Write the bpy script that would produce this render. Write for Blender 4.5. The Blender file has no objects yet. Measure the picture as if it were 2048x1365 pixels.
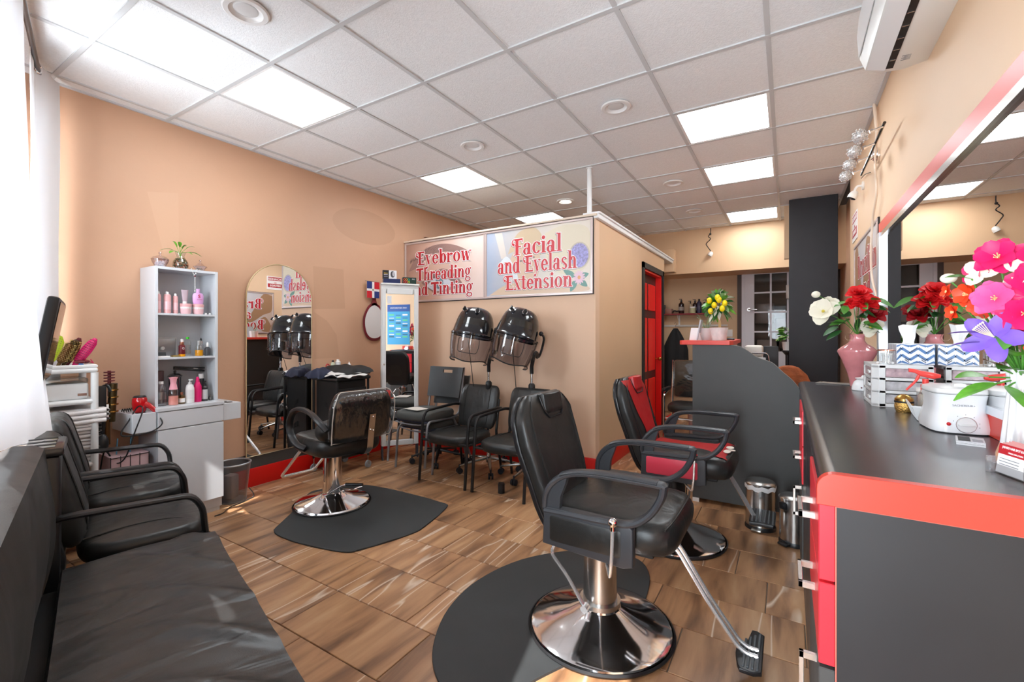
import bpy, bmesh, math, random
from math import sin, cos, pi, radians as R
from mathutils import Vector, Matrix, Euler
random.seed(7)
C = bpy.context.scene.collection
S = bpy.context.scene
# ---------------------------------------------------------------- camera, world, lights, exposure
CAM_H = 1.29
cd = bpy.data.cameras.new('camera'); cam = bpy.data.objects.new('camera', cd); C.objects.link(cam)
cam.location = (0, 0, CAM_H); cam.rotation_euler = (R(90), 0, 0.5505)
cd.sensor_width = 36; cd.lens = 36*898/2048; cd.shift_y = -14/2048; cd.clip_start = .02; cd.clip_end = 100
S.camera = cam
TH = .2723                                  # the street front runs at this slant to the room
def T(s, n, z=0): return Vector((-3.87+s*cos(TH)+n*sin(TH), .76-s*sin(TH)+n*cos(TH), z))
w = bpy.data.worlds.new('world'); S.world = w; w.use_nodes = True
bg = w.node_tree.nodes['Background']; bg.inputs[0].default_value = (.80, .90, 1, 1); bg.inputs[1].default_value = 1.0
S.view_settings.view_transform = 'Standard'; S.view_settings.look = 'None'
S.view_settings.gamma = 1; S.view_settings.use_curve_mapping = False; S.view_settings.exposure = 1.6
def lamp(name, kind, loc, energy, color=(1,1,1), size=1, sizey=None, rot=(0,0,0), **k):
    l = bpy.data.lights.new(name, kind); l.energy = energy; l.color = color
    if kind == 'AREA':
        l.size = size
        if sizey: l.shape = 'RECTANGLE'; l.size_y = sizey
    if kind == 'SUN': l.angle = R(.6)
    o = bpy.data.objects.new(name, l); C.objects.link(o); o.location = loc; o.rotation_euler = rot
    return o
SUN_DIR = (T(-.53, 1) - T(0, 0)).normalized()*cos(R(43)) + Vector((0, 0, -sin(R(43))))
sun = lamp('sun', 'SUN', (0, -3, 5), 4.5, (1, .97, .93)); sun.rotation_euler = SUN_DIR.to_track_quat('-Z', 'Y').to_euler()
# daylight coming in through the two street windows
def day(s, z, w_, h, e, up):
    o = lamp('window_daylight', 'AREA', T(s, -.9, z), e, (.86, .94, 1), w_, h)
    o.rotation_euler = Vector((sin(TH), cos(TH), up)).to_track_quat('-Z', 'Y').to_euler(); return o
day(1.4, 1.6, 3.4, 2.0, 130, .10); day(3.9, 1.2, 1.4, 1.8, 85, .28)

# ---------------------------------------------------------------- materials
def lin(h):
    if isinstance(h, str):
        h = h.lstrip('#'); h = [int(h[i:i+2], 16)/255 for i in (0, 2, 4)]
    return tuple(c/12.92 if c <= .04045 else ((c+.055)/1.055)**2.4 for c in h)+(1,)
MATS = {}
def mat(name, col, rough=.5, metal=0, bump=0, bscale=60, var=0, vscale=6, emit=0, trans=0, coat=0, spec=.5, alpha=1, ior=1.45, bdist=.002, stretch=(1,1,1)):
    if name in MATS: return MATS[name]
    m = bpy.data.materials.new(name); m.use_nodes = True; nt = m.node_tree; N = nt.nodes; L = nt.links
    p = N['Principled BSDF']; c = lin(col)
    p.inputs['Base Color'].default_value = c; p.inputs['Roughness'].default_value = rough; p.inputs['Metallic'].default_value = metal
    p.inputs['Specular IOR Level'].default_value = spec; p.inputs['Coat Weight'].default_value = coat; p.inputs['IOR'].default_value = ior
    p.inputs['Transmission Weight'].default_value = trans; p.inputs['Alpha'].default_value = alpha
    if emit: p.inputs['Emission Color'].default_value = c; p.inputs['Emission Strength'].default_value = emit
    if bump or var:
        tc = N.new('ShaderNodeTexCoord'); mp = N.new('ShaderNodeMapping'); L.new(tc.outputs['Object'], mp.inputs[0]); mp.inputs['Scale'].default_value = stretch
    if var:
        n = N.new('ShaderNodeTexNoise'); n.inputs['Scale'].default_value = vscale; n.inputs['Detail'].default_value = 5; L.new(mp.outputs[0], n.inputs[0])
        r = N.new('ShaderNodeMapRange'); r.inputs[1].default_value = .3; r.inputs[2].default_value = .7; r.inputs[3].default_value = 1-var; r.inputs[4].default_value = 1+var
        L.new(n.outputs[0], r.inputs[0])
        h = N.new('ShaderNodeHueSaturation'); h.inputs['Color'].default_value = c; L.new(r.outputs[0], h.inputs['Value']); L.new(h.outputs[0], p.inputs['Base Color'])
        r2 = N.new('ShaderNodeMapRange'); r2.inputs[3].default_value = max(0, rough-.08); r2.inputs[4].default_value = min(1, rough+.08)
        L.new(n.outputs[0], r2.inputs[0]); L.new(r2.outputs[0], p.inputs['Roughness'])
    if bump:
        n = N.new('ShaderNodeTexNoise'); n.inputs['Scale'].default_value = bscale; n.inputs['Detail'].default_value = 4; L.new(mp.outputs[0], n.inputs[0])
        b = N.new('ShaderNodeBump'); b.inputs['Strength'].default_value = bump; b.inputs['Distance'].default_value = bdist
        L.new(n.outputs[0], b.inputs['Height']); L.new(b.outputs[0], p.inputs['Normal'])
    MATS[name] = m; return m
def glass(name, tint=(1,1,1), op=.12, rough=.03):
    """thin clear plastic or glass: mostly see-through, with a glossy skin"""
    if name in MATS: return MATS[name]
    m = bpy.data.materials.new(name); m.use_nodes = True; nt = m.node_tree; N = nt.nodes; L = nt.links; N.remove(N['Principled BSDF'])
    t = N.new('ShaderNodeBsdfTransparent'); t.inputs[0].default_value = (*tint, 1)
    g = N.new('ShaderNodeBsdfGlossy'); g.inputs['Roughness'].default_value = rough
    lw = N.new('ShaderNodeLayerWeight'); lw.inputs[0].default_value = .5; f = N.new('ShaderNodeMath'); f.operation = 'POWER'; f.inputs[1].default_value = 4; L.new(lw.outputs['Facing'], f.inputs[0])
    a = N.new('ShaderNodeMath'); a.operation = 'ADD'; a.inputs[1].default_value = op; a.use_clamp = True; L.new(f.outputs[0], a.inputs[0])
    x = N.new('ShaderNodeMixShader'); L.new(a.outputs[0], x.inputs[0]); L.new(t.outputs[0], x.inputs[1]); L.new(g.outputs[0], x.inputs[2])
    L.new(x.outputs[0], N['Material Output'].inputs[0]); MATS[name] = m; return m

def wood_tile():
    m = bpy.data.materials.new('wood_look_tile'); m.use_nodes = True; nt = m.node_tree; N = nt.nodes; L = nt.links; p = N['Principled BSDF']
    tc = N.new('ShaderNodeTexCoord'); oi = N.new('ShaderNodeObjectInfo')
    sc = N.new('ShaderNodeVectorMath'); sc.operation = 'SCALE'; sc.inputs[0].default_value = (17, 31, 5); L.new(oi.outputs['Random'], sc.inputs['Scale'])
    ad = N.new('ShaderNodeVectorMath'); L.new(tc.outputs['Object'], ad.inputs[0]); L.new(sc.outputs[0], ad.inputs[1])
    mp = N.new('ShaderNodeMapping'); L.new(ad.outputs[0], mp.inputs[0]); mp.inputs['Rotation'].default_value = (0, 0, R(14)); mp.inputs['Scale'].default_value = (9, 1.3, 1)
    n = N.new('ShaderNodeTexNoise'); n.inputs['Scale'].default_value = 1.3; n.inputs['Detail'].default_value = 6; n.inputs['Distortion'].default_value = .5; L.new(mp.outputs[0], n.inputs[0])
    cr = N.new('ShaderNodeValToRGB'); L.new(n.outputs[0], cr.inputs[0]); e = cr.color_ramp.elements
    e[0].position = .30; e[0].color = lin('#6a4c36'); e[1].position = .72; e[1].color = lin('#c29a74')
    for ps, cl in ((.40, '#8b6446'), (.50, '#a87c58'), (.60, '#b68a63')): q = e.new(ps); q.color = lin(cl)
    # pale veins
    mp2 = N.new('ShaderNodeMapping'); L.new(ad.outputs[0], mp2.inputs[0]); mp2.inputs['Rotation'].default_value = (0, 0, R(18)); mp2.inputs['Scale'].default_value = (3.0, .32, 1)
    v = N.new('ShaderNodeTexNoise'); v.inputs['Scale'].default_value = 1.6; v.inputs['Detail'].default_value = 2; v.inputs['Distortion'].default_value = .25; L.new(mp2.outputs[0], v.inputs[0])
    s1 = N.new('ShaderNodeMath'); s1.operation = 'SUBTRACT'; s1.inputs[1].default_value = .5; L.new(v.outputs[0], s1.inputs[0])
    s2 = N.new('ShaderNodeMath'); s2.operation = 'ABSOLUTE'; L.new(s1.outputs[0], s2.inputs[0])
    mr = N.new('ShaderNodeMapRange'); mr.inputs[1].default_value = 0; mr.inputs[2].default_value = .011; mr.inputs[3].default_value = .8; mr.inputs[4].default_value = 0; L.new(s2.outputs[0], mr.inputs[0])
    gt = N.new('ShaderNodeMath'); gt.operation = 'GREATER_THAN'; gt.inputs[1].default_value = .35; L.new(oi.outputs['Random'], gt.inputs[0])
    mu = N.new('ShaderNodeMath'); mu.operation = 'MULTIPLY'; L.new(mr.outputs[0], mu.inputs[0]); L.new(gt.outputs[0], mu.inputs[1])
    mx = N.new('ShaderNodeMix'); mx.data_type = 'RGBA'; L.new(mu.outputs[0], mx.inputs[0]); L.new(cr.outputs[0], mx.inputs[6]); mx.inputs[7].default_value = lin('#e0cdb8')
    # tone of the single tile
    hv = N.new('ShaderNodeHueSaturation'); L.new(mx.outputs[2], hv.inputs['Color'])
    m3 = N.new('ShaderNodeMapRange'); m3.inputs[3].default_value = .88; m3.inputs[4].default_value = 1.12; L.new(oi.outputs['Random'], m3.inputs[0]); L.new(m3.outputs[0], hv.inputs['Value'])
    L.new(hv.outputs[0], p.inputs['Base Color'])
    p.inputs['Roughness'].default_value = .34
    b = N.new('ShaderNodeBump'); b.inputs['Strength'].default_value = .25; b.inputs['Distance'].default_value = .002; L.new(n.outputs[0], b.inputs['Height']); L.new(b.outputs[0], p.inputs['Normal'])
    return m
def leather(name, col='#232322', rough=.36, wr=.5, wscale=9, fine=220, stretch=(1,1,1)):
    if name in MATS: return MATS[name]
    m = mat(name, col, rough, spec=.55); nt = m.node_tree; N = nt.nodes; L = nt.links; p = N['Principled BSDF']
    tc = N.new('ShaderNodeTexCoord'); mp = N.new('ShaderNodeMapping'); mp.inputs['Scale'].default_value = stretch; L.new(tc.outputs['Object'], mp.inputs[0])
    n1 = N.new('ShaderNodeTexNoise'); n1.inputs['Scale'].default_value = wscale; n1.inputs['Detail'].default_value = 2; n1.inputs['Distortion'].default_value = .6; L.new(mp.outputs[0], n1.inputs[0])
    n2 = N.new('ShaderNodeTexVoronoi'); n2.inputs['Scale'].default_value = fine; L.new(tc.outputs['Object'], n2.inputs[0])
    b1 = N.new('ShaderNodeBump'); b1.inputs['Strength'].default_value = wr; b1.inputs['Distance'].default_value = .012; L.new(n1.outputs[0], b1.inputs['Height'])
    b2 = N.new('ShaderNodeBump'); b2.inputs['Strength'].default_value = .12; b2.inputs['Distance'].default_value = .001; L.new(n2.outputs[0], b2.inputs['Height']); L.new(b1.outputs[0], b2.inputs['Normal'])
    L.new(b2.outputs[0], p.inputs['Normal'])
    r = N.new('ShaderNodeMapRange'); r.inputs[3].default_value = rough-.07; r.inputs[4].default_value = rough+.12; L.new(n1.outputs[0], r.inputs[0]); L.new(r.outputs[0], p.inputs['Roughness'])
    return m

WALLM = mat('peach_wall_paint', '#cfa486', .55, bump=.25, bscale=40, var=.035, vscale=1.3, bdist=.003)
PARTM = mat('pale_peach_paint', '#e2bfa2', .55, bump=.2, bscale=40, var=.04, vscale=1.5)
RWALL = mat('cream_wall_paint', '#e6c4a1', .55, bump=.2, bscale=40, var=.03, vscale=1.5)
BEIGE = mat('beige_wall_paint', '#dab48e', .55, bump=.2, bscale=40, var=.03, vscale=1.5)
CEIL = mat('ceiling_tile_board', '#f3f5f7', .9, bump=.6, bscale=140, var=.03, vscale=60, bdist=.004)
GRID = mat('ceiling_grid_white', '#cfd1d3', .5)
WHITE = mat('white_paint', '#ececec', .4)
LAM = mat('white_laminate', '#cdcfd3', .35)
PLA = mat('white_plastic', '#dededd', .3)
BLK = mat('black_plastic', '#1d1d1f', .35)
BLKM = mat('black_matte', '#1b1b1c', .55)
CHAR = mat('charcoal_laminate', '#454544', .5, var=.08, vscale=5, bump=.05)
CHARB = mat('black_laminate', '#262628', .48, var=.08, vscale=4)
REDP = mat('red_laminate', '#dc4032', .35)
PINK = mat('red_drawer_laminate', '#e62f3c', .35)
REDB = mat('red_base_paint', '#d8140c', .4)
CHROME = mat('chrome', '#f4f4f6', .09, 1)
CHRB = mat('bright_chrome', '#f4f4f4', .22, .75)
STEEL = mat('brushed_steel', '#b9b7b4', .25, 1)
GREYM = mat('grey_metal', '#9a9da3', .35, .7)
ALU = mat('aluminium', '#dfe3e8', .3, .5)
MIR = mat('mirror_glass', '#eeeeee', .0, 1)
LEA = leather('black_leather')
LEAB = leather('bench_leather', '#303030', .34, 1.0, 3.2, 260, (3.2, .8, 1))
RUB = mat('rubber_mat', '#333536', .62, var=.12, vscale=9, bump=.15, bscale=300)
GOLDM = mat('gold', '#c79a52', .25, 1)
CLR = glass('clear_glass', (.97, .98, .98), .06)
PANE = glass('window_pane', (.98, .99, 1), .02, .0)
SMOKE = glass('smoked_plastic', (.42, .40, .44), .08)
GREEN = mat('leaf_green', '#4f8a34', .45, var=.2, vscale=20)
DGREEN = mat('leaf_dark_green', '#2f5e2e', .45, var=.2, vscale=20)
WOODT = wood_tile()
GROUT = mat('grout', '#6f6458', .8)

# ---------------------------------------------------------------- mesh helpers
def NB(): return bmesh.new()
def _tf(verts, M):
    if M is not None:
        for v in verts: v.co = M @ v.co
def box(bm, x0, x1, y0, y1, z0, z1, r=0, seg=2, M=None):
    t = bmesh.new(); g = bmesh.ops.create_cube(t, size=1)
    for v in g['verts']: v.co = Vector(((x0+x1)/2+v.co.x*(x1-x0), (y0+y1)/2+v.co.y*(y1-y0), (z0+z1)/2+v.co.z*(z1-z0)))
    if r: bmesh.ops.bevel(t, geom=t.edges[:], offset=min(r, .49*min(abs(x1-x0), abs(y1-y0), abs(z1-z0))), segments=seg, profile=.5, affect='EDGES')
    return merge(bm, t, M)
def merge(bm, t, M=None):
    _tf(t.verts, M); mp = [bm.verts.new(v.co) for v in t.verts]; t.verts.index_update()
    for f in t.faces:
        try: bm.faces.new([mp[v.index] for v in f.verts])
        except ValueError: pass
    t.free(); return bm
def ring(c, ax, r, n, ref=None):
    ax = ax.normalized(); a = ref if ref is not None else (Vector((0, 0, 1)) if abs(ax.z) < .9 else Vector((1, 0, 0)))
    u = ax.cross(a).normalized(); v = ax.cross(u)
    return [c+(u*cos(2*pi*i/n)+v*sin(2*pi*i/n))*r for i in range(n)]
def skin(bm, rings, closed=False, caps=True):
    rv = [[bm.verts.new(p) for p in rg] for rg in rings]; n = len(rv[0]); m = len(rv)
    for i in range(m if closed else m-1):
        a, b = rv[i], rv[(i+1) % m]
        for j in range(n): bm.faces.new((a[j], a[(j+1) % n], b[(j+1) % n], b[j]))
    if caps and not closed: bm.faces.new(rv[0][::-1]); bm.faces.new(rv[-1])
    return bm
def cyl(bm, p0, p1, r0, r1=None, n=16, caps=True):
    p0, p1 = Vector(p0), Vector(p1); r1 = r0 if r1 is None else r1
    return skin(bm, [ring(p0, p1-p0, r0, n), ring(p1, p1-p0, r1, n)], caps=caps)
def lathe(bm, prof, c=(0, 0, 0), n=24, M=None, sx=1, sy=1, caps=True):
    c = Vector(c); rings = [[Vector((c.x+max(r, 1e-4)*sx*cos(2*pi*i/n), c.y+max(r, 1e-4)*sy*sin(2*pi*i/n), c.z+z)) for i in range(n)] for r, z in prof]
    if M is not None: rings = [[M @ p for p in rg] for rg in rings]
    return skin(bm, rings, caps=caps)
def smooth_path(pts, k=6):
    pts = [Vector(p) for p in pts]
    if len(pts) < 3: return pts
    out = []
    for i in range(len(pts)-1):
        p0 = pts[max(i-1, 0)]; p1 = pts[i]; p2 = pts[i+1]; p3 = pts[min(i+2, len(pts)-1)]
        for j in range(k):
            t = j/k; out.append(.5*((2*p1)+(-p0+p2)*t+(2*p0-5*p1+4*p2-p3)*t*t+(-p0+3*p1-3*p2+p3)*t**3))
    out.append(pts[-1]); return out
def round_path(pts, r=.03, k=4):
    pts = [Vector(p) for p in pts]; out = [pts[0]]
    for i in range(1, len(pts)-1):
        a, b, c = pts[i-1], pts[i], pts[i+1]; d1 = (a-b); d2 = (c-b); q = min(r, d1.length*.45, d2.length*.45)
        s, e = b+d1.normalized()*q, b+d2.normalized()*q
        for j in range(k+1): t = j/k; out.append((1-t)**2*s+2*t*(1-t)*b+t*t*e)
    out.append(pts[-1]); return out
def tube(bm, pts, r, n=8, sm=0, rd=0, closed=False, flat=None, M=None):
    """sweep along pts; r number or list; flat=(a,b) gives an elliptical or flat section in the path frame"""
    pts = [Vector(p) for p in pts]
    if sm: pts = smooth_path(pts, sm)
    if rd: pts = round_path(pts, rd)
    rings = []; m = len(pts); up = None
    for i, p in enumerate(pts):
        if closed: t = pts[(i+1) % m]-pts[i-1]
        else: t = pts[min(i+1, m-1)]-pts[max(i-1, 0)]
        t.normalize()
        if up is None: a = Vector((0, 0, 1)) if abs(t.z) < .9 else Vector((1, 0, 0)); up = a-t*a.dot(t)
        else: up = up-t*up.dot(t)
        up.normalize(); sd = t.cross(up); rr = r[int(i*(len(r)-1)/max(m-1, 1))] if isinstance(r, (list, tuple)) else r
        fa, fb = flat if flat else (1, 1)
        rings.append([p+(sd*cos(2*pi*j/n)*fa+up*sin(2*pi*j/n)*fb)*rr for j in range(n)])
    if M is not None: rings = [[M @ p for p in rg] for rg in rings]
    return skin(bm, rings, closed=closed)
def prism(bm, pts, h0, h1, M=None, r=0):
    """polygon in XY raised from h0 to h1"""
    t = bmesh.new(); vs = [t.verts.new((x, y, h0)) for x, y in pts]; f = t.faces.new(vs); f.normal_update()
    g = bmesh.ops.extrude_face_region(t, geom=[f]); up = [v for v in g['geom'] if isinstance(v, bmesh.types.BMVert)]
    for v in up: v.co.z = h1
    if r: bmesh.ops.bevel(t, geom=[e for e in t.edges if abs(e.verts[0].co.z-e.verts[1].co.z) < 1e-6], offset=r, segments=3, profile=.5, affect='EDGES')
    return merge(bm, t, M)
def sph(bm, c, r, sx=1, sy=1, sz=1, u=14, v=9, M=None):
    t = bmesh.new(); bmesh.ops.create_uvsphere(t, u_segments=u, v_segments=v, radius=r)
    for q in t.verts: q.co = Vector((q.co.x*sx+c[0], q.co.y*sy+c[1], q.co.z*sz+c[2]))
    return merge(bm, t, M)
def ico(bm, c, r, M=None):
    t = bmesh.new(); bmesh.ops.create_icosphere(t, subdivisions=1, radius=r)
    for q in t.verts: q.co += Vector(c)
    return merge(bm, t, M)
def grid_surf(bm, P, close_v=False, thick=None):
    """P[i][j] points -> quads"""
    V = [[bm.verts.new(p) for p in row] for row in P]
    for i in range(len(V)-1):
        for j in range(len(V[0])-(0 if close_v else 1)):
            k = (j+1) % len(V[0]); bm.faces.new((V[i][j], V[i][k], V[i+1][k], V[i+1][j]))
    return bm
def solidify(bm, t):
    bmesh.ops.recalc_face_normals(bm, faces=bm.faces[:]); bmesh.ops.solidify(bm, geom=bm.faces[:], thickness=t); return bm
def cushion(bm, w_, d, h, puff=.02, e=4.0, nu=14, nv=14, M=None, shape=None):
    """soft padded block centred on the origin, z from 0 to h, rounded outline"""
    t = bmesh.new(); rows = []
    prof = []
    for k in range(9):
        a = -pi/2+pi*k/8; prof.append((cos(a), sin(a)))
    N_ = 40
    def outline(f):
        o = []
        for i in range(N_):
            a = 2*pi*i/N_; c, s = cos(a), sin(a); q = (abs(c)**e+abs(s)**e)**(-1/e); x, y = c*q*w_/2*f, s*q*d/2*f
            if shape: x, y = shape(x, y)
            o.append((x, y))
        return o
    rad = h*.5; rings = []
    fr = min(w_, d)/2
    for fi in (.02, .35, .7): rings.append([(x, y, -puff*(1-fi**2)*.3) for x, y in outline(fi*(1-rad/fr*.6))])
    for c_, s_ in prof: rings.append([(x, y, h/2+s_*h/2) for x, y in outline(1-(1-c_)*rad/fr*.6)])
    for fi in (.85, .6, .3, .02): rings.append([(x, y, h+puff*(1-fi**2)) for x, y in outline(fi*(1-rad/fr*.6))])
    skin(t, [[Vector(p) for p in rg] for rg in rings]); return merge(bm, t, M)
def obj(name, bm, m, parent=None, smooth=35, sub=0, kind=None, loc=None, label=None, bev=0):
    bmesh.ops.recalc_face_normals(bm, faces=bm.faces[:])
    me = bpy.data.meshes.new(name); bm.to_mesh(me); bm.free()
    if m: me.materials.append(m)
    if smooth:
        me.shade_smooth(); me.set_sharp_from_angle(angle=R(smooth))
    o = bpy.data.objects.new(name, me); C.objects.link(o)
    if parent: o.parent = parent
    if loc: o.location = loc
    if bev: b = o.modifiers.new('bevel', 'BEVEL'); b.width = bev; b.segments = 2; b.limit_method = 'ANGLE'
    if sub: s = o.modifiers.new('sub', 'SUBSURF'); s.levels = sub; s.render_levels = sub
    if kind: o['kind'] = kind
    if label: o['label'] = label
    return o
def thing(name, label, cat, loc=(0, 0, 0), rotz=0, group=None):
    o = bpy.data.objects.new(name, None); C.objects.link(o); o.empty_display_size = .05
    o.location = loc; o.rotation_euler = (0, 0, rotz); o['label'] = label; o['category'] = cat
    if group: o['group'] = group
    return o
def one(name, bm, m, label, cat, loc=(0, 0, 0), rotz=0, group=None, **k):
    o = obj(name, bm, m, **k); o.location = loc; o.rotation_euler = (0, 0, rotz); o['label'] = label; o['category'] = cat
    if group: o['group'] = group
    return o
def dup(root, loc, rotz, label, group=None):
    r = root.copy(); C.objects.link(r); r.location = loc; r.rotation_euler = (0, 0, rotz); r['label'] = label
    if group: r['group'] = group
    def rec(src, dst):
        for ch in list(src.children):
            c = ch.copy(); C.objects.link(c); c.parent = dst; rec(ch, c)
    rec(root, r); return r
def text(name, s, size, m, parent, M, ext=.0006, off=0, sx=1, align='CENTER', sp=1.0, kind=None):
    cu = bpy.data.curves.new(name, 'FONT'); cu.body = s; cu.size = size; cu.extrude = ext; cu.offset = off; cu.align_x = align; cu.space_character = sp; cu.resolution_u = 3
    to = bpy.data.objects.new('tmp', cu); C.objects.link(to); bpy.context.view_layer.update()
    me = bpy.data.meshes.new_from_object(to.evaluated_get(bpy.context.evaluated_depsgraph_get())); bpy.data.objects.remove(to); bpy.data.curves.remove(cu)
    me.transform(Matrix.Diagonal((sx, 1, 1, 1))); me.transform(M); me.name = name; me.materials.clear(); me.materials.append(m)
    o = bpy.data.objects.new(name, me); C.objects.link(o)
    if parent: o.parent = parent
    if kind: o['kind'] = kind
    return o
FACE_NY = Matrix.Rotation(pi/2, 4, 'X')                # text in XY -> upright, read from -Y
FACE_NX = Matrix.Rotation(-pi/2, 4, 'Z') @ FACE_NY     # read from -X
FACE_PX = Matrix.Rotation(pi/2, 4, 'Z') @ FACE_NY
def at(x, y, z): return Matrix.Translation((x, y, z))
def structure(name, bm, m, **k): return obj(name, bm, m, kind='structure', **k)
# ================================================================ THE SETTING
XL, XR, YP, XP, HC = -3.87, .52, 3.88, -1.49, 2.845
b = NB(); prism(b, [(-4.1, -1.2), (1.2, -1.2), (1.2, 8.3), (-4.1, 8.3)], -.05, -.006); floor = structure('floor', b, GROUT)
# floor tiles: 0.61 x 0.305, each row slipped by a quarter
tb = NB(); box(tb, -.303, .303, -.1505, .1505, -.008, 0, r=.002, seg=1); tile0 = obj('floor_tile', tb, WOODT, floor, smooth=0); first = True
def wall_y(x): return .76-(x-XL)*math.tan(TH)
for k in range(-5, 22):
    y = 1.16+.305*k+.1525
    for j in range(-9, 5):
        x = -1.308-.1525*k % .61+.61*j+.305+.61
        if x < XL-.2 or x > XR+.35 or y < wall_y(x)+.05: continue
        o = tile0 if first else tile0.copy()
        if not first: C.objects.link(o)
        first = False; o.location = (x, y, 0)
# ceiling: a slab above, the tile boards and the hanging grid
b = NB(); prism(b, [(-4.1, .70), (1.2, -.78), (1.2, 8.3), (-4.1, 8.3)], 2.95, 3.0); ceiling = structure('ceiling', b, mat('plenum_grey', '#777777', .9))
GX = [-.698-.6105*k for k in range(-2, 6)]+[-3.95]; GX = sorted(GX); GY = [2.0806+.6105*k for k in range(-5, 10)]
LIGHTS = [(-3.14, 1.47), (-3.14, 3.30), (-3.14, 5.13), (-.698, 3.30), (-.698, 4.52), (-.698, 6.35)]
CANS = [(-2.214, 1.168, 0), (-2.212, 2.985, 0), (-1.0, 2.985, 0), (-2.214, 4.80, 1), (-1.0, 4.80, 0), (-1.0, 6.02, 0)]
def near(a, q, t=.08): return abs(a-q) < t
tmesh = None
for i in range(len(GX)-1):
    for j in range(len(GY)-1):
        x0, x1, y0, y1 = GX[i], GX[i+1], GY[j], GY[j+1]
        if any(near(x0, a) and near(y0, c) for a, c in LIGHTS): continue
        full = abs(x1-x0-.6105) < .01
        if full and tmesh: o = tmesh.copy(); C.objects.link(o); o.location = ((x0+x1)/2, (y0+y1)/2, HC)
        else:
            hx = (x1-x0)/2-.004; b = NB(); box(b, -hx, hx, -.301, .301, .004, .018, r=.003, seg=1)
            o = obj('ceiling_tile', b, CEIL, ceiling, smooth=0); o.location = ((x0+x1)/2, (y0+y1)/2, HC)
            if full: tmesh = o
for gx in GX[1:]:
    b = NB(); box(b, gx-.012, gx+.012, GY[0], GY[-1], HC-.003, HC+.006); box(b, gx-.002, gx+.002, GY[0], GY[-1], HC+.006, HC+.04); obj('grid_runner', b, GRID, ceiling, smooth=0)
for gy in GY:
    b = NB(); box(b, GX[0], GX[-1], gy-.012, gy+.012, HC-.004, HC+.005); obj('grid_crossbar', b, GRID, ceiling, smooth=0)
b = NB(); box(b, XL, XL+.02, .8, 7.14, HC-.006, HC+.02); structure('trim_1', b, GRID)
b = NB(); box(b, XR-.02, XR, -.4, 5.45, HC-.006, HC+.02); structure('trim_2', b, GRID)
b = NB(); prism(b, [(-9, 2.0), (-9, -9), (9, -12), (9, -3.0)], -.16, -.10); structure('bounce_pavement', b, mat('bounce_pavement_grey', '#b5b2ac', .9))  # unseen ground outside, added to bounce sunlight up to the ceiling
# walls
b = NB(); box(b, XL-.12, XL, .5, 8.2, 0, 3.0); wl = structure('wall_left', b, WALLM)
b = NB(); box(b, XR, XR+.12, -.75, 5.45, 0, 3.0); wr = structure('wall_right', b, RWALL)
b = NB(); box(b, XR+.12, XR+.24, 5.33, 8.2, 0, 3.0); structure('wall_alcove', b, WALLM)
# street front, slanting, with a wide window and a glass door
def slab(s0, s1, z0, z1, n0=-.16, n1=0): 
    b = NB(); p = [T(s0, n0), T(s1, n0), T(s1, n1), T(s0, n1)]; return prism(b, [(q.x, q.y) for q in p], z0, z1)
SW = [(-.25, .12), (2.85, 3.46), (4.05, 4.75)]; b = NB()
for s0, s1 in SW: merge(b, slab(s0, s1, 0, 3.0))
merge(b, slab(.12, 2.85, 0, .95)); merge(b, slab(.12, 2.85, 2.62, 3.0)); merge(b, slab(3.46, 4.05, 2.2, 3.0))
structure('wall_front', b, WALLM)
def pane_set(n, s0, s1, z0, z1, bars):
    b = NB(); 
    for a, c, d, e in [(s0, s0+.05, z0, z1), (s1-.05, s1, z0, z1), (s0, s1, z0, z0+.06), (s0, s1, z1-.06, z1)]+[(q-.02, q+.02, z0, z1) for q in bars]: merge(b, slab(a, c, d, e, -.12, -.05))
    f = structure(n, b, BLKM, smooth=0)
    b = slab(s0+.03, s1-.03, z0+.03, z1-.03, -.09, -.084); obj('pane', b, PANE, f, smooth=0); return f
pane_set('window_1', .12, 2.85, .95, 2.62, [1.03, 1.94]); dfr = pane_set('door_3', 3.46, 4.05, .02, 2.2, [])
b = NB(); tube(b, [T(3.485, -.05, .95), T(3.485, -.01, .97), T(3.485, -.01, 1.25), T(3.485, -.05, 1.27)], .011, rd=.02); obj('door_handle', b, STEEL, dfr)
b = slab(.0, 2.85, 0, .16, 0, .02); structure('baseboard_front', b, REDB); b = slab(.0, 2.85, .16, .30, 0, .012); structure('trim_3', b, CHAR)
# partition box with its moulding
b = NB(); box(b, XL, XP, YP, YP+.1, 0, 2.37); structure('wall_partition_front', b, PARTM)
b = NB(); box(b, XP-.1, XP, YP+.1, 5.47, 0, 2.36); box(b, XP-.1, XP, 6.39, 6.55, 0, 2.36); box(b, XP-.1, XP, 5.47, 6.39, 2.09, 2.36); structure('wall_partition_side', b, BEIGE)
b = NB(); box(b, XP-.14, XP+.03, YP-.01, 7.14, 2.345, 2.39, r=.008); box(b, XP-.12, XP+.045, YP-.01, 7.14, 2.385, 2.405, r=.006); structure('trim_4', b, WHITE)
b = NB(); box(b, XL, XP+.02, YP-.025, YP+.1, 2.365, 2.385, r=.004); structure('trim_5', b, mat('cream_trim', '#e6d3bf', .5))
b = NB(); box(b, XP-.18, XP+.05, 6.98, 7.13, 2.22, 2.56, r=.01); structure('trim_6', b, BEIGE)
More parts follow.
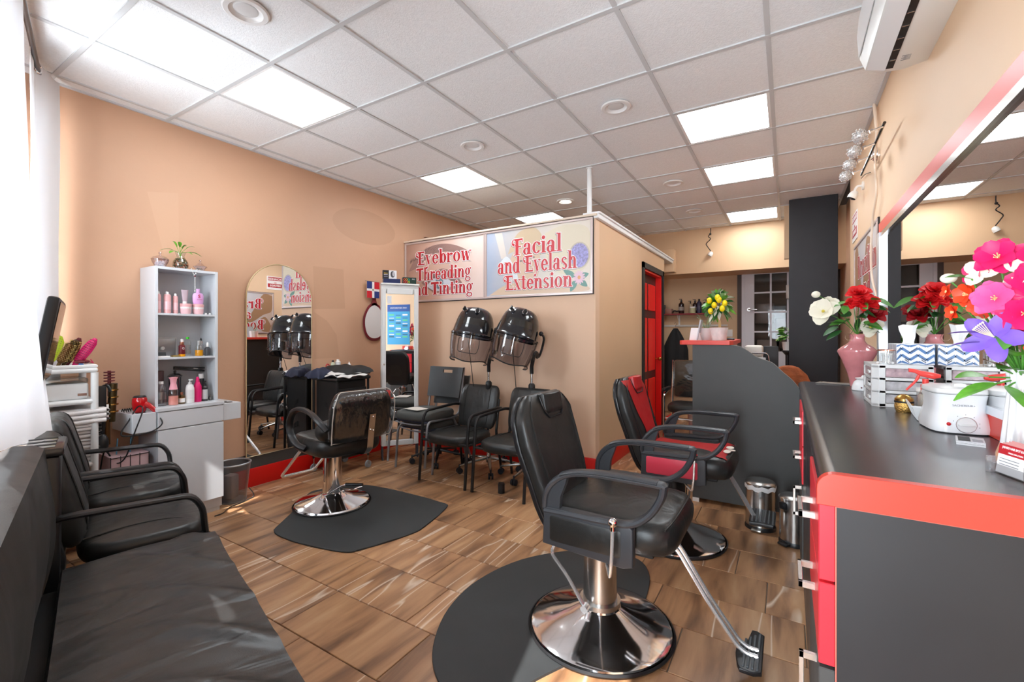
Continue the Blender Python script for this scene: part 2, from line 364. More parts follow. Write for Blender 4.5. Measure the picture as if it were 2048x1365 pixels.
# soffit and recess at the back
b = NB(); box(b, XL, XR+.12, 7.14, 7.75, 2.2, 3.0); structure('wall_back', b, BEIGE)
DK = mat('recess_wall_paint', '#cfae8b', .6, var=.03, vscale=2)
b = NB(); box(b, XL, -.60, 7.75, 7.87, 0, 2.2); structure('wall_recess', b, DK)
b = NB(); box(b, -.66, -.60, 7.70, 7.76, 0, 2.2); structure('trim_7', b, mat('dark_brown_trim', '#4a3a33', .5))
b = NB(); box(b, XL, XR+.12, 7.9, 8.1, 0, 2.6); structure('wall_store', b, mat('store_dark', '#5a4f47', .8, var=.5, vscale=3))
# column
b = NB(); box(b, .014, .476, 6.12, 6.55, 0, 2.845, r=.004, seg=1); box(b, .016, .474, 6.117, 6.125, .9, 2.60); structure('column', b, mat('column_black', '#26262b', .55, var=.15, vscale=5, bump=.1))
b = NB(); box(b, -.035, .014, 6.35, 6.42, 2.2, 2.845); structure('trim_8', b, BEIGE)
b = NB(); box(b, XL, XL+.03, 4.2, 4.95, 2.25, 2.5); structure('trim_9', b, mat('brown_recess', '#6b4a38', .6))
# red base and black band
b = NB(); box(b, XL, XL+.022, .7, YP, 0, .155, r=.004); structure('baseboard_left', b, REDB)
b = NB(); box(b, XL, XL+.014, 1.7, YP, .155, .27); structure('trim_10', b, CHAR)
b = NB(); box(b, XL, XP, YP-.022, YP, 0, .155, r=.004); structure('baseboard_partition', b, REDB)
b = NB(); box(b, XP, XP+.022, YP-.022, 5.42, 0, .155, r=.004); structure('baseboard_side', b, REDB)
b = NB(); box(b, XP, XP+.03, 6.46, 7.4, 0, .1); structure('trim_11', b, REDB)

# ghost marks of old posters left in the paint of the left wall
GH = mat('old_paint_mark', '#c79d7f', .5); GH2 = mat('fresh_paint_mark', '#d1a789', .5)
for nm, P, m in (('paint_mark', [(2.665, 1.94), (3.01, 1.95), (3.03, 1.55), (2.68, 1.53)], GH), ('paint_mark', [(3.30+.42*cos(a), 2.44+.18*sin(a)) for a in [k*pi/14 for k in range(28)]], GH), ('paint_mark', [(1.36, 2.30), (1.55, 2.34), (1.56, 1.72), (1.50, 1.70)], GH2), ('paint_mark', [(2.12, 1.30), (2.14, 1.10), (2.30, 1.0), (2.66, .9), (2.68, 1.48), (2.85, 1.46)][:0] or [(2.68, 1.50), (2.68, 1.05), (2.96, 1.05), (2.93, 1.28), (2.82, 1.42)], GH)):
    b = NB(); b.faces.new([b.verts.new((XL+.0006, y, z)) for y, z in P]); obj(nm, b, m, wl, smooth=0)
# ---- door_1: red panelled door standing in its black frame
b = NB(); box(b, XP-.02, XP+.02, 5.40, 5.47, 0, 2.16); box(b, XP-.02, XP+.02, 6.39, 6.46, 0, 2.16); box(b, XP-.02, XP+.02, 5.40, 6.46, 2.09, 2.16); d1 = structure('door_1', b, BLKM, smooth=0)
b = NB(); box(b, XP-.12, XP+.0, 6.365, 6.395, 0, 2.09); box(b, XP-.12, XP+.0, 5.465, 5.49, 0, 2.09); box(b, XP-.12, XP+.0, 5.465, 6.395, 2.065, 2.092); obj('jamb', b, mat('red_door_paint', '#ee1a14', .35), d1, smooth=0)
b = NB(); box(b, XP-.115, XP-.075, 5.49, 6.365, .01, 2.065); lf = obj('door_leaf', b, mat('maroon_door', '#3c1716', .4), d1, smooth=0)
for y0, y1 in ((5.56, 5.89), (5.97, 6.30)):
    for z0, z1 in ((.15, .70), (.80, 1.50), (1.60, 1.95)):
        b = NB(); box(b, XP-.078, XP-.062, y0, y1, z0, z1, r=.012); obj('panel', b, MATS['red_door_paint'], lf, smooth=0)
b = NB(); cyl(b, (XP-.075, 6.31, .95), (XP-.02, 6.31, .95), .01); sph(b, (XP-.005, 6.31, .95), .026); obj('door_knob', b, GOLDM, d1)
# ---- door_2: white glazed door at the back, up a step
WD = mat('door_white', '#d9d6dc', .45)
b = NB(); box(b, -.60, .75, 7.3, 7.75, 0, .5); structure('floor_step', b, mat('step_dark', '#2c2724', .6))
b = NB(); box(b, -.60, -.56, 7.70, 7.80, .5, 2.62); box(b, .34, .40, 7.70, 7.80, .5, 2.62); d2 = structure('door_2', b, WD, smooth=0)
b = NB(); box(b, -.56, -.43, 7.71, 7.75, .5, 2.6); box(b, .22, .34, 7.71, 7.75, .5, 2.6); box(b, -.43, .22, 7.71, 7.75, .5, 1.03); box(b, -.43, .22, 7.71, 7.75, 2.5, 2.6); dl = obj('door_leaf', b, WD, d2, smooth=0)
for i in (1, 2): b = NB(); xx = -.43+.65/3*i; box(b, xx-.012, xx+.012, 7.71, 7.745, 1.03, 2.5); obj('glazing_bar', b, WD, dl, smooth=0)
for i in range(1, 5): b = NB(); zz = 1.03+.294*i; box(b, -.43, .22, 7.712, 7.743, zz-.012, zz+.012); obj('glazing_bar', b, WD, dl, smooth=0)
for i in range(3):
    for j in range(4): b = NB(); x0 = -.43+.65/3*i; z0 = 1.03+.294*j; box(b, x0+.013, x0+.203, 7.735, 7.739, z0+.013, z0+.281); obj('pane', b, glass('door_glass', (.95, .95, .95), .012, .02), dl, smooth=0)
b = NB(); cyl(b, (-.50, 7.71, 1.66), (-.50, 7.69, 1.66), .028); tube(b, [(-.50, 7.69, 1.66), (-.50, 7.66, 1.66), (-.39, 7.655, 1.655)], .011, rd=.02); obj('door_handle', b, STEEL, dl)

# ---- ceiling lights
DIFF = bpy.data.materials.new('lit_diffuser'); DIFF.use_nodes = True; _n = DIFF.node_tree; _p = _n.nodes['Principled BSDF']; _p.inputs['Base Color'].default_value = (.8, .8, .8, 1)
_p.inputs['Emission Color'].default_value = (.90, .965, 1, 1); _p.inputs['Emission Strength'].default_value = 5.6
PRISM = mat('ceiling_panel_frame', '#f2f2f2', .4)
lab = ['lit square ceiling panel nearest the street, above the white shelf unit', 'lit square ceiling panel on the left row, above the hanging sign wall', 'lit ceiling panel glowing over the partition top, farthest on the left row',
       'lit square ceiling panel nearest the camera on the right row', 'lit square ceiling panel, middle one of the right row', 'lit square ceiling panel nearest the back wall on the right row']
for (x, y), l in zip(LIGHTS, lab):
    t = thing('ceiling_light', l, 'ceiling light', (x+.305, y+.305, HC), 0, 'square ceiling light panels')
    b = NB()
    for q in ((-.3, .3, -.3, -.275), (-.3, .3, .275, .3), (-.3, -.275, -.275, .275), (.275, .3, -.275, .275)): box(b, q[0], q[1], q[2], q[3], -.002, .02)
    obj('frame', b, PRISM, t, smooth=0)
    b = NB(); box(b, -.276, .276, -.276, .276, .004, .012); obj('diffuser', b, DIFF, t, smooth=0)
DLIT = mat('downlight_lit', '#fff6e6', .5, emit=6)
cl = ['round recessed downlight nearest the street at the top of the picture', 'round recessed downlight over the middle of the floor, left of the pipe', 'large round recessed downlight right of the pipe', 'lit round recessed downlight behind the white pipe',
      'round recessed downlight behind the pipe on the right row', 'round recessed downlight farthest back, small']
for (x, y, on), l in zip(CANS, cl):
    t = thing('downlight', l, 'downlight', (x, y, HC), 0, 'recessed round downlights')
    b = NB(); lathe(b, [(.098, 0), (.102, -.006), (.095, -.012), (.074, -.012), (.068, -.004), (.052, .002), (.050, -.001)], n=32, caps=False); obj('trim_ring', b, WHITE, t)
    b = NB(); lathe(b, [(.056, .0015), (.048, -.001), (.03, -.003), (.0, -.004)], n=24); obj('lens', b, DLIT if on else mat('downlight_lens', '#dedede', .4), t)
b = NB(); cyl(b, (-1.578, 3.955, 2.385), (-1.578, 3.955, HC), .022, n=20); cyl(b, (-1.578, 3.955, 2.385), (-1.578, 3.955, 2.40), .035); cyl(b, (-1.578, 3.955, HC-.012), (-1.578, 3.955, HC), .033)
one('ceiling_pipe', b, WHITE, 'white vertical pipe from the partition top up to the ceiling', 'pipe')
# ================================================================ CHAIRS
def loft(bm, st, e=3.0, n=28, M=None):
    """st = [(centre, width dir, thickness dir, half width, half thickness)]"""
    rings = []
    for c, wd, td, hw, ht in st:
        c, wd, td = Vector(c), Vector(wd).normalized(), Vector(td).normalized(); rg = []
        for i in range(n):
            a = 2*pi*i/n; co, si = cos(a), sin(a); q = (abs(co)**e+abs(si)**e)**(-1/e); rg.append(c+wd*co*q*hw+td*si*q*ht)
        rings.append(rg)
    if M is not None: rings = [[M @ p for p in rg] for rg in rings]
    return skin(bm, rings)
Yv = (0, 1, 0)
def back_st(path, ws, ts, t0=0, t1=1, n=14, off=0, wf=None, endr=.02):
    """stations up a curved back; path = [(x,z)], ws / ts = half widths / thicknesses along it"""
    P = smooth_path([(x, 0, z) for x, z in path], 8); out = []
    def samp(A, t): f = t*(len(A)-1); i = min(int(f), len(A)-2); return A[i]+(A[i+1]-A[i])*(f-i)
    for k in range(n+1):
        t = t0+(t1-t0)*k/n; f = t*(len(P)-1); i = min(int(f), len(P)-2); c = P[i].lerp(P[i+1], f-i); d = (P[i+1]-P[i]).normalized(); nn = Vector((d.z, 0, -d.x))
        g = 1.0
        if k == 0 or k == n: g = .55
        elif k == 1 or k == n-1: g = .88
        hw = samp(ws, t)*(wf if wf else 1); out.append((c+nn*off, Yv, nn, hw*(.93 if g < .6 else 1), samp(ts, t)*g))
    return out
ARM = mat('arm_plastic', '#3a3c40', .38, bump=.1, bscale=400)
RL = leather('red_leather', '#b3191c', .38, .3)
def barber_chair(label, loc, group, red=False):
    t = thing('barber_chair', label, 'barber chair', loc, 0, group)
    # base
    b = NB(); lathe(b, [(.0, 0), (.30, 0), (.305, .008), (.30, .018), (.285, .026), (.20, .050), (.13, .078), (.09, .098), (.085, .11), (0, .112)], n=48); obj('base', b, CHROME, t)
    b = NB(); lathe(b, [(.290, .0), (.312, .0), (.316, .008), (.308, .014)], n=48, caps=False); obj('base_ring', b, BLK, t)
    b = NB(); cyl(b, (0, 0, .105), (0, 0, .38), .074, .068, n=32); cyl(b, (0, 0, .105), (0, 0, .125), .088, n=32)
    col = obj('column', b, BLK if red else STEEL, t); b = NB(); cyl(b, (0, 0, .38), (0, 0, .46), .022); cyl(b, (0, 0, .372), (0, 0, .385), .070, n=32); obj('piston', b, CHROME, col)
    b = NB(); tube(b, [(-.03, -.10, .12), (-.12, -.08, .22), (-.21, -.07, .30), (-.17, -.04, .37), (-.12, -.03, .385), (-.06, .0, .30), (-.04, .04, .22)], .008, rd=.03); cyl(b, (-.03, -.115, .118), (-.03, -.085, .122), .016)
    if not red: obj('pump_lever', b, CHRB, t)
    else:
        b.free(); b = NB(); tube(b, [(.075, .02, .15), (.085, .0, .36), (.06, -.03, .40), (-.04, -.05, .40), (-.07, -.02, .34)], .006, rd=.02); obj('pump_lever', b, CHROME, t)
    b = NB(); tube(b, [(.02, -.05, .43), (.14, -.30, .425), (.175, -.375, .43), (.185, -.385, .50), (.19, -.388, .62)], .006, rd=.02); lv = obj('recline_lever', b, CHRB, t)
    b = NB(); sph(b, (.19, -.388, .632), .017); cyl(b, (.19, -.388, .605), (.19, -.388, .62), .010); obj('knob', b, CHROME, lv)
    b = NB(); box(b, -.14, .28, -.20, .20, .445, .468, r=.006); box(b, -.07, .07, -.09, .09, .43, .45); obj('seat_plate', b, BLKM, t)
    # seat
    def shp(x, y): return x, y*(1-.10*max(0, -x/.25))
    b = NB(); cushion(b, .52, .50, .125, .016, e=6, M=at(.105, 0, .462)); s = obj('seat', b, LEA, t, sub=0)
    b = NB(); tube(b, [(.33, -.235, .578), (.345, -.12, .588), (.345, .12, .588), (.33, .235, .578)], .004, sm=4); obj('piping', b, LEA, s)
    # back
    P = [(-.125, .44), (-.165, .54), (-.20, .66), (-.245, .80), (-.275, .92), (-.29, 1.005)]
    W = [.17, .205, .225, .245, .24, .16]; D = [.035, .052, .058, .055, .05, .032]
    b = NB(); loft(b, back_st(P, W, D), e=3.2, n=36); bk = obj('backrest', b, LEA, t)
    b = NB(); loft(b, back_st(P, W, [.02]*6, .02, .99, off=-.035), e=5, n=36); obj('back_shell', b, BLK if not red else leather('glossy_black', '#1b1b1d', .2), bk)
    # seams down the two sides, and the head pad
    for sgn in (-1, 1):
        pts = []
        for c, wd, td, hw, ht in back_st(P, W, D, .04, .97, n=16): pts.append(c+Vector(Yv)*hw*.83*sgn+Vector(td)*ht*.80)
        b = NB(); tube(b, pts, .0045, n=6); obj('seam', b, LEA if not red else BLK, bk)
    b = NB(); loft(b, back_st(P, [.088]*6, [.03]*6, .78, 1.0, off=.038), e=3.5, n=24); obj('head_pad', b, RL if red else LEA, bk)
    b = NB(); q = []
    for i in range(9): a = pi*i/8; q.append((0, .1*cos(a), -.03*sin(a)))
    st = back_st(P, W, D, .0, 1.0, n=40); 
    def onback(tt, y, o):
        c, wd, td, hw, ht = st[int(tt*40)]; y = max(-hw, min(hw, y)); k = (1-abs(y/hw)**3.2)**(1/3.2); return c+Vector(Yv)*y+Vector(td)*(ht*k+o)
    tube(b, [onback(.97, .095, .002), onback(.88, .095, .003), onback(.80, .088, .004), onback(.76, .06, .004), onback(.75, 0, .004), onback(.76, -.06, .004), onback(.80, -.088, .004), onback(.88, -.095, .003), onback(.97, -.095, .002)], .004, n=6); obj('seam', b, BLK, bk)
    if red:
        b = NB(); rows = []
        for k in range(25):
            tt = .06+.90*k/24; u = k/24; hw_ = .125+.075*max(0, (u-.45)/.55)**.8-.02*sin(pi*min(1, u/.6)); rows.append([onback(tt, hw_*(j/6), .003) for j in range(-6, 7)])
        grid_surf(b, rows); obj('red_insert', b, RL, bk)
        b = NB(); rows = []
        for k in range(21):
            x = -.12+.455*k/20; hw_ = .15-.05*sin(pi*min(1, k/18))+(.05 if k > 16 else 0); z = .462+.125+.016*(1-((x-.105)/.26)**2)*.9+.003
            if x > .30: z -= (x-.30)**2*9
            rows.append([(x, hw_*j/6, z-.010*(abs(j)/6)**2*.6) for j in range(-6, 7)])
        grid_surf(b, rows); ri = obj('red_insert', b, RL, s)
        WT = mat('torn_lining', '#e4dccf', .8)
        for (cx, cy, l) in ((.318, -.06, .07), (.322, .045, .06), (.335, -.02, .03)):
            b = NB(); pts = [(cx+random.uniform(-.016, .016)+.012*sin(a*2), cy+l*.7*cos(a)+random.uniform(-.006, .006)) for a in [2*pi*i/11 for i in range(11)]]; pts = [(cx+(.018+.006*random.random())*sin(2*pi*i/11), cy+l*.6*cos(2*pi*i/11)) for i in range(11)]
            prism(b, pts, .5965, .5985); obj('torn_patch', b, WT, s)
    # arms
    for sgn in (-1, 1):
        y = .288*sgn; b = NB()
        loop = [(-.118, .585), (-.112, .65), (-.075, .705), (-.01, .742), (.09, .757), (.20, .758), (.325, .757), (.337, .745), (.325, .70), (.285, .64), (.22, .598), (.12, .590), (.0, .588)]
        tube(b, [(x, y, z) for x, z in loop], .0165, n=10, sm=4, closed=True, flat=(1.55, .85)); 
        tube(b, [(-.05, y, .735), (.0, y, .752), (.10, y, .764), (.22, y, .766), (.32, y, .764)], .013, n=10, sm=4, flat=(2.2, .6))
        prism(b, [(-.118, .59), (-.108, .66), (-.075, .71), (-.02, .738), (-.03, .70), (-.05, .65), (-.055, .59)], -.013, .013, M=at(0, y, 0) @ Matrix.Rotation(pi/2, 4, 'X'))
        arm = obj('armrest', b, ARM, t)
        b = NB(); prism(b, [(-.125, .455), (-.118, .60), (.0, .602), (.21, .602), (.235, .585), (.235, .45), (.20, .438)], -.020, .020, M=at(0, y, 0) @ Matrix.Rotation(pi/2, 4, 'X'), r=.006); sp = obj('side_panel', b, ARM, arm)
        b = NB(); box(b, -.095, .195, y-.024, y+.024, .470, .575, r=.012); obj('side_pad', b, leather('pink_leather', '#d63a50', .4) if red else LEA, sp)
    # footrest
    ft = NB()
    if not red:
        for dy in (-.005, .035): tube(ft, [(.22, dy, .455), (.32, dy, .43), (.44, dy+.005, .24), (.54, dy+.01, .105), (.575, dy+.01, .085), (.61, dy+.01, .085)], .0085, rd=.04)
        fr = obj('footrest_tube', ft, CHRB, t)
        b = NB(); prism(b, [(.545, -.06), (.555, -.085), (.60, -.085), (.625, -.07), (.625, .16), (.60, .178), (.58, .175), (.57, .10), (.535, .04), (.535, .0)], .066, .082, r=.004); pl = obj('foot_plate', b, BLK, fr)
        for i in range(4): x = .565+.015*i; b = NB(); box(b, x-.0045, x+.0045, -.07+.0*i, .10+.02*i, .080, .087, r=.002, seg=1); obj('tread', b, mat('tread_rubber', '#55585b', .6), pl)
    else:
        tube(ft, [(.22, .12, .445), (.30, .12, .43), (.38, .11, .30), (.45, .10, .18)], .028, n=4, flat=(1.2, .5)); fr = obj('footrest_tube', ft, CHRB, t)
        b = NB(); prism(b, [(.43, -.02), (.55, -.02), (.56, .0), (.56, .21), (.54, .23), (.44, .23), (.425, .21), (.425, .0)], .175, .195, r=.004); pl = obj('foot_plate', b, BLK, fr)
        for i in range(6): x = .442+.021*i; b = NB(); box(b, x-.005, x+.005, .0, .21, .193, .200, r=.002, seg=1); obj('tread', b, mat('tread_rubber', '#55585b', .6), pl)
    return t
barber_chair('large black leather barber chair in the foreground on the round-edged mat', (-.703, 1.886, .008), 'barber chairs')
barber_chair('red and black barber chair with torn seat front, standing by the reception desk', (-.62, 2.98, 0), 'barber chairs', True)

# ---- mats
def mat_poly(P, k=5): return [(p.x, p.y) for p in smooth_path([(x, y, 0) for x, y in P]+[(P[0][0], P[0][1], 0)], k)[:-1]]
b = NB(); prism(b, mat_poly([(-.585, 2.19), (-.62, 2.40), (-.72, 2.55), (-.90, 2.55), (-1.09, 2.45), (-1.29, 2.20), (-1.375, 1.90), (-1.35, 1.63), (-1.24, 1.40), (-1.10, 1.27), (-.96, 1.24), (-.86, 1.34), (-.78, 1.50), (-.66, 1.75), (-.60, 1.95)]), 0, .010, r=.004)
one('floor_mat', b, RUB, 'large round-edged black rubber mat under the foreground barber chair', 'mat', group='anti-fatigue mats')
b = NB(); prism(b, mat_poly([(-2.87, 1.69), (-3.02, 1.90), (-3.27, 2.20), (-3.28, 2.33), (-3.10, 2.56), (-2.96, 2.62), (-2.60, 2.64), (-2.24, 2.63), (-2.15, 2.58), (-2.07, 2.28), (-2.06, 2.12), (-2.16, 1.82), (-2.24, 1.73), (-2.56, 1.665), (-2.78, 1.66)]), 0, .010, r=.004)
one('floor_mat', b, RUB, 'black rubber mat under the plastic-covered styling chair', 'mat', group='anti-fatigue mats')

# ---- styling chair with a clear plastic cover on its back
t = thing('styling_chair', 'black styling chair with a clear plastic cover over its backrest, turned to the arched mirror', 'styling chair', (-2.94, 2.19, .01), R(173))
b = NB(); lathe(b, [(0, 0), (.262, 0), (.27, .008), (.262, .02), (.24, .026), (.15, .05), (.09, .075), (.075, .09), (0, .09)], n=48); obj('base', b, CHROME, t)
b = NB(); lathe(b, [(.264, 0), (.276, .0), (.280, .006), (.273, .012)], n=48, caps=False); obj('base_ring', b, BLK, t)
b = NB(); cyl(b, (0, 0, .085), (0, 0, .36), .072, .064, n=28); c_ = obj('column', b, CHROME, t); b = NB(); cyl(b, (0, 0, .36), (0, 0, .415), .025); box(b, -.08, .08, -.08, .08, .41, .425); obj('piston', b, BLKM, c_)
b = NB(); tube(b, [(-.03, .09, .09), (-.12, .10, .12), (-.24, .05, .20), (-.36, -.03, .20), (-.24, -.02, .15), (-.10, -.04, .11), (-.06, -.03, .09)], .006, rd=.03); lv = obj('pump_lever', b, CHROME, t)
b = NB(); tube(b, [(-.25, .043, .202), (-.355, -.027, .203)], .012); obj('grip', b, BLK, lv)
b = NB(); cushion(b, .54, .50, .125, .012, e=4.5, M=at(-.06, 0, .42)); obj('seat', b, LEA, t)
P = [(-.335, .50), (-.36, .60), (-.38, .70), (-.395, .80), (-.40, .875)]; W = [.205, .228, .235, .23, .185]; D = [.05, .055, .05, .045, .03]
b = NB(); loft(b, back_st(P, W, D, .12, 1), e=3.6, n=36); bk = obj('backrest', b, LEA, t)
for sgn in (-1, 1):
    b = NB(); cushion(b, .14, .20, .14, .01, e=4, M=at(-.27, .165*sgn, .54)); obj('bolster', b, LEA, t)
COVER = glass('cover_plastic', (.86, .86, .87), .10, .12)
_n = COVER.node_tree; _b = _n.nodes.new('ShaderNodeBump'); _t = _n.nodes.new('ShaderNodeTexNoise'); _c = _n.nodes.new('ShaderNodeTexCoord'); _m = _n.nodes.new('ShaderNodeMapping'); _m.inputs['Scale'].default_value = (1, 6, 2.5); _m.inputs['Rotation'].default_value = (R(35), 0, 0)
_t.inputs['Scale'].default_value = 2.2; _t.inputs['Distortion'].default_value = 1.5; _b.inputs['Distance'].default_value = .03; _b.inputs['Strength'].default_value = .45
_n.links.new(_c.outputs['Object'], _m.inputs[0]); _n.links.new(_m.outputs[0], _t.inputs[0]); _n.links.new(_t.outputs[0], _b.inputs['Height']); _n.links.new(_b.outputs[0], [q for q in _n.nodes if q.type == 'BSDF_GLOSSY'][0].inputs['Normal'])
P2 = [(-.34, .545), (-.362, .61), (-.382, .70), (-.398, .80), (-.404, .887)]
b = NB(); loft(b, back_st(P2, [.225, .24, .245, .24, .195], [.066, .066, .062, .058, .038]), e=3.4, n=36); cv = obj('plastic_cover', b, COVER, bk)
b = NB(); pts = []
for c, wd, td, hw, ht in back_st(P2, [.225, .24, .245, .24, .195], [.066, .066, .062, .058, .038], 0, 1, n=20): pts.append((c, Vector(td), hw, ht))
loop = [c+Vector(Yv)*hw-td*ht*.72 for c, td, hw, ht in pts]+[c-Vector(Yv)*hw-td*ht*.72 for c, td, hw, ht in pts[::-1]]
tube(b, loop, .0035, n=6, closed=True); obj('piping', b, mat('clear_piping', '#c9c6c2', .35), cv)
b = NB(); tube(b, [(-.463, -.04, .72), (-.442, -.04, .60), (-.425, -.04, .47), (-.38, -.04, .425), (-.25, -.04, .41), (-.10, -.04, .412)], .022, n=4, flat=(1.1, .16), rd=.03); br = obj('back_bracket', b, STEEL, t)
for z_, x_ in ((.70, -.464), (.61, -.448), (.60, -.447)): b = NB(); sph(b, (x_, -.04+(.012 if z_ == .61 else (-.012 if z_ == .60 else 0)), z_), .007, u=8, v=6); obj('screw', b, CHROME, br)
for sgn in (-1, 1):
    y = .285*sgn; b = NB(); tube(b, [(-.40, y*.93, .64), (-.34, y, .69), (-.22, y, .74), (-.08, y, .755), (.03, y, .72), (.08, y, .64), (.06, y, .56), (-.02, y, .50), (-.10, y*.9, .475)], .019, n=10, sm=4, flat=(1.35, .9)); obj('armrest', b, BLK, t)
b = NB(); tube(b, [(.08, .14, .42), (.20, .14, .40), (.52, .14, .14), (.54, .125, .12), (.54, -.125, .12), (.52, -.14, .14), (.20, -.14, .40), (.08, -.14, .42)], .0115, rd=.04, n=10); obj('footrest', b, CHRB, t)
b = NB(); tube(b, [(.0, .14, .412), (.16, .14, .395), (.0, .0, .36), (.14, -.14, .395), (0, -.14, .412)], .004, n=6); obj('footrest_brace', b, CHROME, t)

# ---- black guest chairs with arms (two by the dryers, two under the street window)
def guest_chair(label, cat, loc, rotz, group, sz=.43, bt=.83, thick=.013, w_=.50, armz=.63, seams=True, flat=None, depth=.50, bd=1.0):
    """faces +X, front legs at x = depth"""
    t = thing('guest_chair', label, cat, loc, rotz, group)
    b = NB(); cushion(b, depth-.02, w_-.02, .085, .02, e=3.6, M=at(depth/2+.02, 0, sz-.075)); s = obj('seat', b, LEA, t)
    for sgn in (-1, 1): b = NB(); tube(b, [(.05, .15*sgn, sz+.016), (.22, .13*sgn, sz+.025), (.36, .15*sgn, sz+.018), (.46, .20*sgn, sz-.01)], .0035, n=6, sm=4); obj('seam', b, LEA, s)
    P = [(.03, sz+.005), (.0, sz+.10), (-.03, sz+.22), (-.06, bt-.05), (-.075, bt)]
    DD = [q*bd for q in [.03, .042, .042, .036, .02]]; b = NB(); loft(b, back_st(P, [.19, .215, .22, .215, .18], DD), e=3.4, n=32); bk = obj('backrest', b, LEA, t)
    if seams:
        for sgn in (-1, 1):
            pts = [c+Vector(Yv)*hw*(.62+.1*abs(k/12-.5))*sgn+Vector(td)*ht*.96 for k, (c, wd, td, hw, ht) in enumerate(back_st(P, [.19, .215, .22, .215, .18], DD, .03, .97, n=12))]
            b = NB(); tube(b, pts, .004, n=6); obj('seam', b, LEA, bk)
    for sgn in (-1, 1):
        y = w_/2*sgn
        b = NB(); tube(b, [(depth+.02, y, 0), (depth-.03, y, armz-.06), (depth-.07, y, armz), (.02, y, armz+.012), (-.05, y*.93, armz+.0)], thick, n=10, rd=.06, flat=flat); obj('armrest', b, BLK, t)
        b = NB(); tube(b, [(-.05, y*.86, bt-.12), (-.015, y*.86, sz+.05), (.0, y*.86, sz-.02), (-.07, y*.92, 0)], thick*.95, n=8, rd=.05, flat=flat); obj('leg', b, BLK, t)
        b = NB(); tube(b, [(-.0, y*.86, sz-.06), (depth-.02, y, sz-.05)], thick*.8, n=8); obj('seat_rail', b, BLK, t)
    b = NB(); tube(b, [(depth-.02, -w_/2, sz-.05), (depth-.02, w_/2, sz-.05)], thick*.8, n=8); obj('seat_rail', b, BLK, t)
    return t
g = 'black armchairs under the hood dryers'
guest_chair('black leather guest armchair under the left hood dryer', 'armchair', (-2.52, 3.47, 0), R(-90), g, sz=.405, bt=.80, armz=.60, w_=.505)
guest_chair('black leather guest armchair under the right hood dryer, half behind the big barber chair', 'armchair', (-1.95, 3.47, 0), R(-90), g, sz=.405, bt=.80, armz=.60, w_=.49)
g = 'black armchairs under the street window'
for s_, l in ((1.31, 'black padded armchair beside the bench, nearer one under the street window'), (.66, 'black padded armchair in the window corner beside the white cart, behind the nearer one')):
    p = T(s_, .22); guest_chair(l, 'armchair', (p.x, p.y, 0), pi/2-TH, g, sz=.455, bt=.87, thick=.016, w_=.56, armz=.60, flat=(1.3, .8), depth=.46, bd=1.55)

# ---- two stacked office chairs on grey tube legs
GL = mat('grey_fabric', '#4b4c4a', .85, bump=.3, bscale=300); SH = mat('chair_shell_plastic', '#3c3d3e', .42)
def stack_chair(label, loc):
    t = thing('stacking_chair', label, 'chair', loc, R(-90), 'stacked chairs on grey legs')
    for sgn in (-1, 1):
        y = .233*sgn; b = NB(); tube(b, [(.50, y, 0), (.47, y, .36), (.44, y*.98, .40), (.06, y*.9, .385), (-.03, y*.88, .42), (-.11, y*.86, .86)], .0115, n=10, rd=.05); obj('leg', b, GREYM, t)
        b = NB(); tube(b, [(-.10, y, 0), (.03, y*.95, .30), (.08, y*.92, .38)], .0115, n=10, rd=.04); obj('leg', b, GREYM, t)
    b = NB(); tube(b, [(.455, -.22, .385), (.44, -.1, .36), (.44, .1, .36), (.455, .22, .385)], .007, sm=3); obj('seat_rail', b, GREYM, t)
    b = NB(); cushion(b, .47, .46, .075, .018, e=4, M=at(.24, 0, .395)); obj('seat', b, GL, t)
    b = NB(); box(b, .03, .44, -.21, .21, .375, .40, r=.01); obj('seat_pan', b, mat('navy_plastic', '#23263a', .5), t)
    b = NB(); out = []; 
    rows = []
    for k in range(11):
        z = .56+.30*k/10; x = -.045-.20*(z-.56); hw = .205+.01*k/10
        rows.append([Vector((x-.035*(1-(j/7)**2)+.03, hw*j/7, z)) for j in range(-7, 8)])
    V = [[b.verts.new(p) for p in r_] for r_ in rows]
    for i in range(10):
        for j in range(14):
            if i == 8 and 5 <= j <= 8: continue
            b.faces.new((V[i][j], V[i][j+1], V[i+1][j+1], V[i+1][j]))
    solidify(b, .014); obj('backrest', b, SH, t)
    return t
stack_chair('grey-legged office chair with a handle slot in its back, lower one of the stacked pair', (-3.005, 3.62, 0))
stack_chair('grey-legged office chair with a handle slot in its back, upper one of the stacked pair', (-2.985, 3.50, .092))
b = NB(); prism(b, [(-.10, -.06), (.09, -.08), (.12, .05), (-.06, .08)], 0, .004); one('paper_sheet', b, mat('paper', '#d9d2ca', .7), 'loose pale paper lying on the seat of the stacked chairs', 'paper', (-3.0, 3.15, .5815))

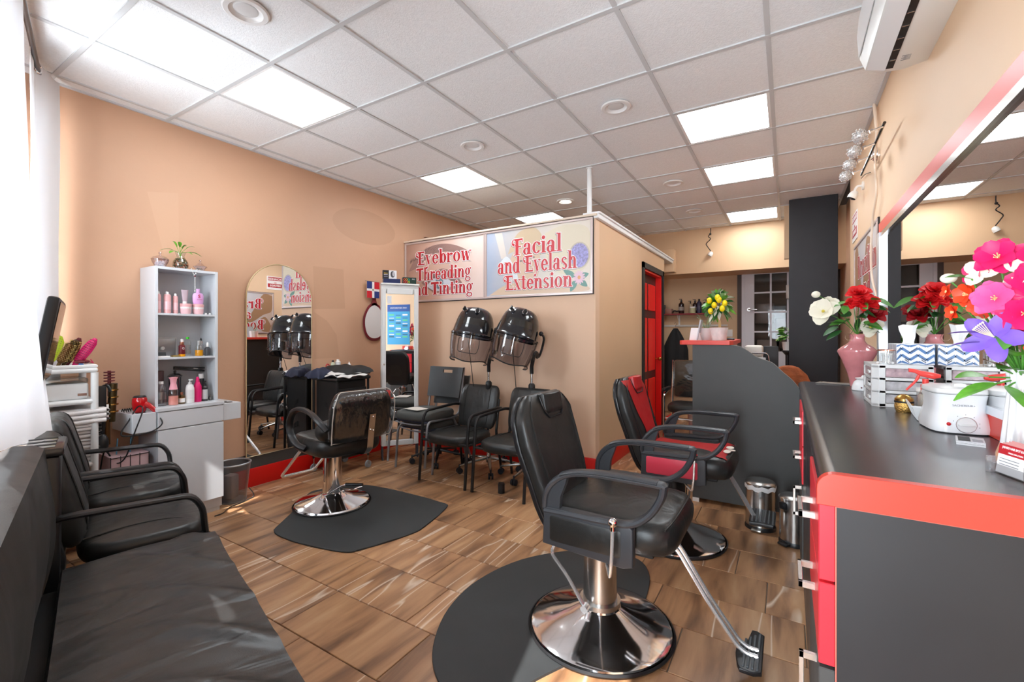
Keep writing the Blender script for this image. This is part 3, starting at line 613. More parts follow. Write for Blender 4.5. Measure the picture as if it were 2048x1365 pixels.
def star_base(t, r, m, hub, cast, rot=0, n=5, z=.085, cm=None):
    cm = cm or mat('caster_black', '#20242c', .4)
    for i in range(n):
        a = rot+2*pi*i/n; d = Vector((cos(a), sin(a), 0)); b = NB(); tube(b, [d*.02+Vector((0, 0, z+.03)), d*r*.6+Vector((0, 0, z+.01)), d*r+Vector((0, 0, z-.012))], [.020, .016, .011], n=8, flat=(1, .8)); leg = obj('leg', b, m, t)
        p = d*r; q = Vector((-d.y, d.x, 0)); b = NB()
        for s_ in (-1, 1): cyl(b, p+q*.006*s_+Vector((0, 0, .028)), p+q*.022*s_+Vector((0, 0, .028)), .027, n=16)
        cyl(b, p+Vector((0, 0, .045)), p+Vector((0, 0, z)), .008); box(b, -.014, .014, -.008, .008, .03, .056, r=.004, M=Matrix.Translation(p)); obj('caster', b, cm, leg)
    b = NB(); cyl(b, (0, 0, z-.01), (0, 0, z+.07), hub, hub*.8, n=20); obj('hub', b, m, t)
# low rolling stool pushed in behind the stacked chairs
t = thing('rolling_stool', 'low black rolling stool on a five-star base, pushed under the stacked chairs', 'stool', (-3.02, 3.50, 0)); star_base(t, .27, BLK, .03, BLK, .3)
b = NB(); cyl(b, (0, 0, .12), (0, 0, .27), .024); obj('gas_lift', b, BLK, t); b = NB(); cushion(b, .33, .33, .055, .01, e=2.2, M=at(0, 0, .27)); obj('seat', b, LEA, t)

# ---- hood dryers
def hood_dryer(label, x, y, hx, hz, tilt, rot):
    t = thing('hood_dryer', label, 'hair dryer', (x, y, 0), 0, 'hooded dryers on stands'); star_base(t, .29, STEEL, .026, CHROME, rot)
    b = NB(); cyl(b, (0, 0, .14), (0, 0, .93), .011, n=14); cyl(b, (0, 0, .13), (0, 0, .62), .017, n=16); pl = obj('pole', b, CHROME, t)
    b = NB(); lathe(b, [(.016, -.04), (.027, -.03), (.032, 0), (.030, .03), (.018, .045)], c=(0, 0, .80), n=16); obj('height_collar', b, BLK, pl)
    b = NB(); tube(b, [(.0, 0, .93), (.0, 0, 1.00), (.02, -.01, 1.06)], .018, n=10); obj('pole_socket', b, BLK, pl)
    H = at(hx-x, -.03, hz) @ Matrix.Scale(1.07, 4) @ Matrix.Rotation(R(30), 4, 'Z') @ Matrix.Rotation(R(tilt), 4, 'Y') @ Matrix.Rotation(R(-6), 4, 'X')
    SHINE = mat('dryer_black', '#1c1d22', .14, coat=.5)
    b = NB(); lathe(b, [(.192, -.012), (.199, -.004), (.199, .010), (.188, .022), (.176, .085)], n=40, M=H, caps=False); lathe(b, [(.163, .145), (.150, .185), (.128, .222), (.098, .245), (.05, .258), (.0, .262)], n=40, M=H, caps=False); hd = obj('hood', b, SHINE, t)
    b = NB(); lathe(b, [(.176, .084), (.172, .10), (.168, .125), (.162, .146)], n=40, M=H, caps=False); obj('hood_band', b, mat('smoked_band', '#2a2826', .08, coat=.4), hd)
    b = NB(); lathe(b, [(.15, -.005), (.15, .08), (.10, .16), (0, .18)], n=24, M=H, caps=False); obj('inner_bonnet', b, mat('bonnet_grey', '#6f7075', .5), hd)
    b = NB(); rows = []
    for k in range(7):
        f = k/6; row = []
        for j in range(33):
            a = R(-215)+R(250)*j/32; rr = .197-.012*f-.02*f*f; z = -.012-(.215+.012*cos(3*(a+R(90))))*f; row.append(H @ Vector((rr*cos(a), rr*sin(a), z)))
        rows.append(row)
    grid_surf(b, rows); vs = obj('visor', b, SMOKE, hd)
    b = NB(); tube(b, rows[-1], .006, n=6); obj('visor_rim', b, BLK, vs)
    b = NB(); tube(b, [H @ Vector(((.185+.006)*cos(a), (.185+.006)*sin(a), z)) for a, z in [(R(-120), -.05), (R(-118), -.15), (R(-105), -.165), (R(-80), -.165), (R(-66), -.15), (R(-64), -.05), (R(-75), -.035), (R(-110), -.035)]], .003, n=6, sm=3, closed=True); obj('visor_moulding', b, BLK, vs)
    for a in (-128, -84):
        d = Vector((cos(R(a)), sin(R(a)), .55)).normalized(); p = Vector((.148*cos(R(a)), .148*sin(R(a)), .208)); b = NB()
        cyl(b, H @ p, H @ (p+d*.010), .024, n=20); rg = obj('dial', b, CHROME, hd); b = NB(); cyl(b, H @ (p+d*.008), H @ (p+d*.020), .017, n=14); box(b, -.005, .005, -.018, .018, 0, .014, M=H @ Matrix.Translation(p+d*.018) @ d.to_track_quat('Z', 'Y').to_matrix().to_4x4()); obj('knob', b, BLK, rg)
    b = NB(); p = [H @ Vector((.20*cos(R(-8)), .20*sin(R(-8)), .09)), H @ Vector((.235, -.02, .05)), H @ Vector((.235, .0, -.10)), Vector((.045, -.01, 1.12)), Vector((.02, -.01, 1.055))]
    tube(b, p, .014, n=8, sm=4, flat=(1.6, .8)); sph(b, p[0], .022); obj('swing_arm', b, BLK, t)
    b = NB(); tube(b, [H @ Vector((-.02, -.12, -.05)), Vector((hx-x-.0, -.05, .95)), Vector((hx-x+.0, -.0, .70)), Vector((hx-x+.08, .0, .40)), Vector((.05, -.04, .15))], .0035, n=6, sm=5); obj('power_cord', b, BLK, t)
    return t
hood_dryer('black hood dryer with smoked visor, left one of the pair', -2.42, 3.52, -2.585, 1.27, 10, .35)
hood_dryer('black hood dryer with smoked visor, right one of the pair', -1.97, 3.55, -2.12, 1.255, 16, .9)
b = NB(); cyl(b, (0, 0, 0), (0, 0, .075), .028, n=16); cyl(b, (0, 0, .075), (0, 0, .082), .024, n=16); one('power_adapter', b, BLK, 'small black power adapter standing on the floor under the right guest armchair', 'adapter', (-1.98, 3.06, 0))

# ---- bench under the street window
def FT(s, n): p = T(s, n); return (p.x, p.y, 0)
t = thing('bench', 'long black leather waiting bench in the lower left corner', 'bench', FT(1.63, 0), -TH)
L_ = 1.9
b = NB(); rows = []
def bench_top(u, v):
    wv = .004*sin(u*9+v*3)+.013*max(0, sin(u*23-v*16+1.5*sin(v*7)))**2*math.exp(-((v-.34)/.17)**2)
    return .445+wv+.012*sin(pi*min(1, max(0, (v-.02)/.44)))
b2 = NB(); N1, N2 = 110, 34
prof = [(.0, .36), (-.004, .39), (.0, .425)]+[(None, k/N2) for k in range(N2+1)]+[(.475, .425), (.478, .39), (.472, .355)]
for i in range(N1+1):
    u = L_*i/N1; e_ = 0 if i not in (0,) else 1; row = []
    uu = u
    for a, c in prof:
        if a is None: v = .008+.46*c; row.append((uu, .215+v, bench_top(u, v)-(.02 if i == 0 else (.007 if i == 1 else 0))))
        else: row.append((uu, .215+a, c))
    rows.append(row)
grid_surf(b2, rows); b2.faces.new([v for v in b2.verts if abs(v.co.x) < 1e-6][::-1]) ; obj('seat', b2, LEAB, t, smooth=50)
b = NB(); box(b, .02, L_, .235, .67, .05, .358); obj('bench_base', b, BLKM, t, smooth=0)
b = NB(); box(b, .0, L_, .10, .235, .05, .365, r=.004); obj('ledge', b, mat('ledge_black', '#202022', .45), t, smooth=0)
b = NB(); rows = []
for i in range(61):
    u = -.02+(L_+.02)*i/60; row = []
    for k in range(13):
        f = k/12; z = .36+.52*f-(.10*(1-f)*max(0, 1-i/3.)); n_ = .125+.05*sin(pi*f)*.8+.03*f+.006*sin(u*14+f*5)*sin(f*pi); row.append((u+(.05*(1-f)**2 if i < 4 else 0), n_+.02, z))
    for q in ((.145, .895), (.10, .90), (.06, .88), (.05, .36)): row.append((u, q[0], q[1]))
    rows.append(row)
grid_surf(b, rows); b.faces.new([b.verts[j] for j in range(len(rows[0]))]) if b.verts.ensure_lookup_table() is None else None
obj('backrest', b, leather('bench_back_leather', '#2f3030', .42, .6, 4, 260), t, smooth=50)
# tall black air purifier with slots on top, between bench and armchair
t = thing('air_purifier', 'tall slim black appliance with silver slots on top, between the bench back and the armchair', 'air purifier', FT(1.44, 0), -TH)
b = NB(); box(b, -.10, .15, .055, .215, 0, .84, r=.015); obj('body', b, BLK, t)
b = NB(); box(b, -.115, .155, .05, .225, .84, .872, r=.01); tp = obj('top_panel', b, mat('satin_black', '#2c2c2e', .2), t)
for i in range(6): b = NB(); box(b, -.08+.036*i, -.055+.036*i, .075, .20, .870, .876, r=.002, seg=1); obj('slot', b, STEEL if i % 2 else BLKM, tp)
# curtains and rod
CUR = mat('white_curtain', '#f2f2f4', .85, bump=.15, bscale=300, trans=0)
CUR.node_tree.nodes['Principled BSDF'].inputs['Subsurface Weight'].default_value = 0
def curtain(label, s0, s1, zb, folds, nfun, zt=2.82, seed=0):
    p = T(0, 0); t = thing('curtain', label, 'curtain', (p.x, p.y, 0), -TH, 'white window curtains'); b = NB(); rows = []
    for i in range(int((s1-s0)/.012)+1):
        s_ = s0+.012*i; row = []
        for k in range(25):
            f = k/24; z = zt+((zb(s_) if callable(zb) else zb)-zt)*f; row.append((s_+.01*sin(f*3+seed), nfun(s_, f)+.007*sin(folds*s_+seed)*(.6+.5*f)+.004*sin(f*9+s_*11), z))
        rows.append(row)
    grid_surf(b, rows); solidify(b, .002); obj('cloth', b, CUR, t, smooth=60)
    for i in range(max(1, int((s1-s0)/.22))):
        s_ = s0+.08+.2*i; b = NB(); q = [Vector((s_+.0, .072+.028*cos(a), 2.775+.028*sin(a))) for a in [2*pi*j/16 for j in range(16)]]; tube(b, q, .005, n=6, closed=True, M=at(s_, .072, 2.775) @ Matrix.Rotation(R(60), 4, 'Z') @ at(-s_, -.072, -2.775)); obj('grommet', b, CHROME, t)
    return t
CURN = CUR.node_tree; _tr = CURN.nodes.new('ShaderNodeBsdfTranslucent'); _tr.inputs[0].default_value = lin('#f2f2f4'); _mx = CURN.nodes.new('ShaderNodeMixShader'); _mx.inputs[0].default_value = .2
CURN.links.new(CURN.nodes['Principled BSDF'].outputs[0], _mx.inputs[1]); CURN.links.new(_tr.outputs[0], _mx.inputs[2]); CURN.links.new(_mx.outputs[0], CURN.nodes['Material Output'].inputs[0])
curtain('white curtain panel nearest the camera at the left edge of the picture', 1.0, 2.75, (lambda s: .83+.11*(s-1)), 22, lambda s, f: .080+.088*f*f*max(0, 1-(s-1.0)/.75), seed=.8)
curtain('white curtain panel in the far corner by the peach side wall', .025, .56, .55, 30, lambda s, f: .155-.09*min(1, s/.25), seed=2.2)
b = NB(); cyl(b, (0, 0, 0), (2.78, 0, 0), .012, n=12); p = T(.005, .072); o = one('curtain_rod', b, mat('rod_grey', '#6f7276', .35, .8), 'grey metal curtain rod close under the ceiling', 'curtain rod', (p.x, p.y, 2.775), -TH)
# dark framed screen leaning out behind the near curtain
t = thing('wall_screen', 'black-framed screen tilted out from the window, seen edge-on beside the curtain', 'screen', T(.60, .145, 1.26), -TH)
M_ = Matrix.Rotation(R(-9), 4, 'X'); b = NB(); box(b, -.02, .50, -.022, .02, -.20, .20, r=.012, M=M_); sc_ = obj('housing', b, BLK, t); b = NB(); box(b, .0, .48, .018, .023, -.18, .18, M=M_); obj('screen', b, mat('screen_glass', '#17181b', .08), sc_, smooth=0)
b = NB(); tube(b, [(.24, -.02, -.0), (.24, -.10, .0), (.24, -.14, -.0)], .018); obj('bracket', b, BLK, t)
# ================================================================ LEFT WALL: shelf station, bottles, cart
def col_of(h): return mat('tint_'+h.strip('#'), h, .35)
# white styling station: body, two side boxes, shelf unit standing on it
t = thing('styling_station', 'white laminate styling station with a flat door, a drawer and two side boxes', 'cabinet', (XL+.002, 0, 0))
X1 = .338
b = NB(); box(b, .025, X1-.02, 1.30, 1.70, .03, .775); obj('body', b, LAM, t, smooth=0, bev=.002)
b = NB(); box(b, 0.025, X1+.004, 1.296, 1.706, .775, .797, r=.002); obj('worktop', b, LAM, t, smooth=0)
b = NB(); box(b, X1-.018, X1, 1.299, 1.703, .655, .770, r=.002); obj('drawer', b, LAM, t, smooth=0)
b = NB(); box(b, X1-.018, X1, 1.299, 1.703, .10, .648, r=.002); obj('door', b, LAM, t, smooth=0)
b = NB(); box(b, .03, X1-.03, 1.31, 1.69, 0, .03); obj('plinth', b, LAM, t, smooth=0)
for y0, y1 in ((1.165, 1.295), (1.707, 1.83)):
    b = NB(); box(b, .0, X1-.01, y0, y1, .652, .775, r=.003); sb = obj('side_box', b, LAM, t, smooth=0)
    for yy in ((y0+y1)/2-.0,): 
        for xx in (.20, .27): b = NB(); cyl(b, (xx, yy, .7745), (xx, yy, .7765), .022 if xx < .25 else .028, n=20); obj('tool_hole', b, BLKM, sb)
t = thing('shelf_unit', 'tall narrow white shelf unit standing on the styling station, three open shelves', 'shelf', (XL+.002, 0, .797))
b = NB(); box(b, 0, .24, 1.318, 1.336, 0, .955); obj('side', b, LAM, t, smooth=0, bev=.001); b = NB(); box(b, 0, .24, 1.692, 1.710, 0, .955); obj('side', b, LAM, t, smooth=0, bev=.001)
b = NB(); box(b, 0, .24, 1.336, 1.692, .937, .955); obj('top', b, LAM, t, smooth=0, bev=.001); b = NB(); box(b, 0, .006, 1.336, 1.692, 0, .937); obj('back_panel', b, LAM, t, smooth=0)
for z in (.318, .622): b = NB(); box(b, .006, .235, 1.336, 1.692, z, z+.014); obj('shelf_board', b, LAM, t, smooth=0, bev=.001)

def item(name, label, cat, x, y, z, parts, group=None, rot=0, tilt=None):
    """parts: list of (name, builder(bm), material)"""
    t = thing(name, label, cat, (x, y, z), rot, group)
    for n, f, m in parts:
        b = NB(); f(b); obj(n, b, m, t)
    if tilt: t.rotation_euler = tilt
    return t
def L_(*prof, n=20, sx=1, sy=1): return lambda b: lathe(b, [(r/1000, z/1000) for r, z in prof], n=n, sx=sx, sy=sy)
def LB(r, z0, z1, m=None, n=20): return lambda b: lathe(b, [(r/1000, z0/1000), (r/1000, z1/1000)], n=n, caps=False)
SH1, SH2, SH3 = .797+.636, .797+.332, .7975
gb = 'toiletries on the white shelf unit'
PK = col_of('#d9a3a3'); PKL = col_of('#e7bcc0'); LIL = col_of('#dba6d8'); BRN = col_of('#9a6446'); DRED = col_of('#6b1a24'); HOT = col_of('#e0196c'); LW = col_of('#e9e6e4'); DKG = col_of('#2e2f31'); ROSE = mat('rose_metal', '#c98c74', .25, .8)
AMB = glass('amber_oil', (.95, .62, .10), .06); AMBL = mat('amber_liquid', '#e39a12', .1)
x1 = XL
def spray_can(label, x, y, z, r, h, m, cap, ring=True):
    P = [('body', L_((0, 0), (r, 0), (r, 1), (r, h*.82), (r*.8, h*.87), (r*.45, h*.89), (0, h*.89)), m), ('cap', L_((r*.45, h*.88), (r*.5, h*.94), (r*.35, h), (0, h)), cap)]
    if ring: P.append(('label_print', LB(r+.4, h*.18, h*.55), PKL))
    return item('spray_can', label, 'bottle', x, y, z, P, gb)
item('bottle', 'brown shampoo bottle at the back of the top shelf, left side', 'bottle', x1+.07, 1.375, SH1, [('body', L_((0, 0), (26, 0), (27, 5), (27, 150), (15, 172), (12, 176), (0, 176)), BRN), ('cap', L_((15, 174), (15, 196), (0, 196)), BRN)], gb)
spray_can('pale pink slim bottle half hidden behind the left side of the top shelf', x1+.20, 1.352, SH1, 15, 150, PK, WHITE)
spray_can('pink mousse can with white nozzle, second on the top shelf', x1+.20, 1.405, SH1, 21, 150, PK, WHITE)
spray_can('slim pink spray bottle third on the top shelf, before the jars', x1+.19, 1.457, SH1, 15, 142, PK, WHITE)
spray_can('slim pink spray bottle standing behind the mousse can', x1+.12, 1.43, SH1, 15, 160, PK, WHITE)
for y_, l in ((1.52, 'round pink and white cream jar on the top shelf, left one'), (1.60, 'round pink and white cream jar on the top shelf, right one')):
    item('cream_jar', l, 'jar', x1+.19, y_, SH1, [('body', L_((0, 0), (27, 0), (33, 12), (35, 55), (0, 55)), PKL), ('lid', L_((36, 55), (36.5, 70), (34, 74), (0, 75)), PK), ('label_print', lambda b: lathe(b, [(.0315, .012), (.0352, .050)], n=24, caps=False), LW)], gb)
tu = item('cream_tube', 'grey-pink cream tube standing on the left cream jar', 'tube', x1+.19, 1.515, SH1+.0755, [('cap', L_((0, 0), (13, 0), (13, 15), (0, 15)), LW)], gb)
b = NB(); loft(b, [((0, 0, .015), (0, 1, 0), (1, 0, 0), .014, .013), ((0, 0, .05), (0, 1, 0), (1, 0, 0), .018, .010), ((0, 0, .098), (0, 1, 0), (1, 0, 0), .023, .002)], e=2.2); obj('tube_body', b, col_of('#b9a3ac'), tu)
pb = item('bottle', 'round-shouldered lilac pink bottle with a red S standing on the right cream jar', 'bottle', x1+.19, 1.60, SH1+.0755, [('body', L_((0, 0), (30, 0), (35, 20), (36, 60), (28, 78), (12, 84), (0, 84), n=28, sx=.6), LIL), ('cap', L_((12, 83), (12, 110), (0, 110)), LIL)], gb)
text('letter_print', 'S', .034, col_of('#b3263a'), pb, at(.0225, -.002, .045) @ FACE_PX, off=.0006)
text('letter_print', 'SEMI DI LINO', .006, col_of('#b3263a'), pb, at(.0225, .0, .030) @ FACE_PX)
item('bottle_cap_row', 'row of tiny clear vials lying at the right end of the top shelf', 'vials', x1+.215, 1.655, SH1, [('vial', (lambda k: (lambda b: cyl(b, (0, -.02+k*.013, .006), (.0, -.011+k*.013, .006), .006, n=10)))(k), CLR if k % 2 else LW) for k in range(4)], None)
# middle shelf
t = thing('perfume_box', 'clear-lidded silver box leaning at the back of the middle shelf', 'box', (x1+.05, 1.42, SH2)); b = NB(); box(b, 0, .02, -.08, .09, 0, .135, r=.003); obj('box', b, mat('silver_card', '#a6a6a8', .3, .5, bump=.4, bscale=30), t)
b = NB(); tube(b, [(.024, -.078, .10), (.024, -.078, .132), (.024, .088, .132), (.024, .088, .01)], .003, n=6); obj('clear_edge', b, LW, t); b = NB(); lathe(b, [(.012, 0), (.015, .01), (.012, .02)], n=12, M=at(.022, .0, .06) @ Matrix.Rotation(pi/2, 4, 'Y')); obj('emblem', b, LW, t)
t = thing('photo_card', 'small photo card on a white base, left end of the middle shelf', 'card', (x1+.21, 1.365, SH2)); b = NB(); box(b, -.025, .02, -.025, .045, 0, .010, r=.002); obj('base', b, LW, t); b = NB(); box(b, -.012, -.008, -.02, .035, .010, .040, M=Matrix.Rotation(R(-20), 4, 'Y')); obj('card', b, DKG, t)
b = NB(); box(b, -.02, .02, -.02, .02, 0, .012, r=.002); one('compact_tray', b, mat('brass_tray', '#9c8348', .4, .6), 'flat brass-coloured tray on the middle shelf beside the dark red bottle', 'tray', (x1+.20, 1.452, SH2))
rb = item('pump_bottle', 'dark red serum bottle with copper collar and white pump on the middle shelf', 'bottle', x1+.20, 1.493, SH2, [('body', L_((0, 0), (19, 0), (20, 3), (20, 78), (12, 84), (0, 84)), DRED), ('collar', L_((12, 83), (13, 85), (13, 104), (0, 104)), ROSE), ('pump', L_((8, 104), (9, 108), (9, 122), (0, 128)), LW), ('oil', LB(20.3, 2, 18), AMBL)], gb)
text('letter_print', 'G', .022, LW, rb, at(.0205, -.0, .052) @ FACE_PX)
item('bottle', 'clear bottle with bright green cap on the middle shelf', 'bottle', x1+.16, 1.545, SH2, [('body', L_((0, 0), (20, 0), (21, 3), (20, 105), (9, 125), (0, 125)), CLR), ('cap', L_((10, 124), (10, 140), (0, 140)), col_of('#3fbf2e')), ('label_print', LB(20.8, 20, 80), glass('label_film', (.92, .92, .92), .2, .3))], gb)
item('bottle', 'clear round-shouldered bottle half full of amber oil on the middle shelf', 'bottle', x1+.19, 1.607, SH2, [('body', L_((0, 0), (24, 0), (26, 6), (26, 66), (18, 82), (16, 95), (0, 95)), CLR), ('oil', L_((0, 2), (24, 2), (25, 8), (25, 44), (0, 44)), AMBL), ('cap', L_((17, 80), (17, 112), (0, 114)), glass('frosted_cap', (.9, .9, .9), .3, .4))], gb)
item('bottle', 'small grey glass dropper bottle at the right end of the middle shelf', 'bottle', x1+.20, 1.658, SH2, [('body', L_((0, 0), (18, 0), (19, 4), (19, 55), (8, 66), (0, 66)), mat('grey_glass', '#4a4c4f', .1)), ('cap', L_((8, 65), (8, 90), (5, 100), (0, 100)), LW)], gb)
item('bottle', 'frosted bottle with copper collar and black dropper behind the grey bottle', 'bottle', x1+.13, 1.645, SH2, [('body', L_((0, 0), (18, 0), (19, 4), (19, 82), (9, 90), (0, 90)), glass('frost', (.85, .85, .85), .25, .3)), ('collar', L_((10, 89), (10, 106), (0, 106)), ROSE), ('dropper', L_((6, 106), (6, 120), (3, 130), (0, 130)), BLK)], gb)
# bottom shelf
RIB = mat('brown_mesh', '#6b5356', .5, bump=.5, bscale=200)
item('water_bottle', 'clear ribbed water bottle at the left end of the bottom shelf', 'bottle', x1+.21, 1.365, SH3, [('body', L_(*([(0, 0), (28, 0)]+[(30-(i % 2)*2, 8+i*10) for i in range(11)]+[(28, 122), (12, 148), (12, 152), (0, 152)]), n=24), glass('bottle_plastic', (.93, .94, .95), .12, .1)), ('cap', L_((14, 150), (14, 166), (0, 166)), LW), ('label_print', LB(31, 45, 95), glass('label_print_film', (.75, .74, .78), .25, .3))], gb)
item('brush_pot', 'dark brown mesh pot at the back left of the bottom shelf', 'pot', x1+.07, 1.39, SH3, [('pot', L_((0, 0), (38, 0), (40, 5), (42, 230), (40, 230), (36, 6), (0, 5)), RIB)], gb)
item('spray_bottle', 'pink continuous spray bottle with a waisted pink top on the bottom shelf', 'bottle', x1+.235, 1.427, SH3, [('body', L_((0, 0), (28, 0), (30, 6), (29, 95), (24, 110), (0, 110)), glass('pink_clear', (.97, .86, .85), .08)), ('water', L_((0, 2), (27, 2), (28, 8), (27.5, 62), (0, 62)), col_of('#e8a99c')), ('cap', L_((25, 108), (17, 150), (20, 178), (27, 190), (0, 194)), col_of('#f2a8b4'))], gb)
item('steel_canister', 'tall grey steel canister with a domed lid behind the pink spray bottle', 'canister', x1+.10, 1.49, SH3, [('body', L_((0, 0), (36, 0), (37, 4), (37, 185), (0, 185), n=28), mat('grey_steel', '#77787b', .25, .9)), ('lid', L_((44, 185), (45, 190), (30, 205), (10, 210), (0, 210), n=28), STEEL), ('knob', L_((6, 208), (9, 222), (7, 230), (0, 232)), BLK)], gb)
item('bottle', 'small amber bottle with a copper cap between the pink spray and white pump bottle', 'bottle', x1+.225, 1.482, SH3, [('body', L_((0, 0), (19, 0), (20, 4), (20, 55), (9, 65), (0, 65)), glass('amber_tint', (.93, .72, .42), .1)), ('cap', L_((9, 64), (9, 82), (0, 82)), ROSE), ('label_print', LB(20.4, 12, 40), LW)], gb)
item('pump_bottle', 'white pump bottle with rounded shoulders on the bottom shelf', 'bottle', x1+.225, 1.532, SH3, [('body', L_((0, 0), (25, 0), (27, 5), (27, 105), (20, 128), (10, 134), (0, 134)), LW), ('collar', L_((11, 133), (11, 146), (0, 146)), LW), ('pump', lambda b: (cyl(b, (0, 0, .146), (0, 0, .162), .004), box(b, -.006, .03, -.008, .008, .160, .170, r=.003)), LW), ('label_print', LB(27.4, 30, 95), col_of('#dcdad9'))], gb)
pk = item('pump_bottle', 'hot pink tall bottle with tapered top on the bottom shelf', 'bottle', x1+.21, 1.588, SH3, [('body', L_((0, 0), (23, 0), (25, 5), (25, 110), (15, 140), (12, 144), (0, 144)), HOT), ('cap', L_((13, 143), (11, 165), (7, 180), (0, 182)), HOT)], gb)
text('letter_print', 'Biolage', .022, LW, pk, at(.0255, .0, .05) @ Matrix.Rotation(pi/2, 4, 'X') @ Matrix.Rotation(0, 4, 'Z') @ at(0, 0, 0) if False else at(.0256, .006, .03) @ Matrix.Rotation(-pi/2, 4, 'X') @ FACE_PX, align='LEFT') if False else None
bb = item('pump_bottle', 'black and white pump bottle at the right of the bottom shelf', 'bottle', x1+.21, 1.635, SH3, [('body', L_((0, 0), (18, 0), (19, 4), (19, 100), (10, 112), (0, 112)), DKG), ('pump', L_((9, 111), (9, 125), (4, 128), (4, 140), (8, 140), (8, 146), (0, 146)), BLK), ('label_print', LB(19.4, 15, 85), col_of('#b9b9b9'))], gb)
item('spray_can', 'tall black spray can with silver cap behind the pump bottle', 'bottle', x1+.13, 1.645, SH3, [('body', L_((0, 0), (20, 0), (21, 4), (21, 160), (0, 164)), DKG), ('cap', L_((16, 160), (16, 195), (0, 195)), LW)], gb)
item('small_jar', 'small grey glass jar at the right end of the bottom shelf', 'jar', x1+.21, 1.674, SH3, [('body', L_((0, 0), (12, 0), (14, 5), (14, 26), (8, 32), (0, 32)), glass('grey_clear', (.6, .6, .6), .1)), ('lid', L_((8, 32), (8, 38), (0, 40)), STEEL)], gb)
t = thing('flat_iron', 'black hair straightener lying across the tops of the back bottles on the bottom shelf', 'hair straightener', (x1+.11, 1.575, SH3+.222), 0); M_ = Matrix.Rotation(R(-8), 4, 'X')
b = NB(); box(b, -.016, .016, -.10, .10, 0, .014, r=.006, M=M_); obj('plate_arm', b, BLK, t); b = NB(); box(b, -.016, .016, -.10, .10, .016, .030, r=.006, M=M_ @ Matrix.Rotation(R(3), 4, 'X')); obj('plate_arm', b, BLK, t)
b = NB(); box(b, .016, .0175, .02, .05, .018, .022, M=M_); obj('letter_print', b, LW, t)
# on top of the shelf
TZ = .797+.9555
GV = [('bowl', L_((0, 0), (25, 0), (28, 6), (46, 40), (52, 62), (50, 62), (44, 41), (26, 9), (0, 8), n=24), glass('cut_glass', (.95, .90, .92), .2, .06)), ('lid', L_((52, 62), (40, 76), (18, 86), (8, 90), (5, 96), (11, 104), (8, 112), (0, 114), n=24), glass('cut_glass', (.95, .90, .92), .2, .06))]
g = item('candy_bowl', 'lidded pinkish cut-glass bowl of white beads, left end on top of the shelf unit', 'bowl', XL+.12, 1.392, TZ, GV, 'lidded glass bowls on the shelf unit')
for i in range(34): a, r_ = random.random()*6.28, random.random()**.5*.03; b = NB(); ico(b, (r_*cos(a), r_*sin(a), .014+random.random()*.03), .0075); obj('bead', b, col_of(random.choice(['#e9ecf4', '#d7dcea', '#f4f2f0'])), g)
g = item('candy_bowl', 'clear lidded bowl of gold and white trinkets, right end of the shelf unit top', 'bowl', XL+.13, 1.640, TZ, [(n_, (lambda f: (lambda b: (f(b), _tf(b.verts, Matrix.Scale(.78, 4)))))(f), m_) for n_, f, m_ in [('bowl', L_((0, 0), (25, 0), (30, 6), (40, 30), (60, 52), (58, 52), (38, 31), (26, 9), (0, 8), n=10), MATS['cut_glass']), ('lid', L_((48, 52), (36, 62), (14, 84), (6, 90), (5, 96), (12, 106), (8, 116), (0, 118), n=16), MATS['cut_glass'])]], 'lidded glass bowls on the shelf unit')
for i in range(20): a, r_ = random.random()*6.28, random.random()**.5*.022; b = NB(); tube(b, [(r_*cos(a)+.007*cos(q), r_*sin(a)+.007*sin(q), .012+random.random()*.02) for q in [0, 1.5, 3, 4.5]], .002, n=5, closed=True); obj('trinket', b, random.choice([GOLDM, LW, DKG]), g)
g = item('plant_vase', 'round-bellied glass vase of brown and orange pebbles with a green trailing plant', 'plant', XL+.13, 1.512, TZ, [('vase', L_((0, 0), (34, 0), (46, 14), (50, 36), (46, 60), (30, 84), (24, 100), (34, 128), (32, 128), (22, 100), (28, 83), (44, 60), (48, 36), (44, 16), (32, 4), (0, 4), n=28), CLR)])
for i in range(90):
    z = .008+.075*random.random(); rr = .044*math.sqrt(max(.05, 1-((z-.036)/.055)**2)); a = random.random()*6.28; r_ = rr*(.75+.2*random.random()); b = NB(); ico(b, (r_*cos(a), r_*sin(a), z), .008); obj('pebble', b, col_of(random.choice(['#6b4a2a', '#8a4b2a', '#4d4a2e', '#7a6a3a', '#3e4230', '#a05a34'])), g)
def leaf(b, p, d, l, w_, droop=.3, roll=0, n=6):
    """curved pointed leaf"""
    p = Vector(p); d = Vector(d).normalized(); sd = d.cross(Vector((0, 0, 1)));
    if sd.length < .1: sd = Vector((1, 0, 0))
    sd.normalize(); up = sd.cross(d); sd = (sd*cos(roll)+up*sin(roll)); rows = []
    for i in range(n+1):
        f = i/n; hw = w_*.5*math.sin(pi*min(.999, f*.92+.06))**.8*(1-f*.25); c = p+d*l*f-Vector((0, 0, 1))*droop*l*f*f
        rows.append([c-sd*hw+up*hw*.25, c, c+sd*hw+up*hw*.25])
    return grid_surf(b, rows)
LG = mat('pothos_green', '#5fa32c', .35, var=.25, vscale=40)
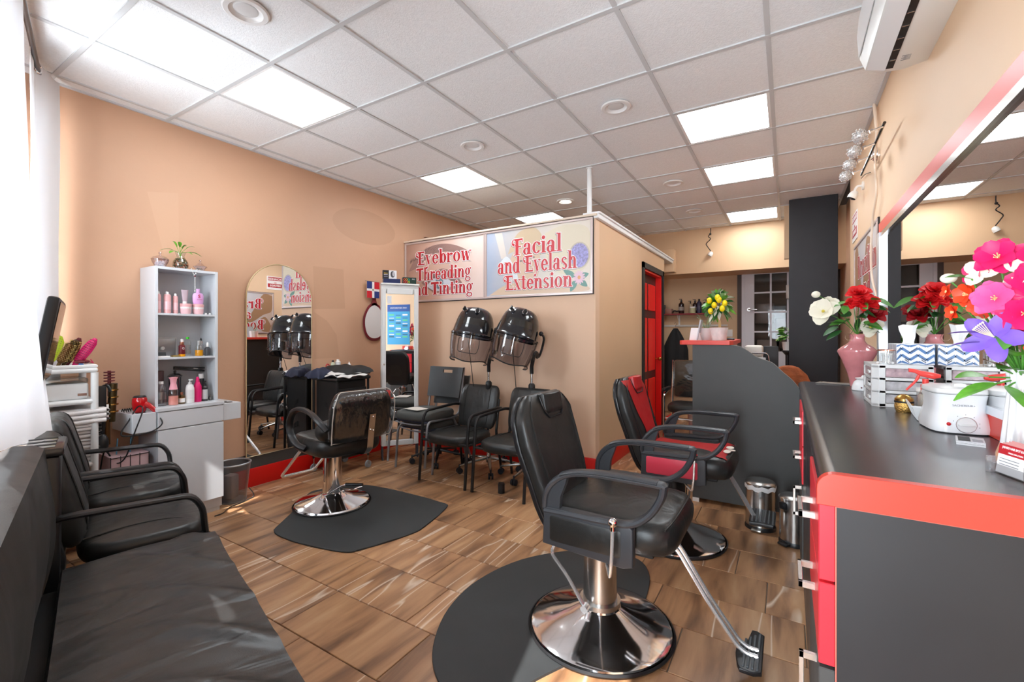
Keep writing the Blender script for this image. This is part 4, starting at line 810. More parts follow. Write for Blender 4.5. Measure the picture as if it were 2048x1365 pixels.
for p, d, l, w_ in [((0, -.01, .125), (-.1, -1, .35), .085, .035), ((0, -.01, .13), (.2, -.5, 1.1), .09, .04), ((0, 0, .13), (0, -.15, 1.3), .075, .045), ((0, 0, .13), (.3, .2, .6), .06, .045), ((0, .01, .13), (.1, .8, .9), .085, .03), ((0, .01, .125), (.2, 1, .25), .09, .035), ((0, -.01, .12), (.4, -.6, .1), .06, .04), ((0, .0, .12), (.4, .3, .1), .05, .035), ((0, 0, .13), (-.3, .5, .9), .07, .035)]:
    b = NB(); p = Vector(p); d = Vector(d); q = p+d.normalized()*.035; tube(b, [(0, 0, .09), p, q], .0015, n=5, sm=3); leaf(b, q, d, l, w_, .5, random.uniform(-.4, .4)); obj('leaf', b, LG, g)
t = thing('bead_string', 'string of small white beads hanging over the front edge of the shelf unit top', 'beads', (XL+.244, 1.555, TZ))
pts = [(0, -.022, .004), (.003, -.018, -.012), (.004, -.012, -.028), (.004, -.005, -.040), (.004, .006, -.028), (.004, .012, -.014), (.002, .014, .003)]+[(.004, .0, -.055-.0105*i) for i in range(9)]
for i, p in enumerate(pts): b = NB(); sph(b, p, .0035, u=8, v=6); obj('bead', b, LW, t)
b = NB(); sph(b, (.004, 0, -.047), .006, u=8, v=6); obj('medal', b, DRED, t); b = NB(); lathe(b, [(0, -.160), (.004, -.155), (.002, -.148), (.001, -.145)], c=(.004, 0, 0), n=8); obj('pendant', b, LW, t)
b = NB(); tube(b, [(0, -.022, .004), (.004, -.005, -.04), (.004, 0, -.05), (.004, 0, -.148)], .0008, n=4); tube(b, [(0, .014, .003), (.004, -.002, -.04)], .0008, n=4); obj('thread', b, LW, t)

# red hair dryer lying on the left side box with its cord
RDP = mat('red_glossy_plastic', '#b80f16', .12, coat=.6)
t = thing('hand_hair_dryer', 'glossy red handheld hair dryer on the left side box, nozzle up', 'hair dryer', (XL+.24, 1.235, .777), R(20))
b = NB(); lathe(b, [(.030, 0), (.033, .004), (.038, .03), (.042, .06), (.040, .085), (.034, .098)], n=28); bd = obj('barrel', b, RDP, t); b = NB(); lathe(b, [(.034, .094), (.036, .100), (.030, .106), (.028, .100)], n=28, caps=False); obj('rim', b, BLK, bd); b = NB(); lathe(b, [(.030, .100), (0, .101)], n=20); obj('grille', b, STEEL, bd)
b = NB(); tube(b, [(.03, .01, .055), (.055, .03, .03), (.075, .05, -.005)], [.018, .015, .012], n=12, sm=3); obj('handle', b, RDP, t); b = NB(); tube(b, [(.073, .048, -.002), (.09, .062, -.025)], [.010, .005], n=10); obj('cord_guard', b, STEEL, t)
b = NB(); p0 = Vector((XL+.325, 1.30, .745)); cpts = [(XL+.33, 1.31, .745), (XL+.36, 1.315, .70), (XL+.35, 1.27, .66), (XL+.335, 1.19, .645), (XL+.33, 1.11, .66), (XL+.30, 1.16, .74), (XL+.30, 1.205, .82), (XL+.345, 1.215, .80), (XL+.35, 1.17, .66), (XL+.34, 1.13, .52), (XL+.28, 1.10, .48), (XL+.2, 1.07, .55), (XL+.18, 1.05, .40)]
tube(b, cpts, .0042, n=7, sm=6); one('dryer_cord', b, BLK, 'looping black cord hanging from the red hair dryer past the side box', 'cord')
b = NB(); tube(b, [(XL+.20, 1.055, .60), (XL+.22, 1.09, .52), (XL+.26, 1.10, .46), (XL+.27, 1.06, .42), (XL+.3, 1.09, .36), (XL+.32, 1.13, .30), (XL+.3, 1.12, .16)], .004, n=6, sm=6); one('curling_iron_cord', b, BLK, 'thin black cord dangling below the curling irons by the wall', 'cord')
item('hair_clip', 'black claw clip lying beside the red hair dryer', 'clip', XL+.15, 1.20, .777, [('clip', lambda b: [tube(b, [(.0, -.03+.012*i, .004), (.015, -.03+.012*i, .022), (.04, -.03+.012*i, .003)], .003, n=5, sm=2) for i in range(6)], BLK)])
# small basket and bag on the floor behind the armchairs
t = thing('wire_basket', 'pink and grey plaid wire basket on the floor under the left side box', 'basket', (XL+.16, 1.17, 0), 0)
b = NB(); box(b, -.11, .13, -.10, .10, .01, .52, r=.008); obj('liner', b, mat('plaid_liner', '#c9a9ac', .7), t)
for i in range(7): b = NB(); box(b, .13, .134, -.10, .10, .06+.075*i, .064+.075*i); obj('wire', b, BLKM, t, smooth=0)
for i in range(5): b = NB(); box(b, .13, .134, -.10+.049*i, -.097+.049*i, .01, .52); obj('wire', b, BLKM, t, smooth=0)
for i in range(2): b = NB(); tube(b, [(.06, -.05+.07*i, .5), (.05, -.04+.07*i, .62)], .004); obj('comb_handle', b, col_of('#5f96b4'), t)
b = NB(); cushion(b, .12, .14, .34, .01, e=2.4); one('yellow_bag', b, col_of('#b9b23a'), 'yellow-green cloth bag on the floor behind the corner armchair', 'bag', (XL+.16, .98, 0))

# holder with round brushes and curling irons on the side of the cart
t = thing('tool_holder', 'black and brown cluster of curling irons and round brushes hanging beside the cart', 'hair tools', (XL+.25, 1.065, .0))
b = NB(); tube(b, [(0, 0, .60), (0, 0, .86)], .018, n=12); obj('iron_barrel', b, mat('bronze', '#6b4b2c', .3, .8), t)
b = NB(); tube(b, [(.0, .02, .74), (.005, .03, .98)], .022, n=12); obj('iron_barrel', b, mat('dark_bronze', '#4a3b22', .35, .7), t)
b = NB(); box(b, -.01, .04, -.05, -.01, .80, .97, r=.01); obj('holder_clip', b, BLK, t); b = NB(); tube(b, [(.01, -.03, .62), (.01, -.04, .80), (.02, -.02, .90)], .015, n=10, sm=3); obj('handle', b, BLK, t)
b = NB(); box(b, .03, .034, -.045, .0, .765, .855, r=.002); obj('print_card', b, LW, t); b = NB(); tube(b, [(.035, -.035, .80), (.035, -.02, .83), (.035, -.01, .80), (.035, -.025, .785)], .002, n=5); obj('print', b, BLK, t)
for i in range(5): b = NB(); cyl(b, (-.01, .015, .975+.018*i), (-.01, .015, .981+.018*i), .028 if i else .02, n=12); obj('brush_ring', b, DRED, t)
b = NB(); tube(b, [(-.02, -.04, .94), (0, 0, .97), (.02, .015, .93)], .010, n=8, sm=3); obj('handle', b, BLK, t); b = NB(); cyl(b, (-.01, .015, .90), (-.01, .015, 1.06), .009); obj('brush_core', b, DRED, t)
for i in range(4): b = NB(); cyl(b, (.005, .03, .80+.045*i), (.005, .03, .808+.045*i), .026, n=14); obj('band', b, GOLDM, t)
t = thing('round_brush', 'dark round hair brush hanging low behind the towels', 'brush', (XL+.30, 1.03, .60)); b = NB(); sph(b, (0, 0, .02), .03, sz=2.0); obj('head', b, BLK, t); b = NB(); tube(b, [(0, 0, .06), (0, .01, .18)], .008); obj('handle', b, BLK, t)

# white plastic cart with towels and a tray of brushes
CX, CY = XL+.19, .955
t = thing('cart', 'white plastic shelf cart in the corner, holding brushes, a white case and towels', 'cart', (CX, CY, 0), R(-4))
for z in (.16, .50, .875, 1.06): 
    b = NB(); box(b, -.16, .15, -.20, .055, z, z+.028, r=.012, seg=3); obj('shelf_board', b, PLA, t)
for x, y in ((.135, .04), (-.145, .04), (-.145, -.185), (.135, -.185)): b = NB(); cyl(b, (x, y, .02), (x, y, 1.06), .018, n=14); obj('post', b, PLA, t)
b = NB(); tube(b, [(-.15, -.19, 1.098), (.14, -.19, 1.098), (.14, .045, 1.098), (-.15, .045, 1.098)], .011, n=8, closed=True); obj('rail', b, PLA, t)
t = thing('storage_case', 'white plastic case with a clear lid on the cart shelf under the brushes', 'case', (CX, CY, .903), R(-4)); b = NB(); box(b, -.13, .11, -.175, .02, 0, .095, r=.012, seg=3); obj('case', b, PLA, t); b = NB(); box(b, -.135, .112, -.18, .018, .095, .125, r=.008); obj('lid', b, glass('clear_lid', (.93, .93, .9), .15, .1), t); b = NB(); box(b, .11, .113, -.03, .01, .02, .035); obj('latch', b, STEEL, t)
TW = mat('towel_white', '#e5dedc', .95, bump=1, bscale=260, bdist=.004)
for i, (z, h, x0, y1, d) in enumerate([(.528, .052, -.14, .05, 0), (.581, .045, -.13, .06, .005), (.627, .042, -.14, .05, -.004), (.670, .046, -.135, .07, .006), (.717, .04, -.12, .07, 0), (.758, .085, -.11, .10, .01)]):
    b = NB(); P = []
    lay = 3 if i == 5 else 2
    for k in range(lay):
        zz = h*(k+.5)/lay; hh = h/lay*.47; rows = []
        for a in range(19):
            q = a/18; rows.append([Vector((x0+(.255+.02*d*50*0+.008*sin(j+i*2))*q, y, zz+hh*s_*(1-.0*abs(q-.5))+.004*sin(q*9+i+k))) for j, (y, s_) in enumerate([(-.19, -.8), (-.195, 0), (-.19, .8), (-.1, 1), (0, 1), (y1-.02+d, .9), (y1+d, .2), (y1+d, -.4), (y1-.02+d, -.9), (-.1, -1)])])
        grid_surf(b, rows, close_v=True); b.faces.new([v for v in b.verts[-190:]][:10]) if False else None
        tube(b, [(x0+.255, -.185, zz), (x0+.256, -.09, zz+.004*sin(i)), (x0+.255, y1-.02+d, zz)], hh*1.05, n=8, sm=3, flat=(.9, 1))
    o = one('towel', b, TW, ['folded white towel at the bottom of the pile in the cart', 'folded white towel second from the bottom in the cart', 'folded white towel third from the bottom in the cart', 'folded white towel third from the top in the cart', 'folded white towel second from the top in the cart', 'thick loosely folded white towel on top of the pile in the cart'][i], 'towel', (CX, CY, z), R(-4), 'folded towels in the cart', smooth=60)
# brushes standing in the cart top tray
def paddle(label, x, y, tilt, lean, m, l=.20, w_=.055, bris=None, roundb=False):
    t = thing('hair_brush', label, 'hair brush', (x, y, 1.092)); t.rotation_euler = (lean, tilt, R(60)); t['group'] = 'hair brushes in the cart tray'
    b = NB(); loft(b, [((0, 0, z), (1, 0, 0), (0, 1, 0), hw, .008) for z, hw in ((0, w_*.16), (.03, w_*.28), (.06, w_*.45), (l*.6, w_*.5), (l*.85, w_*.42), (l, w_*.15))], e=2.2, n=16) if not roundb else lathe(b, [(.008, 0), (.010, .03), (.020, .04), (.022, .05), (.022, l-.01), (0, l)], n=16)
    obj('brush_body', b, m, t)
    if bris:
        b = NB()
        if roundb:
            for i in range(13):
                for j in range(12): a = j*pi/6+i*.26; z = .05+(l-.06)*i/12; tube(b, [(.021*cos(a), .021*sin(a), z), (.029*cos(a), .029*sin(a), z)], .0018, n=3)
        else:
            for i in range(12):
                z = .04+(l-.055)*i/11; 
                for j in range(5): x_ = (j-2)*w_*.17*(1-.5*abs(i/11-.5)); tube(b, [(x_, -.006, z), (x_*1.1, -.022, z)], .0016, n=3)
        o = obj('bristles', b, bris, t, kind='stuff', smooth=0)
paddle('yellow-green vented brush standing at the left of the cart tray', CX-.02, CY-.15, .35, .0, col_of('#b9cf1e'), .20, .075, col_of('#7d8f10'))
paddle('dark maroon paddle brush behind the yellow-green one', CX-.08, CY-.135, .25, .0, DRED, .215, .075, BLKM)
paddle('bronze round brush with pale bristles, middle of the cart tray', CX+.0, CY-.10, .42, .0, mat('bronze', '#6b4b2c', .3, .8), .16, .05, col_of('#d9c07a'), True)
paddle('gold-brown round brush right of the middle in the cart tray', CX-.01, CY-.075, .38, .0, mat('dark_bronze', '#4a3b22', .35, .7), .175, .05, col_of('#caa85a'), True)
paddle('orange-tipped dark brush behind the pink one in the cart tray', CX-.05, CY-.05, .35, .0, DRED, .185, .05, BLKM)
paddle('hot pink vented brush with black bristles leaning right in the cart tray', CX+.0, CY-.03, .55, .0, HOT, .20, .055, BLKM)
t = thing('sunglasses', 'dark glasses with red arms lying at the right end of the cart tray', 'glasses', (CX+.05, CY+.0, 1.112), R(50)); b = NB(); sph(b, (0, -.03, .01), .024, sx=1, sy=.9, sz=.5); sph(b, (0, .025, .01), .024, sx=1, sy=.9, sz=.5); obj('lens', b, DRED, t); b = NB(); tube(b, [(0, .045, .012), (.02, .07, .0), (.0, .085, .02)], .003, n=5); obj('temple', b, HOT, t)
b = NB(); lathe(b, [(0, 0), (.012, 0), (.012, .02), (.009, .024), (0, .024)], n=14); one('nail_polish', b, col_of('#3f6fa8'), 'tiny blue bottle at the front of the cart tray', 'bottle', (CX+.10, CY-.02, 1.09))

# mesh waste bin
t = thing('waste_bin', 'grey wire-mesh waste bin between the white station and the arched mirror', 'waste bin', (-3.66, 1.835, 0))
MESH = glass('wire_mesh', (.60, .61, .64), .16, .5)
b = NB(); lathe(b, [(.088, .01), (.118, .29)], n=36, caps=False); obj('mesh_wall', b, MESH, t); b = NB(); lathe(b, [(0, .0), (.092, 0), (.093, .012), (0, .012)], n=32); obj('bottom', b, mat('bin_grey', '#77797c', .5, .4), t)
b = NB(); tube(b, [(.119*cos(a), .119*sin(a), .292) for a in [2*pi*i/40 for i in range(40)]], .006, n=8, closed=True); obj('rim', b, mat('rim_silver', '#b9bcc0', .35, .7), t)
b = NB(); box(b, -.05, .03, -.04, .04, .02, .20, r=.01, M=Matrix.Rotation(.4, 4, 'Z')); one('bin_contents', b, col_of('#8f7f7c'), 'crumpled dull paper inside the mesh waste bin', 'rubbish', (-3.67, 1.83, 0))
b = NB(); tube(b, [(-3.56, 1.90, .10), (-3.545, 1.93, .03), (-3.55, 1.86, .006), (-3.52, 1.74, .006), (-3.45, 1.66, .006), (-3.44, 1.60, .006)], .004, n=6, sm=5); one('loose_cable', b, BLK, 'thin black cable running along the floor past the mesh bin', 'cord')

# arched mirror with a thin gold frame
def arch(y0, y1, z0, z1, n=24):
    r = (y1-y0)/2; c = (y0+y1)/2; return [(y0, z0), (y1, z0)]+[(c+r*cos(a), z1-r+r*sin(a)) for a in [pi*i/n for i in range(n+1)]]
t = thing('arched_mirror', 'tall arched floor mirror with a thin gold frame on the peach wall', 'mirror', (XL+.005+2.64*sin(R(.9)), 2.64*(1-cos(R(.9))), 0), R(.9))
MX = Matrix(((0, 0, 1, 0), (1, 0, 0, 0), (0, 1, 0, 0), (0, 0, 0, 1)))
b = NB(); prism(b, arch(2.035, 2.635, .262, 1.90), .0, .012, M=MX); obj('mirror_glass', b, MIR, t, smooth=0)
b = NB(); P = arch(2.03, 2.64, .257, 1.906); tube(b, [(.010, y, z) for y, z in P], .005, n=8, closed=True); obj('frame', b, mat('pale_gold', '#d9c39a', .3, .5), t)
# ================================================================ SIGNS AND FAR LEFT CORNER
# fat high-contrast lettering for the shop signs, drawn from strokes
def O(cx, cy, rx, ry, ix, iy, a0=0, a1=360): return ('o', cx, cy, rx, ry, ix, iy, a0, a1)
def Rr(*a): return ('r',)+a
def Ln(*a): return ('l',)+a
def Dt(cx, cy, r): return ('o', cx, cy, r, r, 0, 0, 0, 360)
def sf(x0, x1, y): return Rr(x0, y-.0, x1, y+.045)
GL_ = {
 'o': (.46, [O(.22, .25, .21, .26, .075, .22)]), 'e': (.42, [O(.21, .25, .20, .26, .07, .195, 8, 325), Rr(.12, .24, .40, .29)]),
 'c': (.40, [O(.21, .25, .20, .26, .07, .21, 50, 325), Dt(.33, .40, .06)]),
 'a': (.45, [O(.18, .14, .16, .155, .045, .115), Rr(.24, 0, .37, .38), O(.21, .36, .165, .15, .03, .12, 0, 160), Dt(.10, .37, .06), sf(.24, .44, 0)]),
 'd': (.48, [O(.20, .25, .18, .26, .05, .215), Rr(.28, 0, .41, .75), sf(.22, .30, .72), sf(.40, .46, 0)]),
 'b': (.47, [Rr(.05, 0, .18, .75), O(.27, .25, .18, .26, .05, .215), sf(0, .06, .72)]),
 'h': (.50, [Rr(.05, 0, .18, .75), O(.275, .33, .155, .18, .03, .15, 0, 170), Rr(.30, 0, .43, .34), sf(0, .23, 0), sf(.26, .48, 0), sf(0, .06, .72)]),
 'n': (.50, [Rr(.05, 0, .18, .5), O(.275, .33, .155, .18, .03, .15, 0, 170), Rr(.30, 0, .43, .34), sf(0, .23, 0), sf(.26, .48, 0), sf(0, .06, .47)]),
 'r': (.38, [Rr(.05, 0, .18, .5), O(.27, .34, .10, .15, .03, .12, 30, 170), Dt(.31, .42, .065), sf(0, .24, 0), sf(0, .06, .47)]),
 'i': (.25, [Rr(.06, 0, .19, .5), Dt(.125, .645, .08), sf(.01, .24, 0), sf(0, .08, .47)]), 'l': (.25, [Rr(.06, 0, .19, .75), sf(.01, .24, 0), sf(0, .08, .72)]),
 't': (.32, [Rr(.08, .04, .21, .66), Rr(.0, .46, .30, .50), O(.20, .09, .12, .10, .0, .06, 180, 350)]),
 's': (.37, [O(.18, .37, .15, .14, .05, .10, 20, 240), O(.18, .13, .16, .14, .05, .10, -150, 70), Ln(.10, .34, .27, .16, .12)]),
 'x': (.43, [Ln(.09, .49, .33, .01, .12), Ln(.35, .49, .07, .01, .035), sf(0, .19, .47), sf(.27, .42, .47), sf(0, .15, 0), sf(.24, .43, 0)]),
 'y': (.43, [Ln(.09, .49, .23, .02, .12), Ln(.36, .49, .13, -.19, .035), Dt(.09, -.17, .06), sf(0, .19, .47), sf(.27, .42, .47)]),
 'w': (.60, [Ln(.09, .49, .19, .01, .12), Ln(.19, .01, .30, .49, .035), Ln(.30, .49, .40, .01, .12), Ln(.41, .01, .54, .49, .035), sf(0, .18, .47), sf(.45, .60, .47)]),
 'g': (.45, [O(.19, .31, .17, .20, .055, .16), Dt(.38, .47, .05), O(.20, -.09, .19, .13, .12, .075), Ln(.10, .12, .12, .0, .07), Ln(.12, .02, .32, -.01, .10)]),
 'z': (.40, [Rr(.03, .45, .36, .5), Ln(.30, .46, .10, .04, .12), Rr(.03, 0, .37, .05), Rr(.03, .36, .06, .5), Rr(.34, .0, .37, .14)]),
 'E': (.58, [Rr(.15, 0, .30, .72), Rr(.10, .635, .52, .72), Rr(.10, 0, .55, .07), Rr(.28, .345, .43, .40), Rr(.49, .54, .52, .72), Rr(.52, 0, .55, .18), Rr(.41, .28, .435, .47), O(.10, .56, .14, .16, .09, .125, 60, 330), Dt(.06, .49, .05)]),
 'F': (.50, [Rr(.15, 0, .30, .72), Rr(.10, .635, .50, .72), Rr(.08, 0, .38, .035), Rr(.28, .345, .42, .40), Rr(.47, .54, .50, .72), O(.10, .56, .14, .16, .09, .125, 60, 330), Dt(.06, .49, .05)]),
 'T': (.56, [Rr(.19, 0, .37, .72), Rr(.0, .60, .55, .72), Rr(0, .55, .03, .72), Rr(.52, .55, .55, .72), sf(.12, .43, 0)]),
 'B': (.58, [Rr(.12, 0, .27, .72), O(.27, .53, .20, .19, .07, .155, -90, 90), O(.28, .19, .24, .20, .09, .155, -90, 90), O(.08, .56, .14, .16, .09, .125, 60, 330), Rr(.06, 0, .2, .03)]),
 'W': (.84, [Ln(.13, .71, .27, .01, .15), Ln(.27, .01, .42, .71, .04), Ln(.42, .71, .56, .01, .15), Ln(.58, .01, .74, .71, .04), sf(0, .26, .69), sf(.64, .84, .69)]),
 ' ': (.20, [])}
def sign_text(s, x0, x1, z0, h, M, parent, mred, g=.03, hx=None):
    adv = sum(GL_[c][0] for c in s); kx = (x1-x0)/adv; kz = h
    for grow, dx, dz, dep, m in ((g, -.012, -.016, .0006, SIGN_DK), (g, 0, 0, .0012, SIGN_W), (0, 0, 0, .0018, mred)):
        b = NB(); cx = 0; kk = 0
        for c in s:
            a, prims = GL_[c]
            for p in prims:
                if p[0] == 'r': q = [(p[1]-grow, p[2]-grow), (p[3]+grow, p[2]-grow), (p[3]+grow, p[4]+grow), (p[1]-grow, p[4]+grow)]; polys = [q]
                elif p[0] == 'l':
                    ax, ay, bx, by, w_ = p[1:]; hw = w_/2+grow; L0 = math.hypot(bx-ax, by-ay); ux, uy = (bx-ax)/L0*grow, (by-ay)/L0*grow
                    polys = [[(ax-ux-hw, ay-uy), (ax-ux+hw, ay-uy), (bx+ux+hw, by+uy), (bx+ux-hw, by+uy)]]
                else:
                    _, ox, oy, rx, ry, ix, iy, a0, a1 = p; n = max(8, int(abs(a1-a0)/18)); polys = []
                    rx += grow; ry += grow; ix = max(0, ix-grow); iy = max(0, iy-grow)
                    for k in range(n):
                        u, v = R(a0+(a1-a0)*k/n), R(a0+(a1-a0)*(k+1)/n)
                        q = [(ox+rx*cos(u), oy+ry*sin(u)), (ox+rx*cos(v), oy+ry*sin(v))]
                        q += [(ox+ix*cos(v), oy+iy*sin(v)), (ox+ix*cos(u), oy+iy*sin(u))] if ix > .001 or iy > .001 else [(ox, oy)]
                        polys.append(q)
                kk += 1
                for q in polys: b.faces.new([b.verts.new(M @ Vector((x0+(cx+x+dx)*kx, z0+(y+dz)*kz, dep+.000012*(kk % 30)))) for x, y in q])
            cx += a
        obj('sign_lettering', b, m, parent, smooth=0)
SIGN_DK = mat('sign_shadow', '#5a4a52', .4); SIGN_W = mat('sign_white', '#f4f0ee', .35); SIGN_R = mat('sign_red', '#b8242e', .35)
def flat(name, pts, dep, m, parent, M):
    b = NB(); b.faces.new([b.verts.new(M @ Vector((x, z, dep))) for x, z in pts]); return obj(name, b, m, parent, smooth=0)
def blob(cx, cy, rx, ry, n=28, a0=0, a1=2*pi, rot=0): 
    o = []
    for i in range(n): a = a0+(a1-a0)*i/(n if a1-a0 > 6.2 else n-1); x, y = rx*cos(a), ry*sin(a); o.append((cx+x*cos(rot)-y*sin(rot), cy+x*sin(rot)+y*cos(rot)))
    return o
def sm2(P, k=5, closed=True): return [(p.x, p.y) for p in smooth_path([(x, y, 0) for x, y in P]+([(P[0][0], P[0][1], 0)] if closed else []), k)[:-1 if closed else None]]
def skin_print(name, c1, c2, c3, ang=0, pos=(.0, .5, 1), sc=1.0):
    m = mat(name, c1, .32); nt = m.node_tree; N = nt.nodes; L = nt.links; p = N['Principled BSDF']
    tc = N.new('ShaderNodeTexCoord'); mp = N.new('ShaderNodeMapping'); L.new(tc.outputs['Generated'], mp.inputs[0]); mp.inputs['Rotation'].default_value = (0, ang, 0)
    gr = N.new('ShaderNodeTexGradient'); n = N.new('ShaderNodeTexNoise'); n.inputs['Scale'].default_value = 3.0*sc; n.inputs['Detail'].default_value = 3
    L.new(mp.outputs[0], gr.inputs[0]); L.new(tc.outputs['Generated'], n.inputs[0]); ad = N.new('ShaderNodeMath'); ad.operation = 'MULTIPLY_ADD'; ad.inputs[1].default_value = .35; L.new(n.outputs[0], ad.inputs[0]); 
    sb = N.new('ShaderNodeMath'); sb.operation = 'SUBTRACT'; sb.inputs[1].default_value = .17; L.new(gr.outputs[0], sb.inputs[0]); L.new(sb.outputs[0], ad.inputs[2])
    cr = N.new('ShaderNodeValToRGB'); L.new(ad.outputs[0], cr.inputs[0]); e = cr.color_ramp.elements; e[0].position = pos[0]; e[0].color = lin(c1); e[1].position = pos[2]; e[1].color = lin(c3); q = e.new(pos[1]); q.color = lin(c2); L.new(cr.outputs[0], p.inputs['Base Color']); return m
SFR = mat('sign_frame', '#c9b8b4', .3, .3)
def sign_board(name, label, w_, h, M0, loc, pm):
    """local x to the right, z up, front towards -Y (then turned by M0)"""
    t = thing(name, label, 'sign', loc, M0); b = NB(); box(b, 0, w_, -.008, 0, 0, h); obj('board', b, pm, t, smooth=0)
    for x0, x1, z0, z1 in ((0, w_, 0, .022), (0, w_, h-.022, h), (0, .022, .022, h-.022), (w_-.022, w_, .022, h-.022)): b = NB(); box(b, x0, x1, -.016, -.004, z0, z1, r=.003, seg=1); obj('frame_strip', b, SFR, t, smooth=0)
    for x0, x1, z0, z1 in ((-.006, w_+.006, -.006, 0), (-.006, w_+.006, h, h+.006), (w_, w_+.006, 0, h)): b = NB(); box(b, x0, x1, -.010, 0, z0, z1); obj('frame_edge', b, BLKM, t, smooth=0)
    return t
FM = Matrix(((1, 0, 0, 0), (0, 0, -1, -.0082), (0, 1, 0, 0), (0, 0, 0, 1)))      # (x, z, depth) -> sign local
SK = skin_print('eyebrow_print', '#a98474', '#cfa795', '#e3cdc4', 0, (.0, .35, .9))
t = sign_board('wall_sign', 'left wall sign with an eyebrow photo reading Eyebrow Threading and Tinting', 1.16, .70, 0, (XL+.005, YP-.001, 1.66), SK)
BR = mat('brow_hair', '#5d4a50', .6); BR2 = mat('brow_shade', '#98776f', .5)
flat('brow_shade', sm2([(.06, .36), (.16, .50), (.34, .61), (.56, .64), (.78, .60), (.98, .50), (.80, .52), (.56, .55), (.36, .50), (.20, .40)]), .0002, BR2, t, FM)
b = NB()
for i in range(360):
    f = random.random(); x = .08+.86*f; top = .36+.27*sin(pi*min(1, .12+f*.82))**.9; th = .09*sin(pi*min(1, f*.9+.08)); y = top-th*random.random()*1.1; a = R(75-95*f+random.uniform(-12, 12)); l = .035+.03*random.random(); dx, dy = l*cos(a), l*sin(a)*.7
    b.faces.new([b.verts.new(FM @ Vector((px, py, .0004))) for px, py in ((x, y), (x+.004, y), (x+dx, y+dy))])
obj('brow_hairs', b, BR, t, kind='stuff', smooth=0)
flat('eyelid_print', sm2([(.26, .22), (.42, .33), (.60, .36), (.76, .28), (.86, .16), (.70, .12), (.46, .10)]), .0002, BR2, t, FM)
flat('eye_print', sm2([(.34, .18), (.46, .26), (.60, .27), (.72, .18), (.60, .12), (.46, .12)]), .0004, col_of('#c9ccd6'), t, FM); flat('iris_print', blob(.53, .20, .06, .065), .0005, col_of('#6f8796'), t, FM)
b = NB()
for i in range(60):
    f = i/59; x = .32+.44*f; y = .19+.09*sin(pi*f); a = R(120-70*f); l = .05
    b.faces.new([b.verts.new(FM @ Vector((px, py, .0005))) for px, py in ((x-.003, y), (x+.003, y), (x+l*cos(a), y+l*sin(a)))])
obj('eyelash_print', b, BR, t, kind='stuff', smooth=0)
X0 = XL+.005
sign_text('Eyebrow', -3.68-X0, -2.885-X0, .425, .215, FM, t, SIGN_R); sign_text('Threading', -3.68-X0, -2.885-X0, .245, .20, FM, t, SIGN_R); sign_text('and Tinting', -3.80-X0, -2.86-X0, .075, .20, FM, t, SIGN_R)
FP = skin_print('facial_print', '#a9b4c8', '#cfc9c6', '#e6dccf', 0, (.05, .35, .75))
t = sign_board('wall_sign', 'right wall sign with a facial photo reading Facial and Eyelash Extension', 1.195, .70, 0, (-2.706, YP-.001, 1.66), FP)
SKN = col_of('#dcbfa8'); FM2 = FM
flat('headwrap_print', sm2([(.28, .44), (.36, .60), (.46, .67), (.60, .67), (.68, .56), (.66, .40), (.48, .48)]), .0002, col_of('#d6bf9f'), t, FM)
flat('face_print', sm2([(.32, .20), (.30, .36), (.40, .50), (.54, .52), (.64, .42), (.64, .24), (.54, .10), (.42, .08)]), .0003, SKN, t, FM)
flat('sleeve_print', [(.12, .67), (.21, .67), (.27, .40), (.20, .40)], .0004, col_of('#dcd3cb'), t, FM); flat('glove_print', sm2([(.17, .34), (.26, .42), (.34, .34), (.40, .20), (.36, .16), (.24, .24)]), .0005, col_of('#dfe4ea'), t, FM)
for x, z in ((.42, .36), (.56, .385)): flat('eye_print', blob(x, z, .035, .010), .0005, col_of('#8e7c78'), t, FM)
flat('lips_print', blob(.47, .17, .03, .012), .0005, col_of('#cf9a96'), t, FM)
flat('shoulder_print', sm2([(.05, .03), (.30, .14), (.60, .10), (1.0, .12), (1.15, .03), (.6, .028)]), .0002, col_of('#d9bfa6'), t, FM)
flat('towel_print', sm2([(.70, .60), (.90, .66), (1.15, .60), (1.16, .30), (.98, .18), (.74, .30)]), .0002, col_of('#e2d7c0'), t, FM)
flat('bowl_print', blob(1.06, .36, .105, .125, 36), .0004, col_of('#c9bfae'), t, FM); flat('bath_salt_print', blob(1.06, .36, .092, .112, 36), .0005, mat('salt_print', '#a7a3d4', .5, var=.35, vscale=70), t, FM)
for a, l in ((.3, .12), (2.6, .16), (4.2, .14), (5.6, .13)): flat('leaf_print', sm2([(1.04, .15), (1.04+l*.5*cos(a)-.03*sin(a), .15+l*.5*sin(a)+.03*cos(a)), (1.04+l*cos(a), .15+l*sin(a)), (1.04+l*.5*cos(a)+.03*sin(a), .15+l*.5*sin(a)-.03*cos(a))]), .0004, col_of('#6f9a90'), t, FM)
for i in range(14): a = i*2*pi/14; flat('petal_print', blob(1.06+.035*cos(a), .155+.04*sin(a), .028, .009, 10, rot=a), .00055+.00001*i, col_of('#e6c3d2'), t, FM)
flat('flower_centre_print', blob(1.06, .155, .016, .018, 14), .0008, col_of('#dca06a'), t, FM)
X0 = -2.706; SR2 = mat('sign_red_bright', '#cf3a42', .35)
sign_text('Facial', -2.37-X0, -1.82-X0, .42, .23, FM, t, SR2); sign_text('and Eyelash', -2.55-X0, -1.665-X0, .245, .225, FM, t, SR2); sign_text('Extension', -2.47-X0, -1.71-X0, .075, .205, FM, t, SR2)
